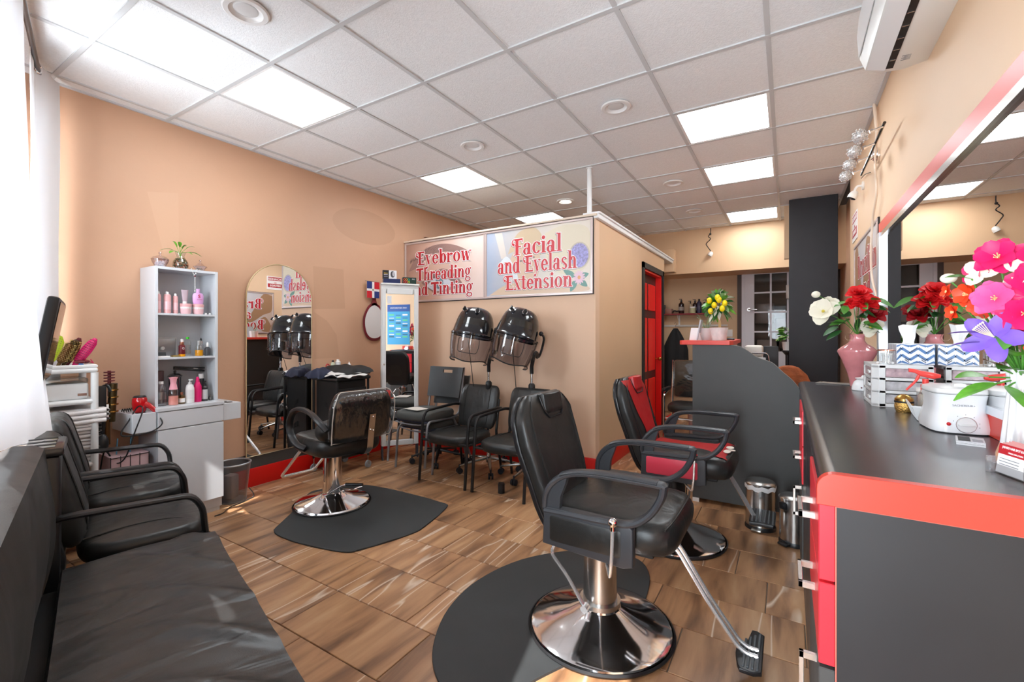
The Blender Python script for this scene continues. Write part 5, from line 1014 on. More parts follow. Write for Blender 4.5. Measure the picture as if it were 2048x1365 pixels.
# sign on the right wall
BP = skin_print('wax_print', '#c9b3a4', '#c6c2c4', '#dcd8da', 0, (.1, .3, .8))
t = sign_board('wall_sign', 'sign on the right wall reading Brazilian and Body Wax, next to the mirror end', 1.22, .755, -pi/2, (XR-.001, 5.02, 1.305), BP)
BS = col_of('#a57f5f'); flat('body_print', sm2([(.03, .70), (.20, .72), (.34, .50), (.46, .34), (.60, .52), (.72, .72), (1.0, .60), (.78, .34), (.60, .24), (.42, .20), (.20, .34), (.04, .42)]), .0002, BS, t, FM); flat('body_print', sm2([(.03, .10), (.16, .30), (.30, .20), (.22, .04), (.04, .03)]), .0002, BS, t, FM)
sign_text('Brazilian', .22, 1.17, .45, .26, FM, t, SIGN_R); sign_text('and', .42, .90, .26, .24, FM, t, SIGN_R); sign_text('Body Wax' if 'd' in GL_ else '', .18, 1.18, .07, .25, FM, t, SIGN_R)
b = NB(); 
t = thing('policy_sign', 'small white and red sign reading NO EXCHANGES NO REFUNDS high on the right wall', 'sign', (XR-.001, 5.22, 2.13), -pi/2); b = NB(); box(b, 0, .33, -.005, 0, 0, .25); obj('board', b, SIGN_W, t, smooth=0)
for z0, s_ in ((.155, 'EXCHANGES'), (.03, 'REFUNDS')):
    b = NB(); box(b, .02, .31, -.0062, -.004, z0+.015 if z0 > .1 else z0+.01, z0+.08, ); obj('red_band', b, SIGN_R, t, smooth=0); text('letter_print', s_, .05, SIGN_W, t, at(.165, -.0066, z0+.028) @ FACE_NY, off=.0015)
text('letter_print', 'NO', .03, SIGN_R, t, at(.165, -.0055, .118) @ FACE_NY, off=.001)

# blue poster on the right wall near the street, seen in the corner cabinet's mirror
t = thing('wall_poster', 'blue printed poster on the right wall near the street, seen in the corner cabinet mirror', 'poster', (XR-.001, 1.36, 1.08), -pi/2); b = NB(); box(b, 0, .50, -.004, 0, 0, .80); obj('sheet', b, col_of('#3b9fd0'), t, smooth=0)
flat('print', [(0, .66), (.5, .66), (.5, .80), (0, .80)], -.0035, col_of('#1f4f9a'), t, FM); text('letter_print', 'HAIR RESTORATION', .04, SIGN_W, t, at(.25, -.0052, .72) @ FACE_NY)
for i in range(9):
    for j in range(3): b = NB(); x = .05+.15*j; z = .58-.055*i; box(b, x, x+.11, -.0052, -.004, z, z+.012 if (i+j) % 2 else z+.03); obj('print', b, [SIGN_W, col_of('#1a5f7a'), col_of('#5fc98a')][(i+j) % 3], t, smooth=0)
b = NB(); box(b, XR-.022, XR, -.4, 1.15, 0, .155, r=.004); structure('baseboard_right', b, REDB); b = NB(); box(b, XR-.014, XR, -.4, 1.15, .155, .30); structure('trim_12', b, CHAR)

# ---- mirrored cabinet standing across the corner
CR = math.atan2(.8, .6); cw = .378
t = thing('mirror_cabinet', 'narrow white jewellery cabinet with a mirrored door, standing across the corner on dark legs', 'cabinet', (-3.513, 3.191, 0), CR)
b = NB(); box(b, 0, cw, .02, .11, .14, 1.80); obj('case', b, PLA, t, smooth=0, bev=.003)
b = NB()
for q in ((0, .05, .145, 1.755), (cw-.055, cw, .145, 1.755), (.05, cw-.055, .145, .20), (.05, cw-.055, 1.70, 1.755)): box(b, q[0]+.006, q[1]-.006, 0, .02, q[2], q[3], r=.003, seg=1)
dr = obj('door', b, PLA, t, smooth=0); b = NB(); box(b, .044, cw-.049, .006, .010, .195, 1.705); obj('mirror_glass', b, MIR, dr, smooth=0)
b = NB(); cyl(b, (.025, .0, .98), (.025, -.008, .98), .008, n=12); obj('door_knob', b, STEEL, dr)
b = NB(); box(b, -.004, cw+.004, -.004, .114, 1.795, 1.812, r=.003); obj('top', b, PLA, t, smooth=0)
for x in (.012, cw-.012):
    for y in (.02, .098): b = NB(); box(b, x-.008, x+.008, y-.008, y+.008, 0, .15); obj('leg', b, col_of('#3f4650'), t, smooth=0)
b = NB(); box(b, .058, .10, .0045, .0058, 1.60, 1.68); st_ = obj('sticker', b, col_of('#dfe3ea'), dr, smooth=0)
def on_cab(x, y, z): return Matrix.Translation((-3.513, 3.191, 0)) @ Matrix.Rotation(CR, 4, 'Z') @ Vector((x, y, z))
p = on_cab(.02, .055, 1.8125); t = thing('product_box', 'dark blue box on top of the mirrored cabinet', 'box', p, CR); b = NB(); box(b, 0, .17, -.045, .045, 0, .045, r=.002); obj('box', b, col_of('#1d2a55'), t, smooth=0)
p = on_cab(.015, .055, 1.858); t = thing('product_box', 'black and white brush box standing on the dark blue box', 'box', p, CR); b = NB(); box(b, 0, .062, -.02, .02, 0, .088, r=.002); obj('box', b, col_of('#242226'), t, smooth=0); b = NB(); box(b, .062, .14, -.018, .02, 0, .088, r=.002); obj('box', b, col_of('#e6e4e6'), t, smooth=0)
b = NB(); b.faces.new([b.verts.new((x, -.0188, z)) for x, z in blob(.10, .048, .022, .034)]); obj('picture_print', b, col_of('#4a4a4e'), t, smooth=0); b = NB(); b.faces.new([b.verts.new((x, -.0192, z)) for x, z in blob(.108, .052, .012, .024)]); obj('picture_print', b, col_of('#b9b6ba'), t, smooth=0)
for z0, c_ in ((.055, '#e7c64a'), (.04, '#c9c7cf'), (.02, '#8a8aa8')): b = NB(); box(b, .012, .05, -.0208, -.02, z0, z0+.006); obj('print', b, col_of(c_), t, smooth=0)
p = on_cab(.215, .055, 1.8125); t = thing('product_box', 'small black box printed with coloured circles at the right end of the cabinet top', 'box', p, CR); b = NB(); box(b, 0, .14, -.03, .03, 0, .068, r=.002); obj('box', b, col_of('#14322f'), t, smooth=0)
for i, c_ in enumerate(['#d8343a', '#e24a30', '#d8343a', '#e8a22e', '#b9cf2e', '#2fb9a0']): b = NB(); q = [(.018+.022*(i//2)+.0095*cos(a), -.0318, .018+.026*(i % 2)+.0095*sin(a)) for a in [k*pi/6 for k in range(12)]]; tube(b, q, .0025, n=5, closed=True); obj('print', b, col_of(c_), t)
text('letter_print', 'PRO', .016, SIGN_W, t, at(.11, -.0305, .045) @ FACE_NY)

# ---- hand mirror and flag on the wall
t = thing('hand_mirror', 'large hand mirror with dark red frame and handle hanging on the peach wall', 'hand mirror', (XL+.012, 3.395, 1.42))
def hm(s): return sm2([(0, .215*s), (.075*s, .18*s), (.135*s, .08*s), (.150*s, -.02*s), (.125*s, -.13*s), (.07*s, -.19*s), (0, -.205*s), (-.07*s, -.19*s), (-.125*s, -.13*s), (-.150*s, -.02*s), (-.135*s, .08*s), (-.075*s, .18*s)], 4)
MR = col_of('#6f1d26'); b = NB(); prism(b, hm(1), 0, .012, M=MX, r=.004); obj('frame', b, MR, t)
b = NB(); prism(b, [(-.05, .17), (-.024, .24), (-.022, .33), (-.03, .40), (0, .425), (.03, .40), (.022, .33), (.024, .24), (.05, .17)], 0, .012, M=MX, r=.003); obj('handle', b, MR, t)
b = NB(); prism(b, hm(.86), .0121, .0135, M=MX); obj('mirror_glass', b, mat('milky_mirror', '#dededf', .15, .1), t)
t = thing('small_flag', 'small flag of blue and red quarters with a white cross above the hand mirror', 'flag', (XL+.035, 3.28, 1.68)); t.rotation_euler = (0, 0, R(-2))
FB, FR_ = col_of('#243a7a'), col_of('#c8202c'); b = NB(); box(b, 0, .002, 0, .165, 0, .175); obj('cloth', b, SIGN_W, t, smooth=0)
for y0, z0, m in ((0, .10, FB), (.098, .10, FR_), (0, 0, FR_), (.098, 0, FB)): b = NB(); box(b, .0022, .0032, y0, y0+.067, z0, z0+.075); obj('quarter', b, m, t, smooth=0)
b = NB(); tube(b, [(.0035, .082+.009*cos(a), .088+.009*sin(a)) for a in [k*pi/5 for k in range(10)]], .003, n=5, closed=True); obj('crest', b, col_of('#4f7a4a'), t); b = NB(); cyl(b, (0, -.02, .178), (0, .17, .178), .003, n=6); obj('stick', b, STEEL, t)

# ---- black salon trolley with cloth and bottles
t = thing('salon_trolley', 'black salon trolley with drawers on castors between the arched mirror and the cabinet', 'trolley', (-3.63, 2.80, 0), 0)
TBK = mat('trolley_black', '#1c1c1d', .35)
b = NB(); box(b, -.155, .155, -.16, .16, .14, .86, r=.01); obj('side_panel', b, TBK, t, smooth=0)
for x, y in ((-.17, -.175), (.17, -.175), (.17, .175), (-.17, .175)):
    b = NB(); cyl(b, (x, y, .12), (x, y, .90), .011, n=10); obj('post', b, TBK, t)
    b = NB(); cyl(b, (x, y, .07), (x, y, .13), .006, n=8); ps = obj('castor_stem', b, STEEL, t); b = NB(); cyl(b, (x-.008, y, .034), (x+.008, y, .034), .034, n=20); obj('wheel', b, mat('wheel_grey', '#8d9196', .4), ps); b = NB(); tube(b, [(x-.013, y, .036), (x-.013, y, .07), (x+.013, y, .07), (x+.013, y, .036)], .004, n=6); obj('fork', b, STEEL, ps)
for i in range(5): b = NB(); z = .20+.12*i; box(b, .156, .172, -.155, .155, z, z+.105, r=.006); dw = obj('drawer', b, TBK, t, smooth=0); b = NB(); box(b, .172, .182, -.13, .13, z+.075, z+.09, r=.004); obj('handle', b, BLK, dw)
for k in range(2):
    for i in range(7): b = NB(); box(b, -.02+.012*i, -.013+.012*i, -.1645, -.160, .62-.22*k-.006*i, .665-.22*k-.006*i); obj('vent_slot', b, BLKM, t, smooth=0)
b = NB(); box(b, -.19, .19, -.195, .195, .86, .89, r=.01); obj('top_tray', b, TBK, t, smooth=0); b = NB(); tube(b, [(-.18, -.185, .915), (.18, -.185, .915), (.18, .185, .915), (-.18, .185, .915)], .008, n=8, closed=True); obj('rail', b, TBK, t)
def cloth(name, label, m, x, y, z, w_, d, amp, seed, grp=None, hang=.06):
    b = NB(); rows = []; rs = random.Random(seed); ph = [rs.random()*6 for _ in range(6)]
    for i in range(27):
        u = i/26*2-1; row = []
        for j in range(23):
            v = j/22*2-1; q = max(abs(u)**6, abs(v)**6); zz = amp*(.5*sin(u*4+ph[0]+v*2)+.4*sin(v*6+ph[1]-u*3)+.25*sin(u*9+ph[2])+.2*sin(v*11+u*5+ph[3]))-hang*q+.02*(1-u*u)*(1-v*v)
            row.append((x+w_/2*u*(1+.08*sin(v*5+ph[4])), y+d/2*v*(1+.08*sin(u*4+ph[5])), z+zz))
        rows.append(row)
    grid_surf(b, rows); solidify(b, .006); return one(name, b, m, label, 'cloth', group=grp, smooth=60)
FAB = mat('black_cape_fabric', '#1f1f20', .7, bump=.3, bscale=200)
cloth('salon_cape', 'white plastic cape crumpled on the trolley under the black cloth', mat('white_cape', '#d9d7d4', .45), -3.60, 2.77, .925, .36, .34, .014, 3, hang=.02)
cloth('salon_cape', 'black cloth cape draped over the top of the trolley', FAB, -3.65, 2.86, .965, .36, .38, .010, 5, hang=.05)
cloth('salon_cape', 'dark navy cloth hanging off the left end of the trolley top', mat('navy_fabric', '#20253c', .7), -3.70, 2.62, .95, .20, .20, .012, 8, hang=.06)
item('bottle', 'small clear bottle with black cap on the trolley', 'bottle', -3.755, 2.80, .973, [('body', L_((0, 0), (18, 0), (18, 35), (9, 44), (0, 44)), col_of('#c9cdb4')), ('cap', L_((10, 43), (10, 62), (0, 62)), BLK)], 'bottles on the trolley')
item('bottle', 'white tub with a white cap, biggest of the bottles on the trolley', 'bottle', -3.76, 2.86, .973, [('body', L_((0, 0), (26, 0), (26, 45), (14, 52), (0, 52)), LW), ('cap', L_((14, 51), (14, 66), (0, 70)), LW)], 'bottles on the trolley')
item('bottle', 'small white nozzle bottle at the right end of the trolley', 'bottle', -3.75, 2.985, .962, [('body', L_((0, 0), (16, 0), (17, 25), (6, 38), (2, 52), (0, 52)), LW)], 'bottles on the trolley')
b = NB(); tube(b, [(.0, .018*cos(a), .018+.018*sin(a)) for a in [k*pi/6 for k in range(9)]], .005, n=6); one('tape_roll', b, HOT if False else col_of('#c8202c'), 'small red ring standing at the left of the trolley bottles', 'ring', (-3.76, 2.745, .965))
# ================================================================ RIGHT WALL: counter, mirror, what stands on it
CZ = .988; CX0 = .058; CXL = CX0+.03
t = thing('work_counter', 'long black laminate counter with a red rounded end along the right wall', 'counter', (0, 0, 0))
prof = [(XR-.002, CZ-.045), (XR-.002, CZ), (CX0+.035, CZ), (CX0+.014, CZ-.004), (CX0+.003, CZ-.013), (CX0, CZ-.025), (CX0+.003, CZ-.037), (CX0+.012, CZ-.045)]
PXZ = Matrix(((1, 0, 0, 0), (0, 0, 1, 0), (0, 1, 0, 0), (0, 0, 0, 1)))
WTOP = mat('counter_top_laminate', '#39373a', .24, var=.10, vscale=3, bump=.04, bscale=300, stretch=(1, .15, 1))
b = NB(); prism(b, prof, 1.205, 3.42, M=PXZ); obj('worktop', b, WTOP, t)
b = NB(); fp = [(XR-.002, CZ-.068), (XR-.002, CZ+.001), (CX0+.03, CZ+.001)]+[(CX0+.03-.034*sin(a), CZ-.033+.034*cos(a)) for a in [k*pi/16 for k in range(1, 8)]]+[(CX0-.004, CZ-.035), (CX0-.004, CZ-.068)]
prism(b, fp, 1.18, 1.206, M=PXZ); obj('end_fascia', b, REDP, t, smooth=0, bev=.0012)
b = NB(); box(b, CXL, XR-.002, 1.186, 3.40, .08, CZ-.045); obj('carcass', b, CHARB, t, smooth=0); b = NB(); box(b, CXL+.04, XR-.002, 1.22, 3.38, 0, .08); obj('plinth', b, BLKM, t, smooth=0)
b = NB(); box(b, CXL-.001, CXL+.0015, 1.184, 1.19, .08, CZ-.068); box(b, CXL, XR-.002, 1.184, 1.187, CZ-.0700, CZ-.068); obj('edge_strip', b, col_of('#b8685a'), t, smooth=0)
HND = mat('handle_steel', '#d9d5cf', .22, .85)
def handle(parent, y0, y1, z, vert=False, x=CX0):
    b = NB()
    if not vert: pts = [(x, y0, z), (x-.03, y0, z), (x-.03, y1, z), (x, y1, z)]
    else: pts = [(x, y0, z), (x-.03, y0, z), (x-.03, y0, y1), (x, y0, y1)]
    P = [Vector(p) for p in pts]
    for a, c in zip(P, P[1:]):
        lo = Vector(map(min, a, c)); hi = Vector(map(max, a, c)); box(b, lo.x-.005, hi.x+.005, lo.y-.005, hi.y+.005, lo.z-.008, hi.z+.008, r=.001, seg=1)
    obj('handle', b, HND, parent, smooth=0)
for y0, y1, nm in ((1.192, 1.64, 0), (2.56, 3.03, 1)):
    for z0, z1 in ((.752, .918), (.568, .746)):
        b = NB(); box(b, CX0, CXL, y0, y1, z0, z1, r=.002, seg=1); dw = obj('drawer', b, PINK, t, smooth=0); ym = (y0+y1)/2; handle(dw, ym-.06, ym+.06, (z0+z1)/2)
    b = NB(); box(b, CX0, CXL, y0, y1, .10, .560, r=.002, seg=1); do = obj('door', b, CHAR, t, smooth=0); handle(do, y0+.08, .53, .40, True)
for y0, y1 in ((1.648, 2.10), (2.106, 2.552), (3.038, 3.395)):
    b = NB(); box(b, CX0+.006, CXL, y0, y1, .10, .92, r=.002, seg=1); obj('door', b, mat('navy_black_laminate', '#22242c', .3), t, smooth=0)
b = NB(); box(b, XR-.012, XR-.002, 1.20, 3.62, CZ+.001, 1.052); obj('backsplash', b, REDP, t, smooth=0)

t = thing('wall_mirror', 'very wide wall mirror above the counter with a red band over it', 'mirror', (0, 0, 0))
b = NB(); box(b, XR-.008, XR-.002, 1.50, 3.66, 1.075, 1.925); obj('mirror_glass', b, MIR, t, smooth=0)
b = NB(); box(b, XR-.016, XR, 1.50, 3.70, 1.053, 1.078); obj('frame_strip', b, ALU, t, smooth=0); b = NB(); box(b, XR-.022, XR, 1.50, 3.70, 1.90, 1.93); obj('frame_strip', b, STEEL, t, smooth=0)
b = NB(); box(b, XR-.030, XR, 3.62, 3.70, 1.055, 1.93); obj('frame_strip', b, ALU, t, smooth=0); b = NB(); box(b, XR-.016, XR, 1.47, 1.50, 1.053, 1.93); obj('frame_strip', b, ALU, t, smooth=0)
b = NB(); box(b, XR-.014, XR, 1.50, 3.745, 1.93, 2.005); obj('red_band', b, REDP, t, smooth=0); b = NB(); box(b, XR-.014, XR, 3.70, 3.745, 1.055, 1.93); obj('red_band', b, REDP, t, smooth=0)

# --- flowers
def petals(b, c, axis, n, l, w_, open_, cup=.4, rot=0, rows=5, notch=False):
    c = Vector(c); ax = Vector(axis).normalized(); a = Vector((0, 0, 1)) if abs(ax.z) < .9 else Vector((1, 0, 0)); u = ax.cross(a).normalized(); v = ax.cross(u)
    for k in range(n):
        an = rot+2*pi*k/n; rad = u*cos(an)+v*sin(an); tan = ax.cross(rad); R_ = []
        for i in range(rows+1):
            f = i/rows; ang = open_*(1-cup*(1-f)); hw = w_*.5*(sin(pi*min(.97, f*.85+.08)))**.7*(1 if f < .95 else .8); p = c+(rad*sin(ang)+ax*cos(ang))*l*f
            R_.append([p-tan*hw+ax*hw*.25, p+tan*0-ax*hw*(.08 if not notch else .2*f), p+tan*hw+ax*hw*.25])
        grid_surf(b, R_)
    return b
def rose(t, c, r, m, ax=(0, 0, 1), name='rose'):
    b = NB()
    for k, (n, l, o) in enumerate([(3, .45, .25), (4, .62, .5), (5, .8, .85), (6, 1.0, 1.2), (6, 1.08, 1.5)]): petals(b, c, ax, n, r*l, r*.85, o, .35, rot=k*1.1)
    o = obj(name, b, m, t, smooth=50); return o
RRD = mat('rose_red', '#d8161c', .5); RDK = mat('rose_dark_red', '#a50d18', .5); CRM = mat('cream_petal', '#ece6d3', .5); MAG = mat('magenta_petal', '#e0105f', .5); MG2 = mat('pink_petal', '#e8508f', .5); ORG = mat('orange_petal', '#e8401a', .5); PUR = mat('purple_petal', '#7a55bd', .5, var=.15, vscale=30)
def stem(t, p, q, r=.002, m=None, bend=.0):
    b = NB(); p, q = Vector(p), Vector(q); tube(b, [p, p.lerp(q, .5)+Vector((0, 0, bend)), q], r, n=6, sm=4); obj('stem', b, m or GREEN, t)
vx, vy = .345, 3.28
t = thing('flower_vase', 'pink wide-shouldered vase of red roses and cream magnolias, far end of the counter', 'vase', (vx, vy, CZ))
PV = mat('pink_vase_glass', '#d98a8e', .12, coat=.6, var=.12, vscale=12)
b = NB(); lathe(b, [(0, 0), (.034, 0), (.034, .005), (.038, .04), (.052, .09), (.074, .15), (.095, .198), (.094, .208), (.078, .225), (.048, .245), (.036, .262), (.034, .285), (.038, .300), (.036, .300), (.032, .285), (.03, .26), (0, .26)], n=40); obj('vase', b, PV, t)
cen = Vector((0, 0, .30))
for c, r, m in [((.005, -.03, .53), .062, RRD), ((.035, -.05, .475), .066, RRD), ((-.02, -.04, .475), .045, RRD), ((.070, -.03, .405), .062, RDK), ((.10, -.01, .43), .040, RDK)]:
    stem(t, cen, c); rose(t, c, r, m, (c[0]*2, -.9, .9))
for c, r in [((-.155, -.02, .43), .085), ((-.13, .02, .475), .055), ((.07, -.0, .335), .06)]:
    stem(t, cen, c, bend=.02); b = NB(); petals(b, c, (-.4, -.9, .35), 3, r, r*1.0, .9, .3, .4); petals(b, c, (-.4, -.9, .35), 3, r*1.05, r*1.05, 1.35, .3, 1.4); obj('magnolia', b, CRM, t, smooth=50); b = NB(); sph(b, Vector(c)+Vector((-.01, -.02, .008)), .009, u=8, v=6); obj('flower_centre', b, col_of('#d9c24a'), t)
stem(t, cen, (-.195, -.02, .535), bend=.05); b = NB(); sph(b, (-.20, -.02, .54), .020, sx=1.2, u=10, v=8); obj('bud', b, CRM, t); b = NB(); petals(b, (-.185, -.02, .53), (-1, 0, .5), 4, .025, .016, .4); obj('sepal', b, GREEN, t)
rs = random.Random(4)
for i in range(26):
    a = rs.random()*6.28; h = .33+.18*rs.random(); r_ = .03+.06*rs.random(); p = (r_*cos(a), -.02+r_*sin(a)*.7, h); b = NB(); leaf(b, p, (cos(a)+rs.uniform(-.6, .6), sin(a)-.4, rs.uniform(-.5, .5)), .075+.025*rs.random(), .048, .2, rs.uniform(-1, 1)); obj('leaf', b, GREEN if i % 2 else DGREEN, t)
for q in ((-.075, -.03, .32), (-.09, -.02, .345)): 
    b = NB(); leaf(b, q, (-.8, -.2, -.5), .09, .05, .1, .5); obj('leaf', b, DGREEN, t)
b = NB(); tube(b, [(-.04+.02*cos(k*.7), -.03, .285+.02*sin(k*.7)) for k in range(14)], .0012, n=5); obj('raffia', b, col_of('#c9a98a'), t)

t = thing('flower_vase', 'tall pleated vase of magenta, orange and purple silk flowers, right edge of the picture', 'vase', (.462, 1.50, CZ))
b = NB(); rows = []
for k in range(12):
    f = k/11; z = .22*f; r0 = .040-.020*f**.8+.012*max(0, f-.8)*5*.5; rows.append([Vector((r0*(1+.07*cos(12*a))*cos(a), r0*(1+.07*cos(12*a))*sin(a), z)) for a in [2*pi*j/96 for j in range(96)]])
skin(b, rows, caps=False); VG = mat('pleated_vase_glass', '#dcd9da', .12, coat=.5, spec=.6); obj('vase', b, VG, t); b = NB(); lathe(b, [(0, .001), (.042, .001), (.043, .02), (.036, .045)], n=40, caps=False); obj('vase_foot', b, mat('vase_orange_tint', '#e8b08c', .2), t)
cen = Vector((0, 0, .20)); wx, wy = .462, 1.50
def rel(x, y, z): return Vector((x-wx, y-wy, z-CZ))
for c, r, m, ax, n in [((.415, 1.47, 1.465), .062, MAG, (-.5, -.9, .3), 5), ((.47, 1.45, 1.46), .06, MAG, (-.2, -1, .2), 5), ((.39, 1.50, 1.435), .045, MAG, (-.9, -.5, .1), 4), ((.405, 1.45, 1.37), .060, MG2, (-.5, -.9, .1), 6), ((.455, 1.43, 1.405), .06, MAG, (-.2, -1, .1), 6), ((.442, 1.43, 1.335), .062, MAG, (-.2, -1, .0), 6), ((.475, 1.45, 1.31), .05, MAG, (0, -1, -.2), 5), ((.42, 1.47, 1.30), .05, MAG, (-.4, -1, -.5), 4),
                      ((.372, 1.50, 1.385), .042, ORG, (-.9, -.6, .1), 5), ((.40, 1.50, 1.36), .045, ORG, (-.5, -.9, -.2), 5), ((.475, 1.44, 1.27), .05, ORG, (0, -1, .1), 5), ((.36, 1.55, 1.345), .03, ORG, (-.9, -.3, .0), 5), ((.345, 1.53, 1.395), .028, ORG, (-1, -.2, .2), 4)]:
    r *= .72; c = rel(*c); stem(t, cen, c, .0022, bend=.01); b = NB(); petals(b, c, ax, n, r, r*.85, .95, .4, r*30); petals(b, c, ax, n, r*1.02, r*.8, 1.35, .3, r*30+.6); obj('bloom', b, m, t, smooth=50); b = NB(); 
    for k in range(5): tube(b, [c, c+(Vector(ax).normalized()+Vector((.3*cos(k*1.3), 0, .3*sin(k*1.3)))).normalized()*r*.45], .0012, n=4)
    obj('stamens', b, col_of('#f0d9a0'), t)
for c in ((.445, 1.44, 1.43), (.385, 1.48, 1.43), (.44, 1.44, 1.385), (.47, 1.43, 1.36)): c = rel(*c); b = NB(); petals(b, c, (-.3, -.9, .4), 3, .036, .032, 1.3, .3, c.x*40); obj('white_petal', b, CRM, t, smooth=50)
for c, r, ax in (((.400, 1.44, 1.283), .060, (-.45, -.85, .1)),):
    c = rel(*c); stem(t, cen, c, .0025); b = NB(); petals(b, c, ax, 5, r, r*.62, 1.35, .2, .55, rows=8); obj('lily_bloom', b, PUR, t, smooth=60)
    b = NB(); A = Vector(ax).normalized()
    for k in range(6): d = (A*1.0+Vector((-.9+.12*k, 0, .35+.08*k))*.9).normalized(); tube(b, [c+A*.004, c+d*.030, c+d*.052+Vector((0, 0, .003))], .0011, n=4, sm=2); sph(b, c+d*.053+Vector((0, 0, .003)), .0025, u=6, v=4)
    obj('stamens', b, col_of('#f3dcc2'), t)
    for dx, dz, l in ((-.075, .01, .055), (-.072, -.012, .05)): b = NB(); leaf(b, c+Vector((-.025, 0, dz)), (-1, -.1, dz*6), l, .03, .1, 0); obj('lily_petal', b, PUR, t)
for x, z, l, d, m in [(.40, 1.19, .075, (-.8, -.4, .15), LG), (.41, 1.175, .085, (-.9, -.3, -.3), LG), (.43, 1.17, .07, (.1, -.8, -.35), LG), (.44, 1.21, .075, (-.5, -.7, .2), GREEN), (.44, 1.24, .08, (-.2, -.8, .3), LG), (.455, 1.30, .08, (.2, -.8, .2), DGREEN), (.43, 1.29, .08, (-.3, -.8, -.2), LG), (.45, 1.20, .06, (.4, -.8, 0), LG), (.42, 1.21, .06, (-.6, -.5, .5), col_of('#8a5a3a')), (.47, 1.235, .07, (.2, -.9, .1), DGREEN), (.37, 1.42, .05, (-.9, 0, .3), GREEN)]:
    c = rel(x, 1.47, z); stem(t, cen, c, .002); b = NB(); leaf(b, c, d, l, .04, .2, .3); obj('leaf', b, m, t)
stem(t, cen, rel(.35, 1.56, 1.43), bend=.03); b = NB(); sph(b, rel(.35, 1.56, 1.432), .013, sx=1.3, u=10, v=8); obj('bud', b, CRM, t)

# --- plastic drawer organiser, tissue box and swabs
t = thing('drawer_organizer', 'white plastic organiser with three see-through drawers on the counter', 'organizer', (0, 0, CZ))
def oct_(g=0): return [(.302+g, 2.49), (.302+g, 2.64-g), (.495-g, 2.64-g), (.495-g, 2.392+g), (.324+g, 2.392+g), (.302+g, 2.415+g)]
for z0, z1 in ((0, .014), (.056, .068), (.110, .122), (.160, .176)): b = NB(); prism(b, oct_(), z0, z1); obj('frame', b, PLA, t, smooth=0, bev=.002)
b = NB(); prism(b, [(.302, 2.415), (.302, 2.43), (.345, 2.41), (.345, 2.392), (.324, 2.392)], .0, .17); obj('post', b, PLA, t, smooth=0)
for q in ((.478, .495, 2.392, 2.42), (.302, .32, 2.62, 2.64)): b = NB(); box(b, *q, 0, .17); obj('post', b, PLA, t, smooth=0)
DRW = mat('frosted_drawer', '#b3b0b2', .3, var=.25, vscale=50); DR2 = mat('frosted_drawer_pink', '#b59ba0', .3, var=.3, vscale=50)
for z0, m in ((.015, DRW), (.069, DRW), (.123, DR2)):
    b = NB(); box(b, .347, .477, 2.396, 2.62, z0, z0+.037, r=.003); box(b, .305, .34, 2.42, 2.62, z0, z0+.037, r=.003); dw = obj('drawer', b, m, t, smooth=0); b = NB(); box(b, .297, .305, 2.445, 2.50, z0+.012, z0+.024, r=.002); obj('pull', b, PLA, dw)
b = NB(); box(b, .3005, .3025, 2.45, 2.49, .080, .100); obj('label_print', b, BLKM, t)
TP = CZ+.1762
t = thing('tissue_box', 'tissue box with blue, white and black zigzag stripes on the plastic organiser', 'tissue box', (0, 0, TP))
TX0, TX1, TY0, TY1, TH_ = .388, .508, 2.44, 2.62, .084
b = NB(); box(b, TX0, TX1, TY0, TY1, 0, TH_, r=.001, seg=1); obj('box', b, col_of('#e9e9ee'), t, smooth=0)
BL, DB = col_of('#4a74a8'), col_of('#2b2c33')
def stripe(axis, u0, z0, u1, z1, w_, m):
    d = Vector((u1-u0, z1-z0)).normalized(); n_ = Vector((-d.y, d.x))*w_/2; q = [(u0-n_.x, z0-n_.y), (u1-n_.x, z1-n_.y), (u1+n_.x, z1+n_.y), (u0+n_.x, z0+n_.y)]
    U0, U1 = (TX0, TX1) if axis == 'f' else (TY0, TY1); q = [(min(max(u, U0), U1), min(max(z, .001), TH_-.001)) for u, z in q]; b = NB(); e = .0006*(1+(m is DB))
    b.faces.new([b.verts.new((u, TY0-e, z) if axis == 'f' else (TX0-e, u, z)) for u, z in q]); obj('pattern', b, m, t, smooth=0)
for i in range(3):
    x = TX0-.01+.052*i
    for k in range(4): zz = -.01+.028*k; stripe('f', x, zz+.0, x+.026, zz+.022, .010, BL); stripe('f', x+.026, zz+.022, x+.052, zz, .010, BL)
    stripe('f', x+.004, .052, x+.022, .067, .003, DB); stripe('f', x+.036, .020, x+.05, .008, .003, DB); stripe('f', x+.036, .028, x+.05, .016, .003, DB)
for i in range(7): y = TY0+.006+.027*i; stripe('s', y, .0, y+.012, .082, .006, DB if i % 2 else BL)
b = NB(); rows = []
for i in range(9):
    f = i/8; z = TH_+.0+.080*f; hw = .012+.020*abs(f-.15)+.004; rows.append([Vector((TX0+.045+j*hw+.003*sin(f*6), TY0+.05+.006*sin(j*5+f*3)-.008*f, z+(.006*sin(j*7) if i == 8 else 0))) for j in [-1, -.5, 0, .5, 1]])
grid_surf(b, rows); solidify(b, .001); obj('tissue', b, mat('tissue_paper', '#f2f1ee', .8), t)
t = thing('swab_jar', 'small glass jar of cotton swabs with a copper lid rim on the organiser', 'jar', (.372, 2.425, TP)); t.location.x = .352
b = NB(); lathe(b, [(0, 0), (.028, 0), (.030, .003), (.030, .055), (.028, .055), (.028, .004), (0, .004)], n=28); obj('glass', b, CLR, t); b = NB(); lathe(b, [(.0305, .055), (.0305, .060), (.026, .061)], n=28, caps=False); obj('rim', b, ROSE, t)
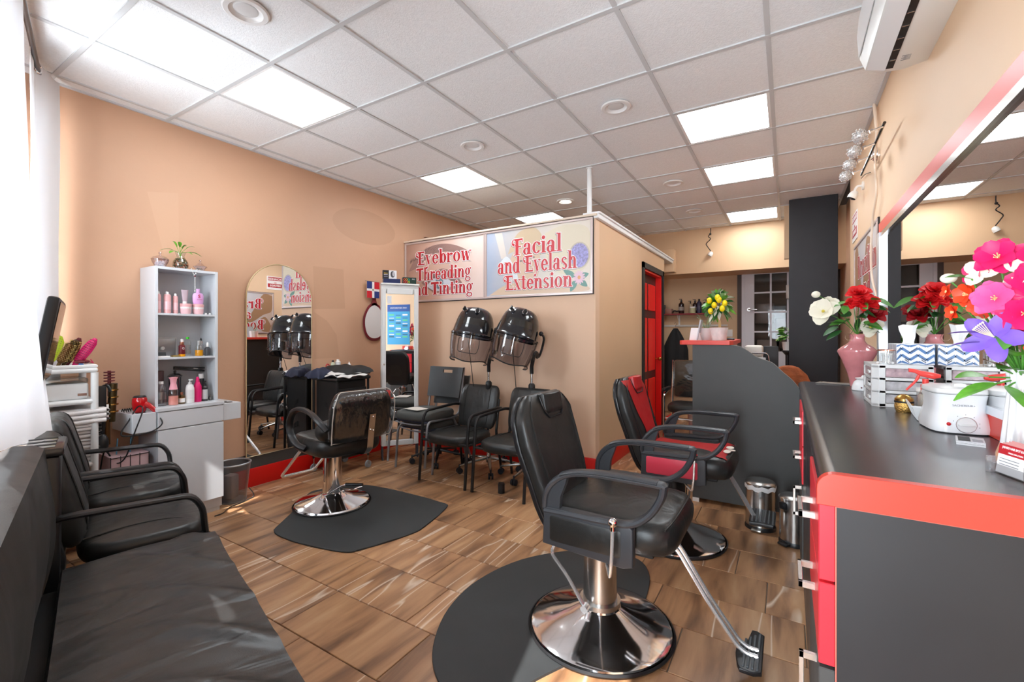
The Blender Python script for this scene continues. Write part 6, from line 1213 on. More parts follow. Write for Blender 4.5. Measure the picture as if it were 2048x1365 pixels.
for i in range(22): a = rs.random()*6.28; r_ = .022*rs.random()**.5; dx, dy = rs.uniform(-.006, .006), rs.uniform(-.006, .006); b = NB(); p = Vector((r_*cos(a), r_*sin(a), .005)); q = p+Vector((dx, dy, .038)); tube(b, [p, q], .0012, n=4); sph(b, q, .0035, u=6, v=5); sph(b, p+Vector((0, 0, .004)), .003, u=6, v=5); obj('swab', b, LW, t)
b = NB(); 
for i in range(5): sph(b, (.322+.012*i, 2.405+.004*(i % 2), TP+.006), .006, u=8, v=6)
one('cotton_balls', b, LW, 'few small cotton balls on the front edge of the organiser', 'cotton')
# waxing pot and what is around it
WP = mat('wax_pot_plastic', '#e9eaec', .18, coat=.4)
a_ = R(8)
t = thing('wax_heater', 'large white wax heater with a round dial and red lamp on the counter', 'wax heater', (.447, 1.945, CZ), R(3))
b = NB(); st = []
for z, hx, hy in ((0, .060, .085), (.004, .070, .094), (.02, .072, .096), (.045, .068, .090), (.07, .061, .083), (.10, .062, .084), (.118, .065, .088), (.1185, .02, .03)): st.append(((0, 0, z), (1, 0, 0), (0, 1, 0), hx, hy))
loft(b, st, e=4.5, n=44); obj('body', b, WP, t)
b = NB(); loft(b, [((0, 0, .119), (1, 0, 0), (0, 1, 0), .063, .086), ((0, 0, .123), (1, 0, 0), (0, 1, 0), .066, .089), ((0, 0, .134), (1, 0, 0), (0, 1, 0), .064, .087), ((0, 0, .140), (1, 0, 0), (0, 1, 0), .045, .06)], e=4.5, n=44); obj('lid', b, PLA, t)
b = NB(); box(b, -.015, .015, -.06, -.035, .138, .150, r=.004); obj('lid_knob', b, PLA, t)
FRX = .097
b = NB(); cyl(b, (.002, -.088, .030), (.002, -.1015, .030), .0215, n=28); dl = obj('dial', b, PLA, t); b = NB(); box(b, -.017, .021, -.107, -.100, .027, .033, r=.002); obj('dial_grip', b, PLA, dl); b = NB(); tube(b, [(.002+.023*cos(q), -.0975, .030+.023*sin(q)) for q in [k*pi/16 for k in range(32)]], .0007, n=5, closed=True); obj('dial_ring', b, STEEL, dl)
b = NB(); sph(b, (-.037, -.096, .030), .0055, u=10, v=8); obj('lamp', b, col_of('#c8141e'), t)
for q in (-.2, .2, .9, 1.57, 2.2, 2.8): b = NB(); sph(b, (.002+.030*cos(q), -.0955 if sin(q) < .5 else -.092, .030+.030*sin(q)), .001, u=6, v=4); obj('mark', b, BLKM, t)
text('letter_print', 'SACHEREUR+', .0085, col_of('#8f8f92'), t, at(.0, -.0846, .083) @ FACE_NY, ext=.0004)
t = thing('plastic_basket', 'white ribbed plastic basket between the wax heater and the organiser', 'basket', (0, 0, CZ))
q0 = [(.385, 2.06), (.42, 2.42), (.505, 2.42), (.505, 2.06)]; q1 = [(.365, 2.04), (.405, 2.44), (.512, 2.44), (.512, 2.04)]
b = NB(); V0 = [b.verts.new((x, y, .002)) for x, y in q0]; V1 = [b.verts.new((x, y, .052)) for x, y in q1]; b.faces.new(V0[::-1])
for k in range(4): b.faces.new((V0[k], V0[(k+1) % 4], V1[(k+1) % 4], V1[k]))
solidify(b, .002); obj('basket', b, PLA, t, smooth=0); b = NB(); tube(b, [(x, y, .052) for x, y in q1], .0028, n=6, closed=True); obj('rim', b, PLA, t)
for i in range(26): f = (i+.5)/26; b = NB(); p = Vector((*q0[0], .003)).lerp(Vector((*q0[1], .003)), f)+Vector((-.001, 0, 0)); q = Vector((*q1[0], .050)).lerp(Vector((*q1[1], .050)), f)+Vector((-.001, 0, 0)); tube(b, [p, q], .0012, n=4); obj('rib', b, PLA, t)
t = thing('spray_bottle', 'small clear bottle with a red trigger sprayer standing in the white basket', 'spray bottle', (.418, 2.13, CZ+.004), R(180))
SR = mat('sprayer_red', '#ee4a44', .3)
b = NB(); lathe(b, [(0, 0), (.020, 0), (.022, .004), (.022, .075), (.012, .100), (0, .100)], n=24); obj('bottle', b, glass('spray_clear', (.96, .94, .90), .1), t); b = NB(); lathe(b, [(0, .002), (.019, .002), (.020, .035), (0, .035)], n=20); obj('liquid', b, col_of('#d9724a'), t)
b = NB(); lathe(b, [(.0135, .098), (.0135, .118), (.009, .120), (.009, .138)], n=18); hd = obj('sprayer_neck', b, SR, t); b = NB(); loft(b, [((-.040, 0, .150), (0, 1, 0), (0, 0, 1), .004, .006), ((-.02, 0, .150), (0, 1, 0), (0, 0, 1), .009, .012), ((.015, 0, .158), (0, 1, 0), (0, 0, 1), .008, .010), ((.03, 0, .166), (0, 1, 0), (0, 0, 1), .007, .007), ((.046, 0, .168), (0, 1, 0), (0, 0, 1), .007, .007)], n=14); obj('sprayer_head', b, SR, hd)
b = NB(); tube(b, [(.018, 0, .150), (.026, 0, .130), (.045, 0, .105), (.052, 0, .095)], [.005, .004, .0035, .003], n=8, sm=3); obj('trigger', b, SR, hd)
b = NB(); b.free()
b = NB(); lathe(b, [(0, 0), (.008, 0), (.012, .02), (.008, .065), (.002, .085), (0, .085)], n=14); one('cream_applicator', b, col_of('#e8744a'), 'small orange conical tube standing in front in the white basket', 'tube', (.425, 2.085, CZ+.004))
item('gold_jar', 'round gold embossed jar on the counter behind the white basket', 'jar', .385, 2.28, CZ, [('body', L_((0, 0), (24, 0), (28, 8), (30, 22), (29, 36), (0, 36)), mat('gold_embossed', '#d3a75c', .25, .85, bump=1, bscale=160, bdist=.004)), ('band', L_((29.5, 36), (30.5, 39), (29.5, 43), (28, 43)), BLKM), ('lid', L_((29, 43), (29, 52), (20, 62), (8, 68), (0, 69)), GOLDM)])
item('cotton_jar', 'clear jar of white cotton rounds behind the wax heater, against the mirror', 'jar', .455, 2.30, CZ, [('jar', L_((0, 0), (30, 0), (31, 5), (31, 80), (29, 80), (29, 6), (0, 5)), CLR), ('cotton', L_((0, 6), (27, 6), (27, 70), (0, 74)), LW), ('lid', L_((32, 80), (32, 95), (12, 98), (10, 115), (0, 116)), LW)])
item('green_jar', 'small green-lidded glass jar behind the wax heater beside the mirror', 'jar', .480, 2.085, CZ, [('jar', L_((0, 0), (16, 0), (17, 4), (17, 55), (0, 55)), CLR), ('lid', L_((18, 55), (18, 72), (12, 78), (0, 79)), col_of('#1f6b45'))])
# white domed warmer and mesh strip by the vase
t = thing('small_warmer', 'small white domed wax warmer next to the pink vase', 'warmer', (.352, 3.03, CZ), 0)
b = NB(); lathe(b, [(0, 0), (.055, 0), (.058, .003), (.057, .02), (.048, .045), (.035, .058), (0, .060)], n=32, sy=.9); obj('body', b, WP, t); b = NB(); lathe(b, [(.035, .058), (.042, .062), (.042, .066), (.018, .070), (.012, .080), (0, .081)], n=28); obj('lid', b, PLA, t)
b = NB(); sph(b, (-.02, -.050, .018), .004, u=8, v=6); obj('lamp', b, DRED, t); b = NB(); sph(b, (.012, -.051, .018), .005, u=8, v=6); obj('switch', b, STEEL, t)
t = thing('metal_comb_mesh', 'flat silver wire mesh strip lying on the far end of the counter', 'mesh', (.245, 3.34, CZ), R(-15)); 
for i in range(9): b = NB(); tube(b, [(-.09+.006*i*.4, -.05+.012*i, .004), (.09, -.05+.012*i, .004)], .0018, n=5); obj('wire', b, STEEL, t)
for i in range(14): b = NB(); tube(b, [(-.085+.0135*i, -.05, .0055), (-.082+.0135*i, .046, .0055)], .0014, n=5); obj('wire', b, STEEL, t)
# cards
t = thing('card_pack', 'small stack of silver and black appointment cards lying on the counter', 'cards', (.43, 1.72, CZ), R(-12))
for i in range(4): b = NB(); box(b, -.028, .028, -.042+.002*i, .042+.002*i, .0025*i, .0025*i+.002); obj('card', b, col_of(['#e4e4e6', '#c9c9cc', '#e4e4e6', '#d6d6da'][i]), t, smooth=0)
b = NB(); box(b, -.024, .0, -.03, .04, .0097, .0103); obj('print', b, BLKM, t, smooth=0); b = NB(); box(b, .004, .024, -.03, .01, .0097, .0103); obj('print', b, GREYM, t, smooth=0)
t = thing('card_holder', 'clear plastic holder of red and white business cards at the right picture edge', 'card holder', (.384, 1.392, CZ), R(-72))
b = NB(); box(b, 0, .10, -.004, .03, 0, .004); box(b, 0, .10, -.004, -.002, .004, .022); box(b, 0, .004, -.014, .03, 0, .035, r=.001); box(b, .096, .10, -.014, .03, 0, .035, r=.001); box(b, 0, .10, .028, .03, 0, .06); obj('holder', b, glass('acrylic', (.95, .96, .97), .18, .03), t)
for i in range(5): b = NB(); box(b, .006, .094, .0+.005*i, .0012+.005*i, .004, .066+.002*i, M=Matrix.Rotation(R(-8), 4, 'X')); obj('card', b, SIGN_W if i == 0 else col_of('#e8a6a2'), t, smooth=0)
Mc = Matrix.Rotation(R(-8), 4, 'X'); b = NB(); box(b, .006, .094, -.0008, 0, .044, .066, M=Mc); obj('red_header', b, SIGN_R, t, smooth=0)
text('letter_print', 'JHENNY HAIR SPOT & SPA INC', .0068, SIGN_W, t, Mc @ at(.05, -.0012, .057) @ FACE_NY, ext=.0002, off=.0001, sx=.75); text('letter_print', 'UNISEX HAIR STYLING', .0045, SIGN_W, t, Mc @ at(.05, -.0012, .048) @ FACE_NY, ext=.0002, sx=.8)
for i in range(3): b = NB(); box(b, .012, .06, -.0008, 0, .022+.006*i, .0235+.006*i, M=Mc); obj('print', b, GREYM, t, smooth=0)
b = NB(); lathe(b, [(0, .025), (.004, .025), (.004, .0265)], n=8); b.free()

# ---- air conditioner high on the right wall
t = thing('air_conditioner', 'white split air conditioner high on the right wall at the top of the picture', 'air conditioner', (0, 0, 0))
ACW = mat('ac_white', '#efefec', .35); pf = [(XR, 2.485), (XR, 2.79), (.34, 2.79), (.300, 2.775), (.285, 2.74), (.278, 2.66), (.285, 2.56), (.305, 2.505), (.36, 2.478), (.44, 2.470)]
b = NB(); prism(b, pf, 1.66, 2.62, M=PXZ, r=.006); obj('casing', b, ACW, t)
b = NB(); prism(b, [(.283, 2.735), (.2765, 2.66), (.283, 2.565), (.279, 2.562), (.2725, 2.66), (.279, 2.74)], 1.68, 2.60, M=PXZ); obj('front_panel', b, WHITE, t)
b = NB(); prism(b, [(.312, 2.496), (.372, 2.472), (.370, 2.466), (.308, 2.489)], 1.70, 2.58, M=PXZ); obj('louver', b, WHITE, t)
b = NB(); prism(b, [(.372, 2.477), (.398, 2.474), (.398, 2.470), (.372, 2.4725)], 1.70, 2.58, M=PXZ); obj('air_slot', b, BLKM, t)
for i in range(10): b = NB(); y = 1.74+.085*i; box(b, .375, .396, y, y+.004, 2.4695, 2.473); obj('vane', b, STEEL, t, smooth=0)
for i in range(5): b = NB(); box(b, .415+.008*(i % 2), .445, 2.49+.009*i, 2.494+.009*i, 2.4698, 2.4712); obj('label_print', b, GREYM, t, smooth=0)
# ---- four-ball light fitting
t = thing('wall_lamp', 'chrome wall lamp bar with four glittering crystal ball shades near the ceiling', 'wall lamp', (0, 0, 0))
CRY = mat('crystal_beads', '#cfcdcc', .2, .3, var=.5, vscale=160)
b = NB(); tube(b, [(.455, 3.18, 2.455), (.455, 4.10, 2.445)], .008, n=8); obj('bar', b, mat('dark_chrome', '#55504e', .2, .9), t)
b = NB(); cyl(b, (XR, 3.85, 2.49), (XR-.012, 3.85, 2.49), .055, n=28); sph(b, (XR-.02, 3.85, 2.49), .035, sx=.6); cyl(b, (XR-.01, 3.83, 2.49), (.455, 3.80, 2.45), .010); obj('wall_plate', b, CHROME, t)
for i, y in enumerate((3.22, 3.48, 3.73, 3.98)):
    b = NB(); cyl(b, (.455, y, 2.45), (.395, y, 2.432), .006); cyl(b, (.41, y, 2.437), (.395, y, 2.432), .012); arm = obj('lamp_arm', b, CHROME, t)
    t2 = bmesh.new(); bmesh.ops.create_icosphere(t2, subdivisions=2, radius=.037); vs_ = [v.co.copy() for v in t2.verts]; t2.free(); b = NB(); c = Vector((.352, y, 2.418))
    for v in vs_[::1]:
        ico(b, c+v*(1+random.uniform(-.12, .10)), .0058)
    sph(b, c, .033, u=12, v=8); obj('crystal_shade', b, CRY, arm, kind='stuff', smooth=0)
b = NB(); tube(b, [(.50, 3.87, HC), (.50, 3.75, 2.60)], .011, n=12); one('conduit', b, mat('cream_pipe', '#e8d2bd', .5), 'short cream conduit pipe coming down from the ceiling beside the crystal lamp', 'pipe')
b = NB(); tube(b, [(.495, 3.74, 2.60), (.495, 3.80, 2.42), (.495, 3.74, 2.22), (.493, 3.88, 2.07), (.490, 3.93, 1.87), (.490, 3.89, 1.68), (.492, 3.72, 1.53), (.497, 3.75, 1.48)], .007, n=8, sm=6); one('wall_cable', b, MATS['cream_pipe'], 'cream cable hanging down the right wall in front of the waxing sign', 'cable')
b = NB(); tube(b, [(.497, 4.02, 2.43), (.50, 4.30, 2.50), (.50, 4.5, 2.53)], .003, n=6, sm=4); one('lamp_wire', b, BLK, 'short black wire from the crystal lamp towards the white camera', 'wire')
def camera_unit(label, loc, rot, grp=None, m=None):
    t = thing('security_camera', label, 'security camera', loc); t.rotation_euler = rot
    m = m or mat('camera_white', '#f1ece6', .3); b = NB(); cyl(b, (0, 0, 0), (-.012, 0, 0), .034, n=24); tube(b, [(-.01, 0, 0), (-.04, 0, 0), (-.055, .01, -.02), (-.06, .02, -.045)], .009, n=10, sm=3); obj('mount', b, m, t)
    b = NB(); Mh = at(-.068, .025, -.065) @ Matrix.Rotation(R(28), 4, 'Y'); lathe(b, [(0, .042), (.018, .038), (.030, .022), (.034, 0), (.032, -.022)], n=28, M=Mh, caps=False); bd = obj('camera_body', b, m, t)
    b = NB(); lathe(b, [(.031, -.022), (.028, -.024), (0, -.025)], n=28, M=Mh); obj('lens_face', b, BLK, bd); b = NB(); lathe(b, [(.011, -.026), (0, -.028)], n=16, M=Mh); obj('lens', b, CHROME, bd); return t
camera_unit('white dome-headed security camera on the right wall under the crystal lamp', (XR-.001, 4.52, 2.475), (0, 0, 0))
# ================================================================ BACK OF THE SHOP
t = thing('reception_desk', 'reception desk with a wavy black side panel and a red raised top', 'desk', (0, 0, 0))
DY = 3.69
cur = [(p.x, p.y) for p in smooth_path([(-.36, 1.207, 0), (-.30, 1.197, 0), (-.245, 1.165, 0), (-.20, 1.128, 0), (-.15, 1.106, 0), (-.09, 1.082, 0), (-.03, 1.022, 0), (.03, .965, 0), (.075, .90, 0), (.10, .84, 0)], 5)]
b = NB(); prism(b, [(-.627, .03), (-.627, 1.207)]+cur+[(.10, .03)], DY, DY+.022, M=PXZ); obj('end_panel', b, CHAR, t, smooth=0, bev=.0015)
b = NB(); box(b, -.627, -.605, DY+.022, 5.0, .03, 1.207); obj('front_panel', b, CHARB, t, smooth=0)
b = NB(); tube(b, [(x, DY+.004, z+.001) for x, z in [(-.36, 1.207)]+cur], .0022, n=6); obj('edge_band', b, col_of('#8f8a84'), t)
b = NB(); prism(b, [(-.70, DY-.03), (-.72, DY), (-.72, 5.02), (-.40, 5.02), (-.35, DY+.30), (-.345, DY+.03), (-.365, DY-.03)], 1.207, 1.24, r=.003); obj('raised_top', b, REDP, t, smooth=0)
b = NB(); box(b, -.605, .06, DY+.022, 4.95, .73, .76); obj('work_surface', b, CHARB, t, smooth=0); b = NB(); box(b, -.60, -.20, 4.9, 4.92, .03, .73); obj('support', b, CHARB, t, smooth=0)
b = NB(); box(b, -.627, -.58, DY-.001, DY+.03, 0, .03); obj('foot', b, LW, t, smooth=0); b = NB(); box(b, .05, .10, DY-.001, DY+.03, 0, .03); obj('foot', b, LW, t, smooth=0)
def on_desk(n, l, c, x, y, f, m, **k): b = NB(); f(b); return one(n, b, m, l, c, (x, y, 1.2402), **k)
# lemon tree
t = thing('lemon_tree', 'little artificial lemon tree in a marbled white pot on the red desk top', 'plant', (-.46, 3.86, 1.2402))
POT = mat('marbled_pot', '#dcdbd8', .5, var=.12, vscale=25)
b = NB(); lathe(b, [(0, 0), (.050, 0), (.052, .004), (.066, .094), (.068, .10), (.062, .10), (.05, .085), (0, .085)], n=36); obj('pot', b, POT, t); b = NB(); lathe(b, [(.055, .084), (0, .09)], n=20); obj('soil', b, col_of('#4a3626'), t)
b = NB(); tube(b, [(0, 0, .085), (.004, 0, .13), (-.006, 0, .20)], .008, n=8, sm=3); tube(b, [(.01, 0, .085), (.012, 0, .13), (.0, 0, .19)], .004, n=8, sm=3); obj('trunk', b, col_of('#c9a06a'), t)
rs = random.Random(11)
for i in range(140):
    a = rs.random()*6.28; e = R(rs.uniform(-60, 88)); r_ = .062*rs.random()**.35; c = Vector((r_*cos(a)*cos(e), r_*sin(a)*cos(e), .282+r_*sin(e)*1.3)); d = Vector((cos(a)*cos(e), sin(a)*cos(e), sin(e)+rs.uniform(-.3, .3))); b = NB(); leaf(b, c, d, .06+.02*rs.random(), .038, .3, rs.uniform(-1, 1), n=4); obj('leaf', b, [GREEN, DGREEN, col_of('#7a9a6a'), LG][i % 4] if i % 9 else CRM, t)
LEM = mat('lemon_yellow', '#f7d90f', .4)
for x, y, z in ((-.060, -.07, .310), (.012, -.10, .312), (-.022, -.095, .272), (.050, -.085, .285), (.034, -.095, .245), (-.050, -.08, .228), (.002, -.10, .330)): b = NB(); sph(b, (x, y, z), .020, sz=1.25, u=12, v=9); obj('lemon', b, LEM, t)
t = thing('potted_plant', 'sparse little plant in a plain white pot behind the lemon tree', 'plant', (-.575, 4.02, 1.2402)); b = NB(); lathe(b, [(0, 0), (.040, 0), (.056, .098), (.052, .098), (.045, .085), (0, .085)], n=28); obj('pot', b, LW, t)
for i in range(9): a = i*.7; b = NB(); p = Vector((.01*cos(a), .01*sin(a), .085)); q = p+Vector((.06*cos(a), .05*sin(a), .07+.03*(i % 3))); tube(b, [p, p.lerp(q, .5)+Vector((0, 0, .02)), q], .0015, n=5); leaf(b, q, (cos(a), sin(a), .5), .025, .014, .2); leaf(b, p.lerp(q, .7), (sin(a), cos(a), .3), .022, .012, .2); obj('sprig', b, col_of('#6f9468'), t)
t = thing('card_stand', 'white tilted card stand at the left end of the red desk top', 'card stand', (-.665, 3.93, 1.2402)); b = NB(); prism(b, [(-.025, 0), (.065, 0), (.045, .10), (-.01, .10)], -.02, .03, M=PXZ); obj('card_stack', b, LW, t, smooth=0); b = NB(); prism(b, [(.035, 0), (.042, 0), (.072, .165), (.062, .165)], -.05, .05, M=PXZ); obj('acrylic_back', b, mat('acrylic_grey', '#b9bfc6', .2), t, smooth=0)
on_desk('desk_paper', 'white papers lying on the red desk top', 'paper', -.55, 4.25, lambda b: box(b, -.12, .09, -.14, .14, 0, .008), LW)
on_desk('tape_dispenser', 'small black object on the red desk top right of the lemon tree', 'dispenser', -.40, 4.10, lambda b: cushion(b, .06, .05, .015, .004), BLK)
WS = .7602
t = thing('card_terminal', 'white receipt printer standing behind the wavy desk panel', 'printer', (-.245, 4.45, WS)); b = NB(); box(b, -.05, .05, -.07, .07, 0, .33, r=.01); obj('stand', b, col_of('#55575a'), t); b = NB(); box(b, -.075, .065, -.08, .08, .33, .43, r=.02, seg=3); obj('printer_body', b, col_of('#d9d3cb'), t)
t = thing('desk_monitor', 'black screen seen from its side behind the wavy desk panel', 'monitor', (-.12, 5.0-.3, WS)); b = NB(); box(b, -.07, .05, -.02, .02, .10, .42, r=.006); obj('screen_back', b, CHARB, t); b = NB(); tube(b, [(0, 0, .01), (0, 0, .15)], .02); box(b, -.08, .08, -.08, .08, 0, .012); obj('stand', b, BLK, t)
t = thing('tablet_stand', 'small white tablet in a chrome stand behind the wavy desk panel', 'tablet', (-.20, 4.15, WS)); b = NB(); box(b, -.07, .05, -.006, .006, .16, .34, r=.004); obj('tablet', b, col_of('#c9c9cb'), t); b = NB(); tube(b, [(-.09, 0, .375), (.05, 0, .375), (.065, 0, .36), (.085, 0, .20), (.085, 0, .01)], .006, rd=.02); obj('chrome_arm', b, CHROME, t)
for i in range(4): b = NB(); box(b, -.05+.02*i, -.04+.02*i, -.0075, -.006, .22, .27+.01*(i % 2)); obj('print', b, DKG, t, smooth=0)
t = thing('brown_jacket', 'rust-brown jacket draped over an office chair back behind the desk', 'jacket', (.03, 5.1, .0))
b = NB(); loft(b, [((-.02, 0, z), (1, 0, 0), (0, 1, 0), w_, d_) for z, w_, d_ in ((.42, .17, .05), (.60, .20, .07), (.80, .19, .075), (.90, .15, .07), (.97, .08, .05), (.985, .03, .03))], e=2.6); obj('jacket', b, mat('rust_cloth', '#a0562f', .8, bump=1, bscale=12, bdist=.02, var=.25, vscale=12), t)
t = thing('office_chair', 'black office chair behind the desk, under the brown jacket', 'chair', (.02, 5.13, 0)); star_base(t, .27, BLK, .03, BLK); b = NB(); cyl(b, (0, 0, .12), (0, 0, .36), .024); obj('gas_lift', b, BLK, t); b = NB(); cushion(b, .42, .40, .07, .01, M=at(0, .0, .36)); obj('seat', b, FAB, t)
t = thing('monstera_pot', 'green leafy plant on a stand half hidden by the black column', 'plant', (.0, 6.75, 0)); b = NB(); lathe(b, [(0, 0), (.10, 0), (.04, .03), (.025, .08), (.025, 1.02), (.06, 1.06), (.06, 1.08), (0, 1.08)], n=24); obj('stand', b, BLK, t); b = NB(); lathe(b, [(0, 1.08), (.05, 1.08), (.065, 1.19), (0, 1.19)], n=24); obj('pot', b, LW, t)
for i in range(46): a = rs.random()*6.28; h = rs.random(); c = Vector((.05*cos(a), .05*sin(a), 1.21+.17*h)); b = NB(); leaf(b, c, (cos(a), sin(a), .5*h-.1), .085, .06, .3, rs.uniform(-.8, .8), n=4); obj('leaf', b, [GREEN, LG, col_of('#9ab86a')][i % 3], t)
# shelf with bottles on the recess wall
SY = 7.75
t = thing('wall_shelf', 'dark red wall shelf holding bottles in the back recess', 'shelf', (0, SY, 1.62)); b = NB(); box(b, -1.95, -.98, -.20, 0, -.025, 0, r=.003); obj('shelf_board', b, col_of('#7d1c22'), t, smooth=0)
for x in (-1.52, -1.05): b = NB(); tube(b, [(x, -.17, -.028), (x, -.01, -.15)], .006); box(b, x-.012, x+.012, -.012, 0, -.18, -.025); obj('bracket', b, LW, t)
b = NB(); box(b, -1.9, -.80, SY-.02, SY, 1.41, 1.44); one('coat_rail', b, col_of('#c9c4bd'), 'pale coat rail under the dark red wall shelf', 'rail')
gb2 = 'bottles on the dark red wall shelf'; AMD = mat('dark_amber', '#2e1512', .15); yb = SY-.10
for x, h, r, m, l, pump in [(-1.47, .20, .042, AMD, 'dark brown pump bottle, leftmost on the dark red wall shelf', 1), (-1.27, .19, .038, AMD, 'dark brown pump bottle behind the cream tub on the wall shelf', 1), (-1.20, .21, .036, col_of('#3b3650'), 'dark violet bottle right of the cream tub on the wall shelf', 0), (-1.125, .16, .032, col_of('#3d8a3a'), 'green-bodied bottle with a black top on the wall shelf', 0), (-1.04, .20, .042, col_of('#c9a9ac'), 'pale pink pump bottle at the right end of the wall shelf', 1), (-1.33, .17, .022, col_of('#b9a48a'), 'slim pale spray bottle on the wall shelf', 1)]:
    P = [('body', L_((0, 0), (r*950, 0), (r*1000, 5), (r*1000, h*780), (r*400, h*930), (0, h*930)), m), ('cap', L_((r*380, h*920), (r*380, h*1080), (0, h*1080)), BLK)]
    if pump: P.append(('pump', (lambda h=h: (lambda b: (cyl(b, (0, 0, h*1.08), (0, 0, h*1.16), .005, n=8), box(b, -.035, .012, -.008, .008, h*1.15, h*1.20, r=.002))))(), BLK))
    P.append(('label_print', (lambda r=r, h=h: (lambda b: lathe(b, [(r+.0006, h*.25), (r+.0006, h*.55)], n=20, caps=False)))(), col_of('#9a8f88') if m is AMD else m))
    item('bottle', l, 'bottle', x, yb+(.05 if 'behind' in l else 0), 1.6205, P, gb2)
item('cream_tub', 'cream and green tub on the dark red wall shelf', 'tub', -1.29, yb-.03, 1.6205, [('body', L_((0, 0), (42, 0), (44, 4), (44, 85), (0, 85)), col_of('#b9b48c')), ('lid', L_((45, 85), (45, 105), (0, 106)), LW)])
for i, (x, z, h, c_, l) in enumerate([(-1.83, 0, .09, '#2f7fb5', 'bright blue carton at the bottom of the pile on the wall shelf'), (-1.82, .0902, .06, '#1d4a66', 'dark blue carton on top of the bright blue one on the wall shelf'), (-1.66, 0, .08, '#8a5a4a', 'small brown and white carton on the wall shelf')]):
    b = NB(); box(b, -.09 if i < 2 else -.05, .09 if i < 2 else .05, -.06, .06, 0, h, r=.002); one('carton', b, col_of(c_), l, 'box', (x, yb, 1.6205+z))
b = NB(); tube(b, [(-.04, 0, 0), (-.01, 0, .03), (.03, 0, .02), (.07, 0, .03)], .012, sm=3); one('black_tool', b, BLK, 'black clipper lying beside the cartons on the wall shelf', 'clipper', (-1.57, yb, 1.64))
t = thing('black_garment', 'long black smock on a hanger below the wall shelf', 'garment', (-1.53, 7.50, .0)); b = NB(); rows = []
for k in range(15):
    f = k/14; z = 1.38-.95*f; hw = .03+.14*min(1, f*3)**.8+.03*f; dp = .03+.035*min(1, f*3); rows.append([Vector((hw*cos(a)*(1+.08*sin(6*a)), dp*sin(a)*(1+.2*sin(5*a)), z)) for a in [2*pi*j/36 for j in range(36)]])
skin(b, rows); obj('cloth', b, mat('black_cloth', '#161617', .8), t); b = NB(); tube(b, [(0, 0, 1.37), (0, 0, 1.42), (.02, 0, 1.45), (.0, 0, 1.47), (-.02, .0, 1.455)], .004, sm=3); obj('hanger_hook', b, STEEL, t)
# waiting chair with plastic cover, boxes and dark shelves behind
t = thing('covered_chair', 'chrome-legged black chair with a shiny plastic cover on its back, left of the desk', 'chair', (-.93, 5.35, 0))
for sgn in (-1, 1): b = NB(); tube(b, [(.24*sgn, -.22, 0), (.24*sgn, -.22, .62), (.24*sgn, .10, .66)], .012, rd=.05); tube(b, [(.24*sgn, .24, 0), (.24*sgn, .20, .45), (.24*sgn, .26, .98)], .012, rd=.05); obj('leg', b, CHROME, t); b = NB(); box(b, .24*sgn-.02, .24*sgn+.02, -.24, .05, .65, .69, r=.015); obj('arm_pad', b, BLK, t)
b = NB(); cushion(b, .46, .44, .09, .01, M=at(0, 0, .42)); obj('seat', b, LEA, t); b = NB(); box(b, -.215, .215, .18, .24, .55, .98, r=.025); bk = obj('backrest', b, LEA, t); b = NB(); box(b, -.222, .222, .17, .25, .54, .985, r=.03); obj('plastic_cover', b, COVER, bk); b = NB(); tube(b, [(-.22, -.22, .36), (.22, -.22, .36)], .01); obj('cross_bar', b, CHROME, t)
b = NB(); lathe(b, [(0, 0), (.09, 0), (.11, .24), (.112, .25), (.105, .25), (.085, .01), (0, .01)], n=28); one('white_bucket', b, col_of('#c9c4c0'), 'pale plastic bucket on the floor behind the covered chair', 'bucket', (-1.0, 6.2, 0))
t = thing('dark_shelving', 'dark metal shelving with folded things against the recess wall behind the smock', 'shelving', (-1.98, 7.45, 0))
for x in (-.22, .22):
    for y in (-.2, .2): b = NB(); box(b, x-.012, x+.012, y-.012, y+.012, 0, 1.12); obj('post', b, STEEL, t, smooth=0)
for z in (.2, .55, .9, 1.1): b = NB(); box(b, -.23, .23, -.21, .21, z, z+.02); obj('shelf_board', b, BLKM, t, smooth=0)
for i, (x, z, h, c_) in enumerate([(-.1, .22, .25, '#3b2a26'), (.12, .22, .2, '#5a4a44'), (-.08, .57, .25, '#2c2b30'), (.12, .57, .22, '#7a6a62'), (0, .92, .14, '#3a3c40')]): b = NB(); box(b, x-.09, x+.09, -.15, .12, z, z+h, r=.02); obj('stored_box', b, col_of(c_), t)
t = thing('desk_fan', 'dark picture-like appliance standing on top of the dark shelving', 'appliance', (-1.98, 7.45, 1.12)); b = NB(); box(b, -.1, .1, -.05, .05, 0, .26, r=.02); obj('body', b, BLK, t); b = NB(); tube(b, [(.07*cos(a), -.055, .14+.07*sin(a)) for a in [k*pi/8 for k in range(16)]], .005, closed=True, n=6); obj('ring', b, STEEL, t)
b = NB(); tube(b, [(-.62, 5.05, 1.05), (-.64, 5.5, .95), (-.80, 6.4, .95), (-.95, 7.3, 1.1)], .006, n=6, sm=5); one('hanging_cable', b, BLK, 'black cable hanging between the desk and the back wall', 'cable')
b = NB(); tube(b, [(-.61, 5.00, 1.19), (-.56, 5.15, .95), (-.56, 5.4, .35), (-.6, 5.7, .006), (-.7, 6.0, .006)], .006, n=6, sm=5); one('desk_cable', b, BLK, 'second black cable drooping behind the desk', 'cable')
b = NB(); box(b, -.85, -.73, SY-.008, SY, 1.25, 1.36, r=.002); one('wall_socket', b, LW, 'white socket plate on the recess wall behind the desk', 'socket')
t = camera_unit('white security camera dangling from wires on the back soffit', (-.955, 7.10, 2.48), (0, 0, 0)); 
for ch in list(t.children):
    if ch.name.startswith('mount'): bpy.data.objects.remove(ch)
for ch in t.children: ch.location = (.062, -.02, .04)
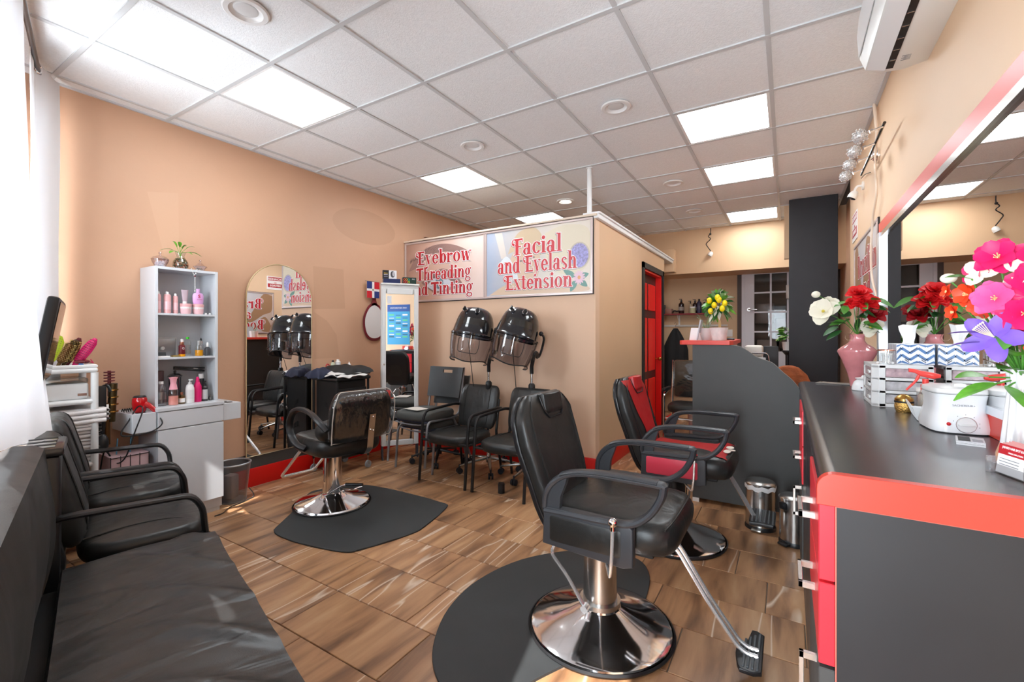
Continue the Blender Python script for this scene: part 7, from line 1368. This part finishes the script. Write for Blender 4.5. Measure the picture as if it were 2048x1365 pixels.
b = NB(); tube(b, [(-.955, 7.09, HC-.01), (-.96, 7.10, 2.76), (-.99, 7.11, 2.72), (-.96, 7.11, 2.68), (-1.02, 7.12, 2.62), (-1.0, 7.11, 2.57), (-.955, 7.10, 2.50)], .006, n=6, sm=5); sph(b, (-.962, 7.10, 2.75), .016); one('camera_wire', b, BLK, 'tangled black wire holding the camera on the back soffit', 'wire')
# storeroom behind the glazed door
for x, z, w_, h, c_ in ((-.30, 1.6, .25, .3, '#6e5f58'), (.0, 1.3, .3, .45, '#5a4a43'), (-.25, 1.1, .3, .2, '#7d6a60'), (.1, 1.9, .2, .35, '#24303c')):
    b = NB(); box(b, x-w_/2, x+w_/2, 7.82, 7.9, z-h/2, z+h/2, r=.01); one('stored_carton', b, col_of(c_), {1.6: 'grey-brown carton behind the left panes of the glazed back door', 1.3: 'large brown carton low behind the panes of the glazed back door', 1.1: 'pale brown carton lowest behind the left panes of the glazed back door', 1.9: 'dark blue garment bag behind the upper right pane of the back door'}[z], 'box')
b = NB(); box(b, -.02, .06, 7.60, 7.66, 1.80, 2.0, r=.01); one('switch_box', b, col_of('#d9cfc8'), 'white fuse box at the edge of the black column by the back door', 'box')
# step bins by the desk
def bin_(label, x, y, r, h, rot, bag, clip):
    t = thing('pedal_bin', label, 'pedal bin', (x, y, 0), rot, 'steel pedal bins by the desk')
    b = NB(); lathe(b, [(r, .022), (r, h)], n=40, caps=False); obj('body', b, STEEL, t); b = NB(); lathe(b, [(0, 0), (r*1.05, 0), (r*1.06, .012), (r*1.0, .026), (0, .026)], n=40); obj('base', b, BLK, t)
    b = NB(); lathe(b, [(r*1.03, h), (r*1.04, h+.012), (r*.9, h+.024), (r*.5, h+.031), (0, h+.032)], n=40); obj('lid', b, STEEL, t)
    if bag:
        b = NB(); lathe(b, [(r*1.02, h-.03), (r*1.07, h-.012), (r*1.05, h)], n=30, caps=False)
        for v in b.verts: v.co += Vector((0, 0, .006*sin(9*math.atan2(v.co.y, v.co.x))))
        obj('bag_edge', b, LW, t)
    b = NB(); box(b, -.03, .03, -r-.035, -r+.02, .005, .020, r=.005); obj('pedal', b, BLK if clip else STEEL, t)
    if clip: b = NB(); box(b, -.04, .01, -r-.012, -r+.01, h-.055, h-.01, r=.01); obj('hinge_grip', b, BLK, t)
    return t
bin_('steel pedal bin with a white bag showing under its lid, left one', -.155, 3.42, .088, .29, R(-10), True, False)
bin_('steel pedal bin with a black grip, right one by the counter', .035, 3.32-.05+.0, .080, .27, R(-35), False, True)
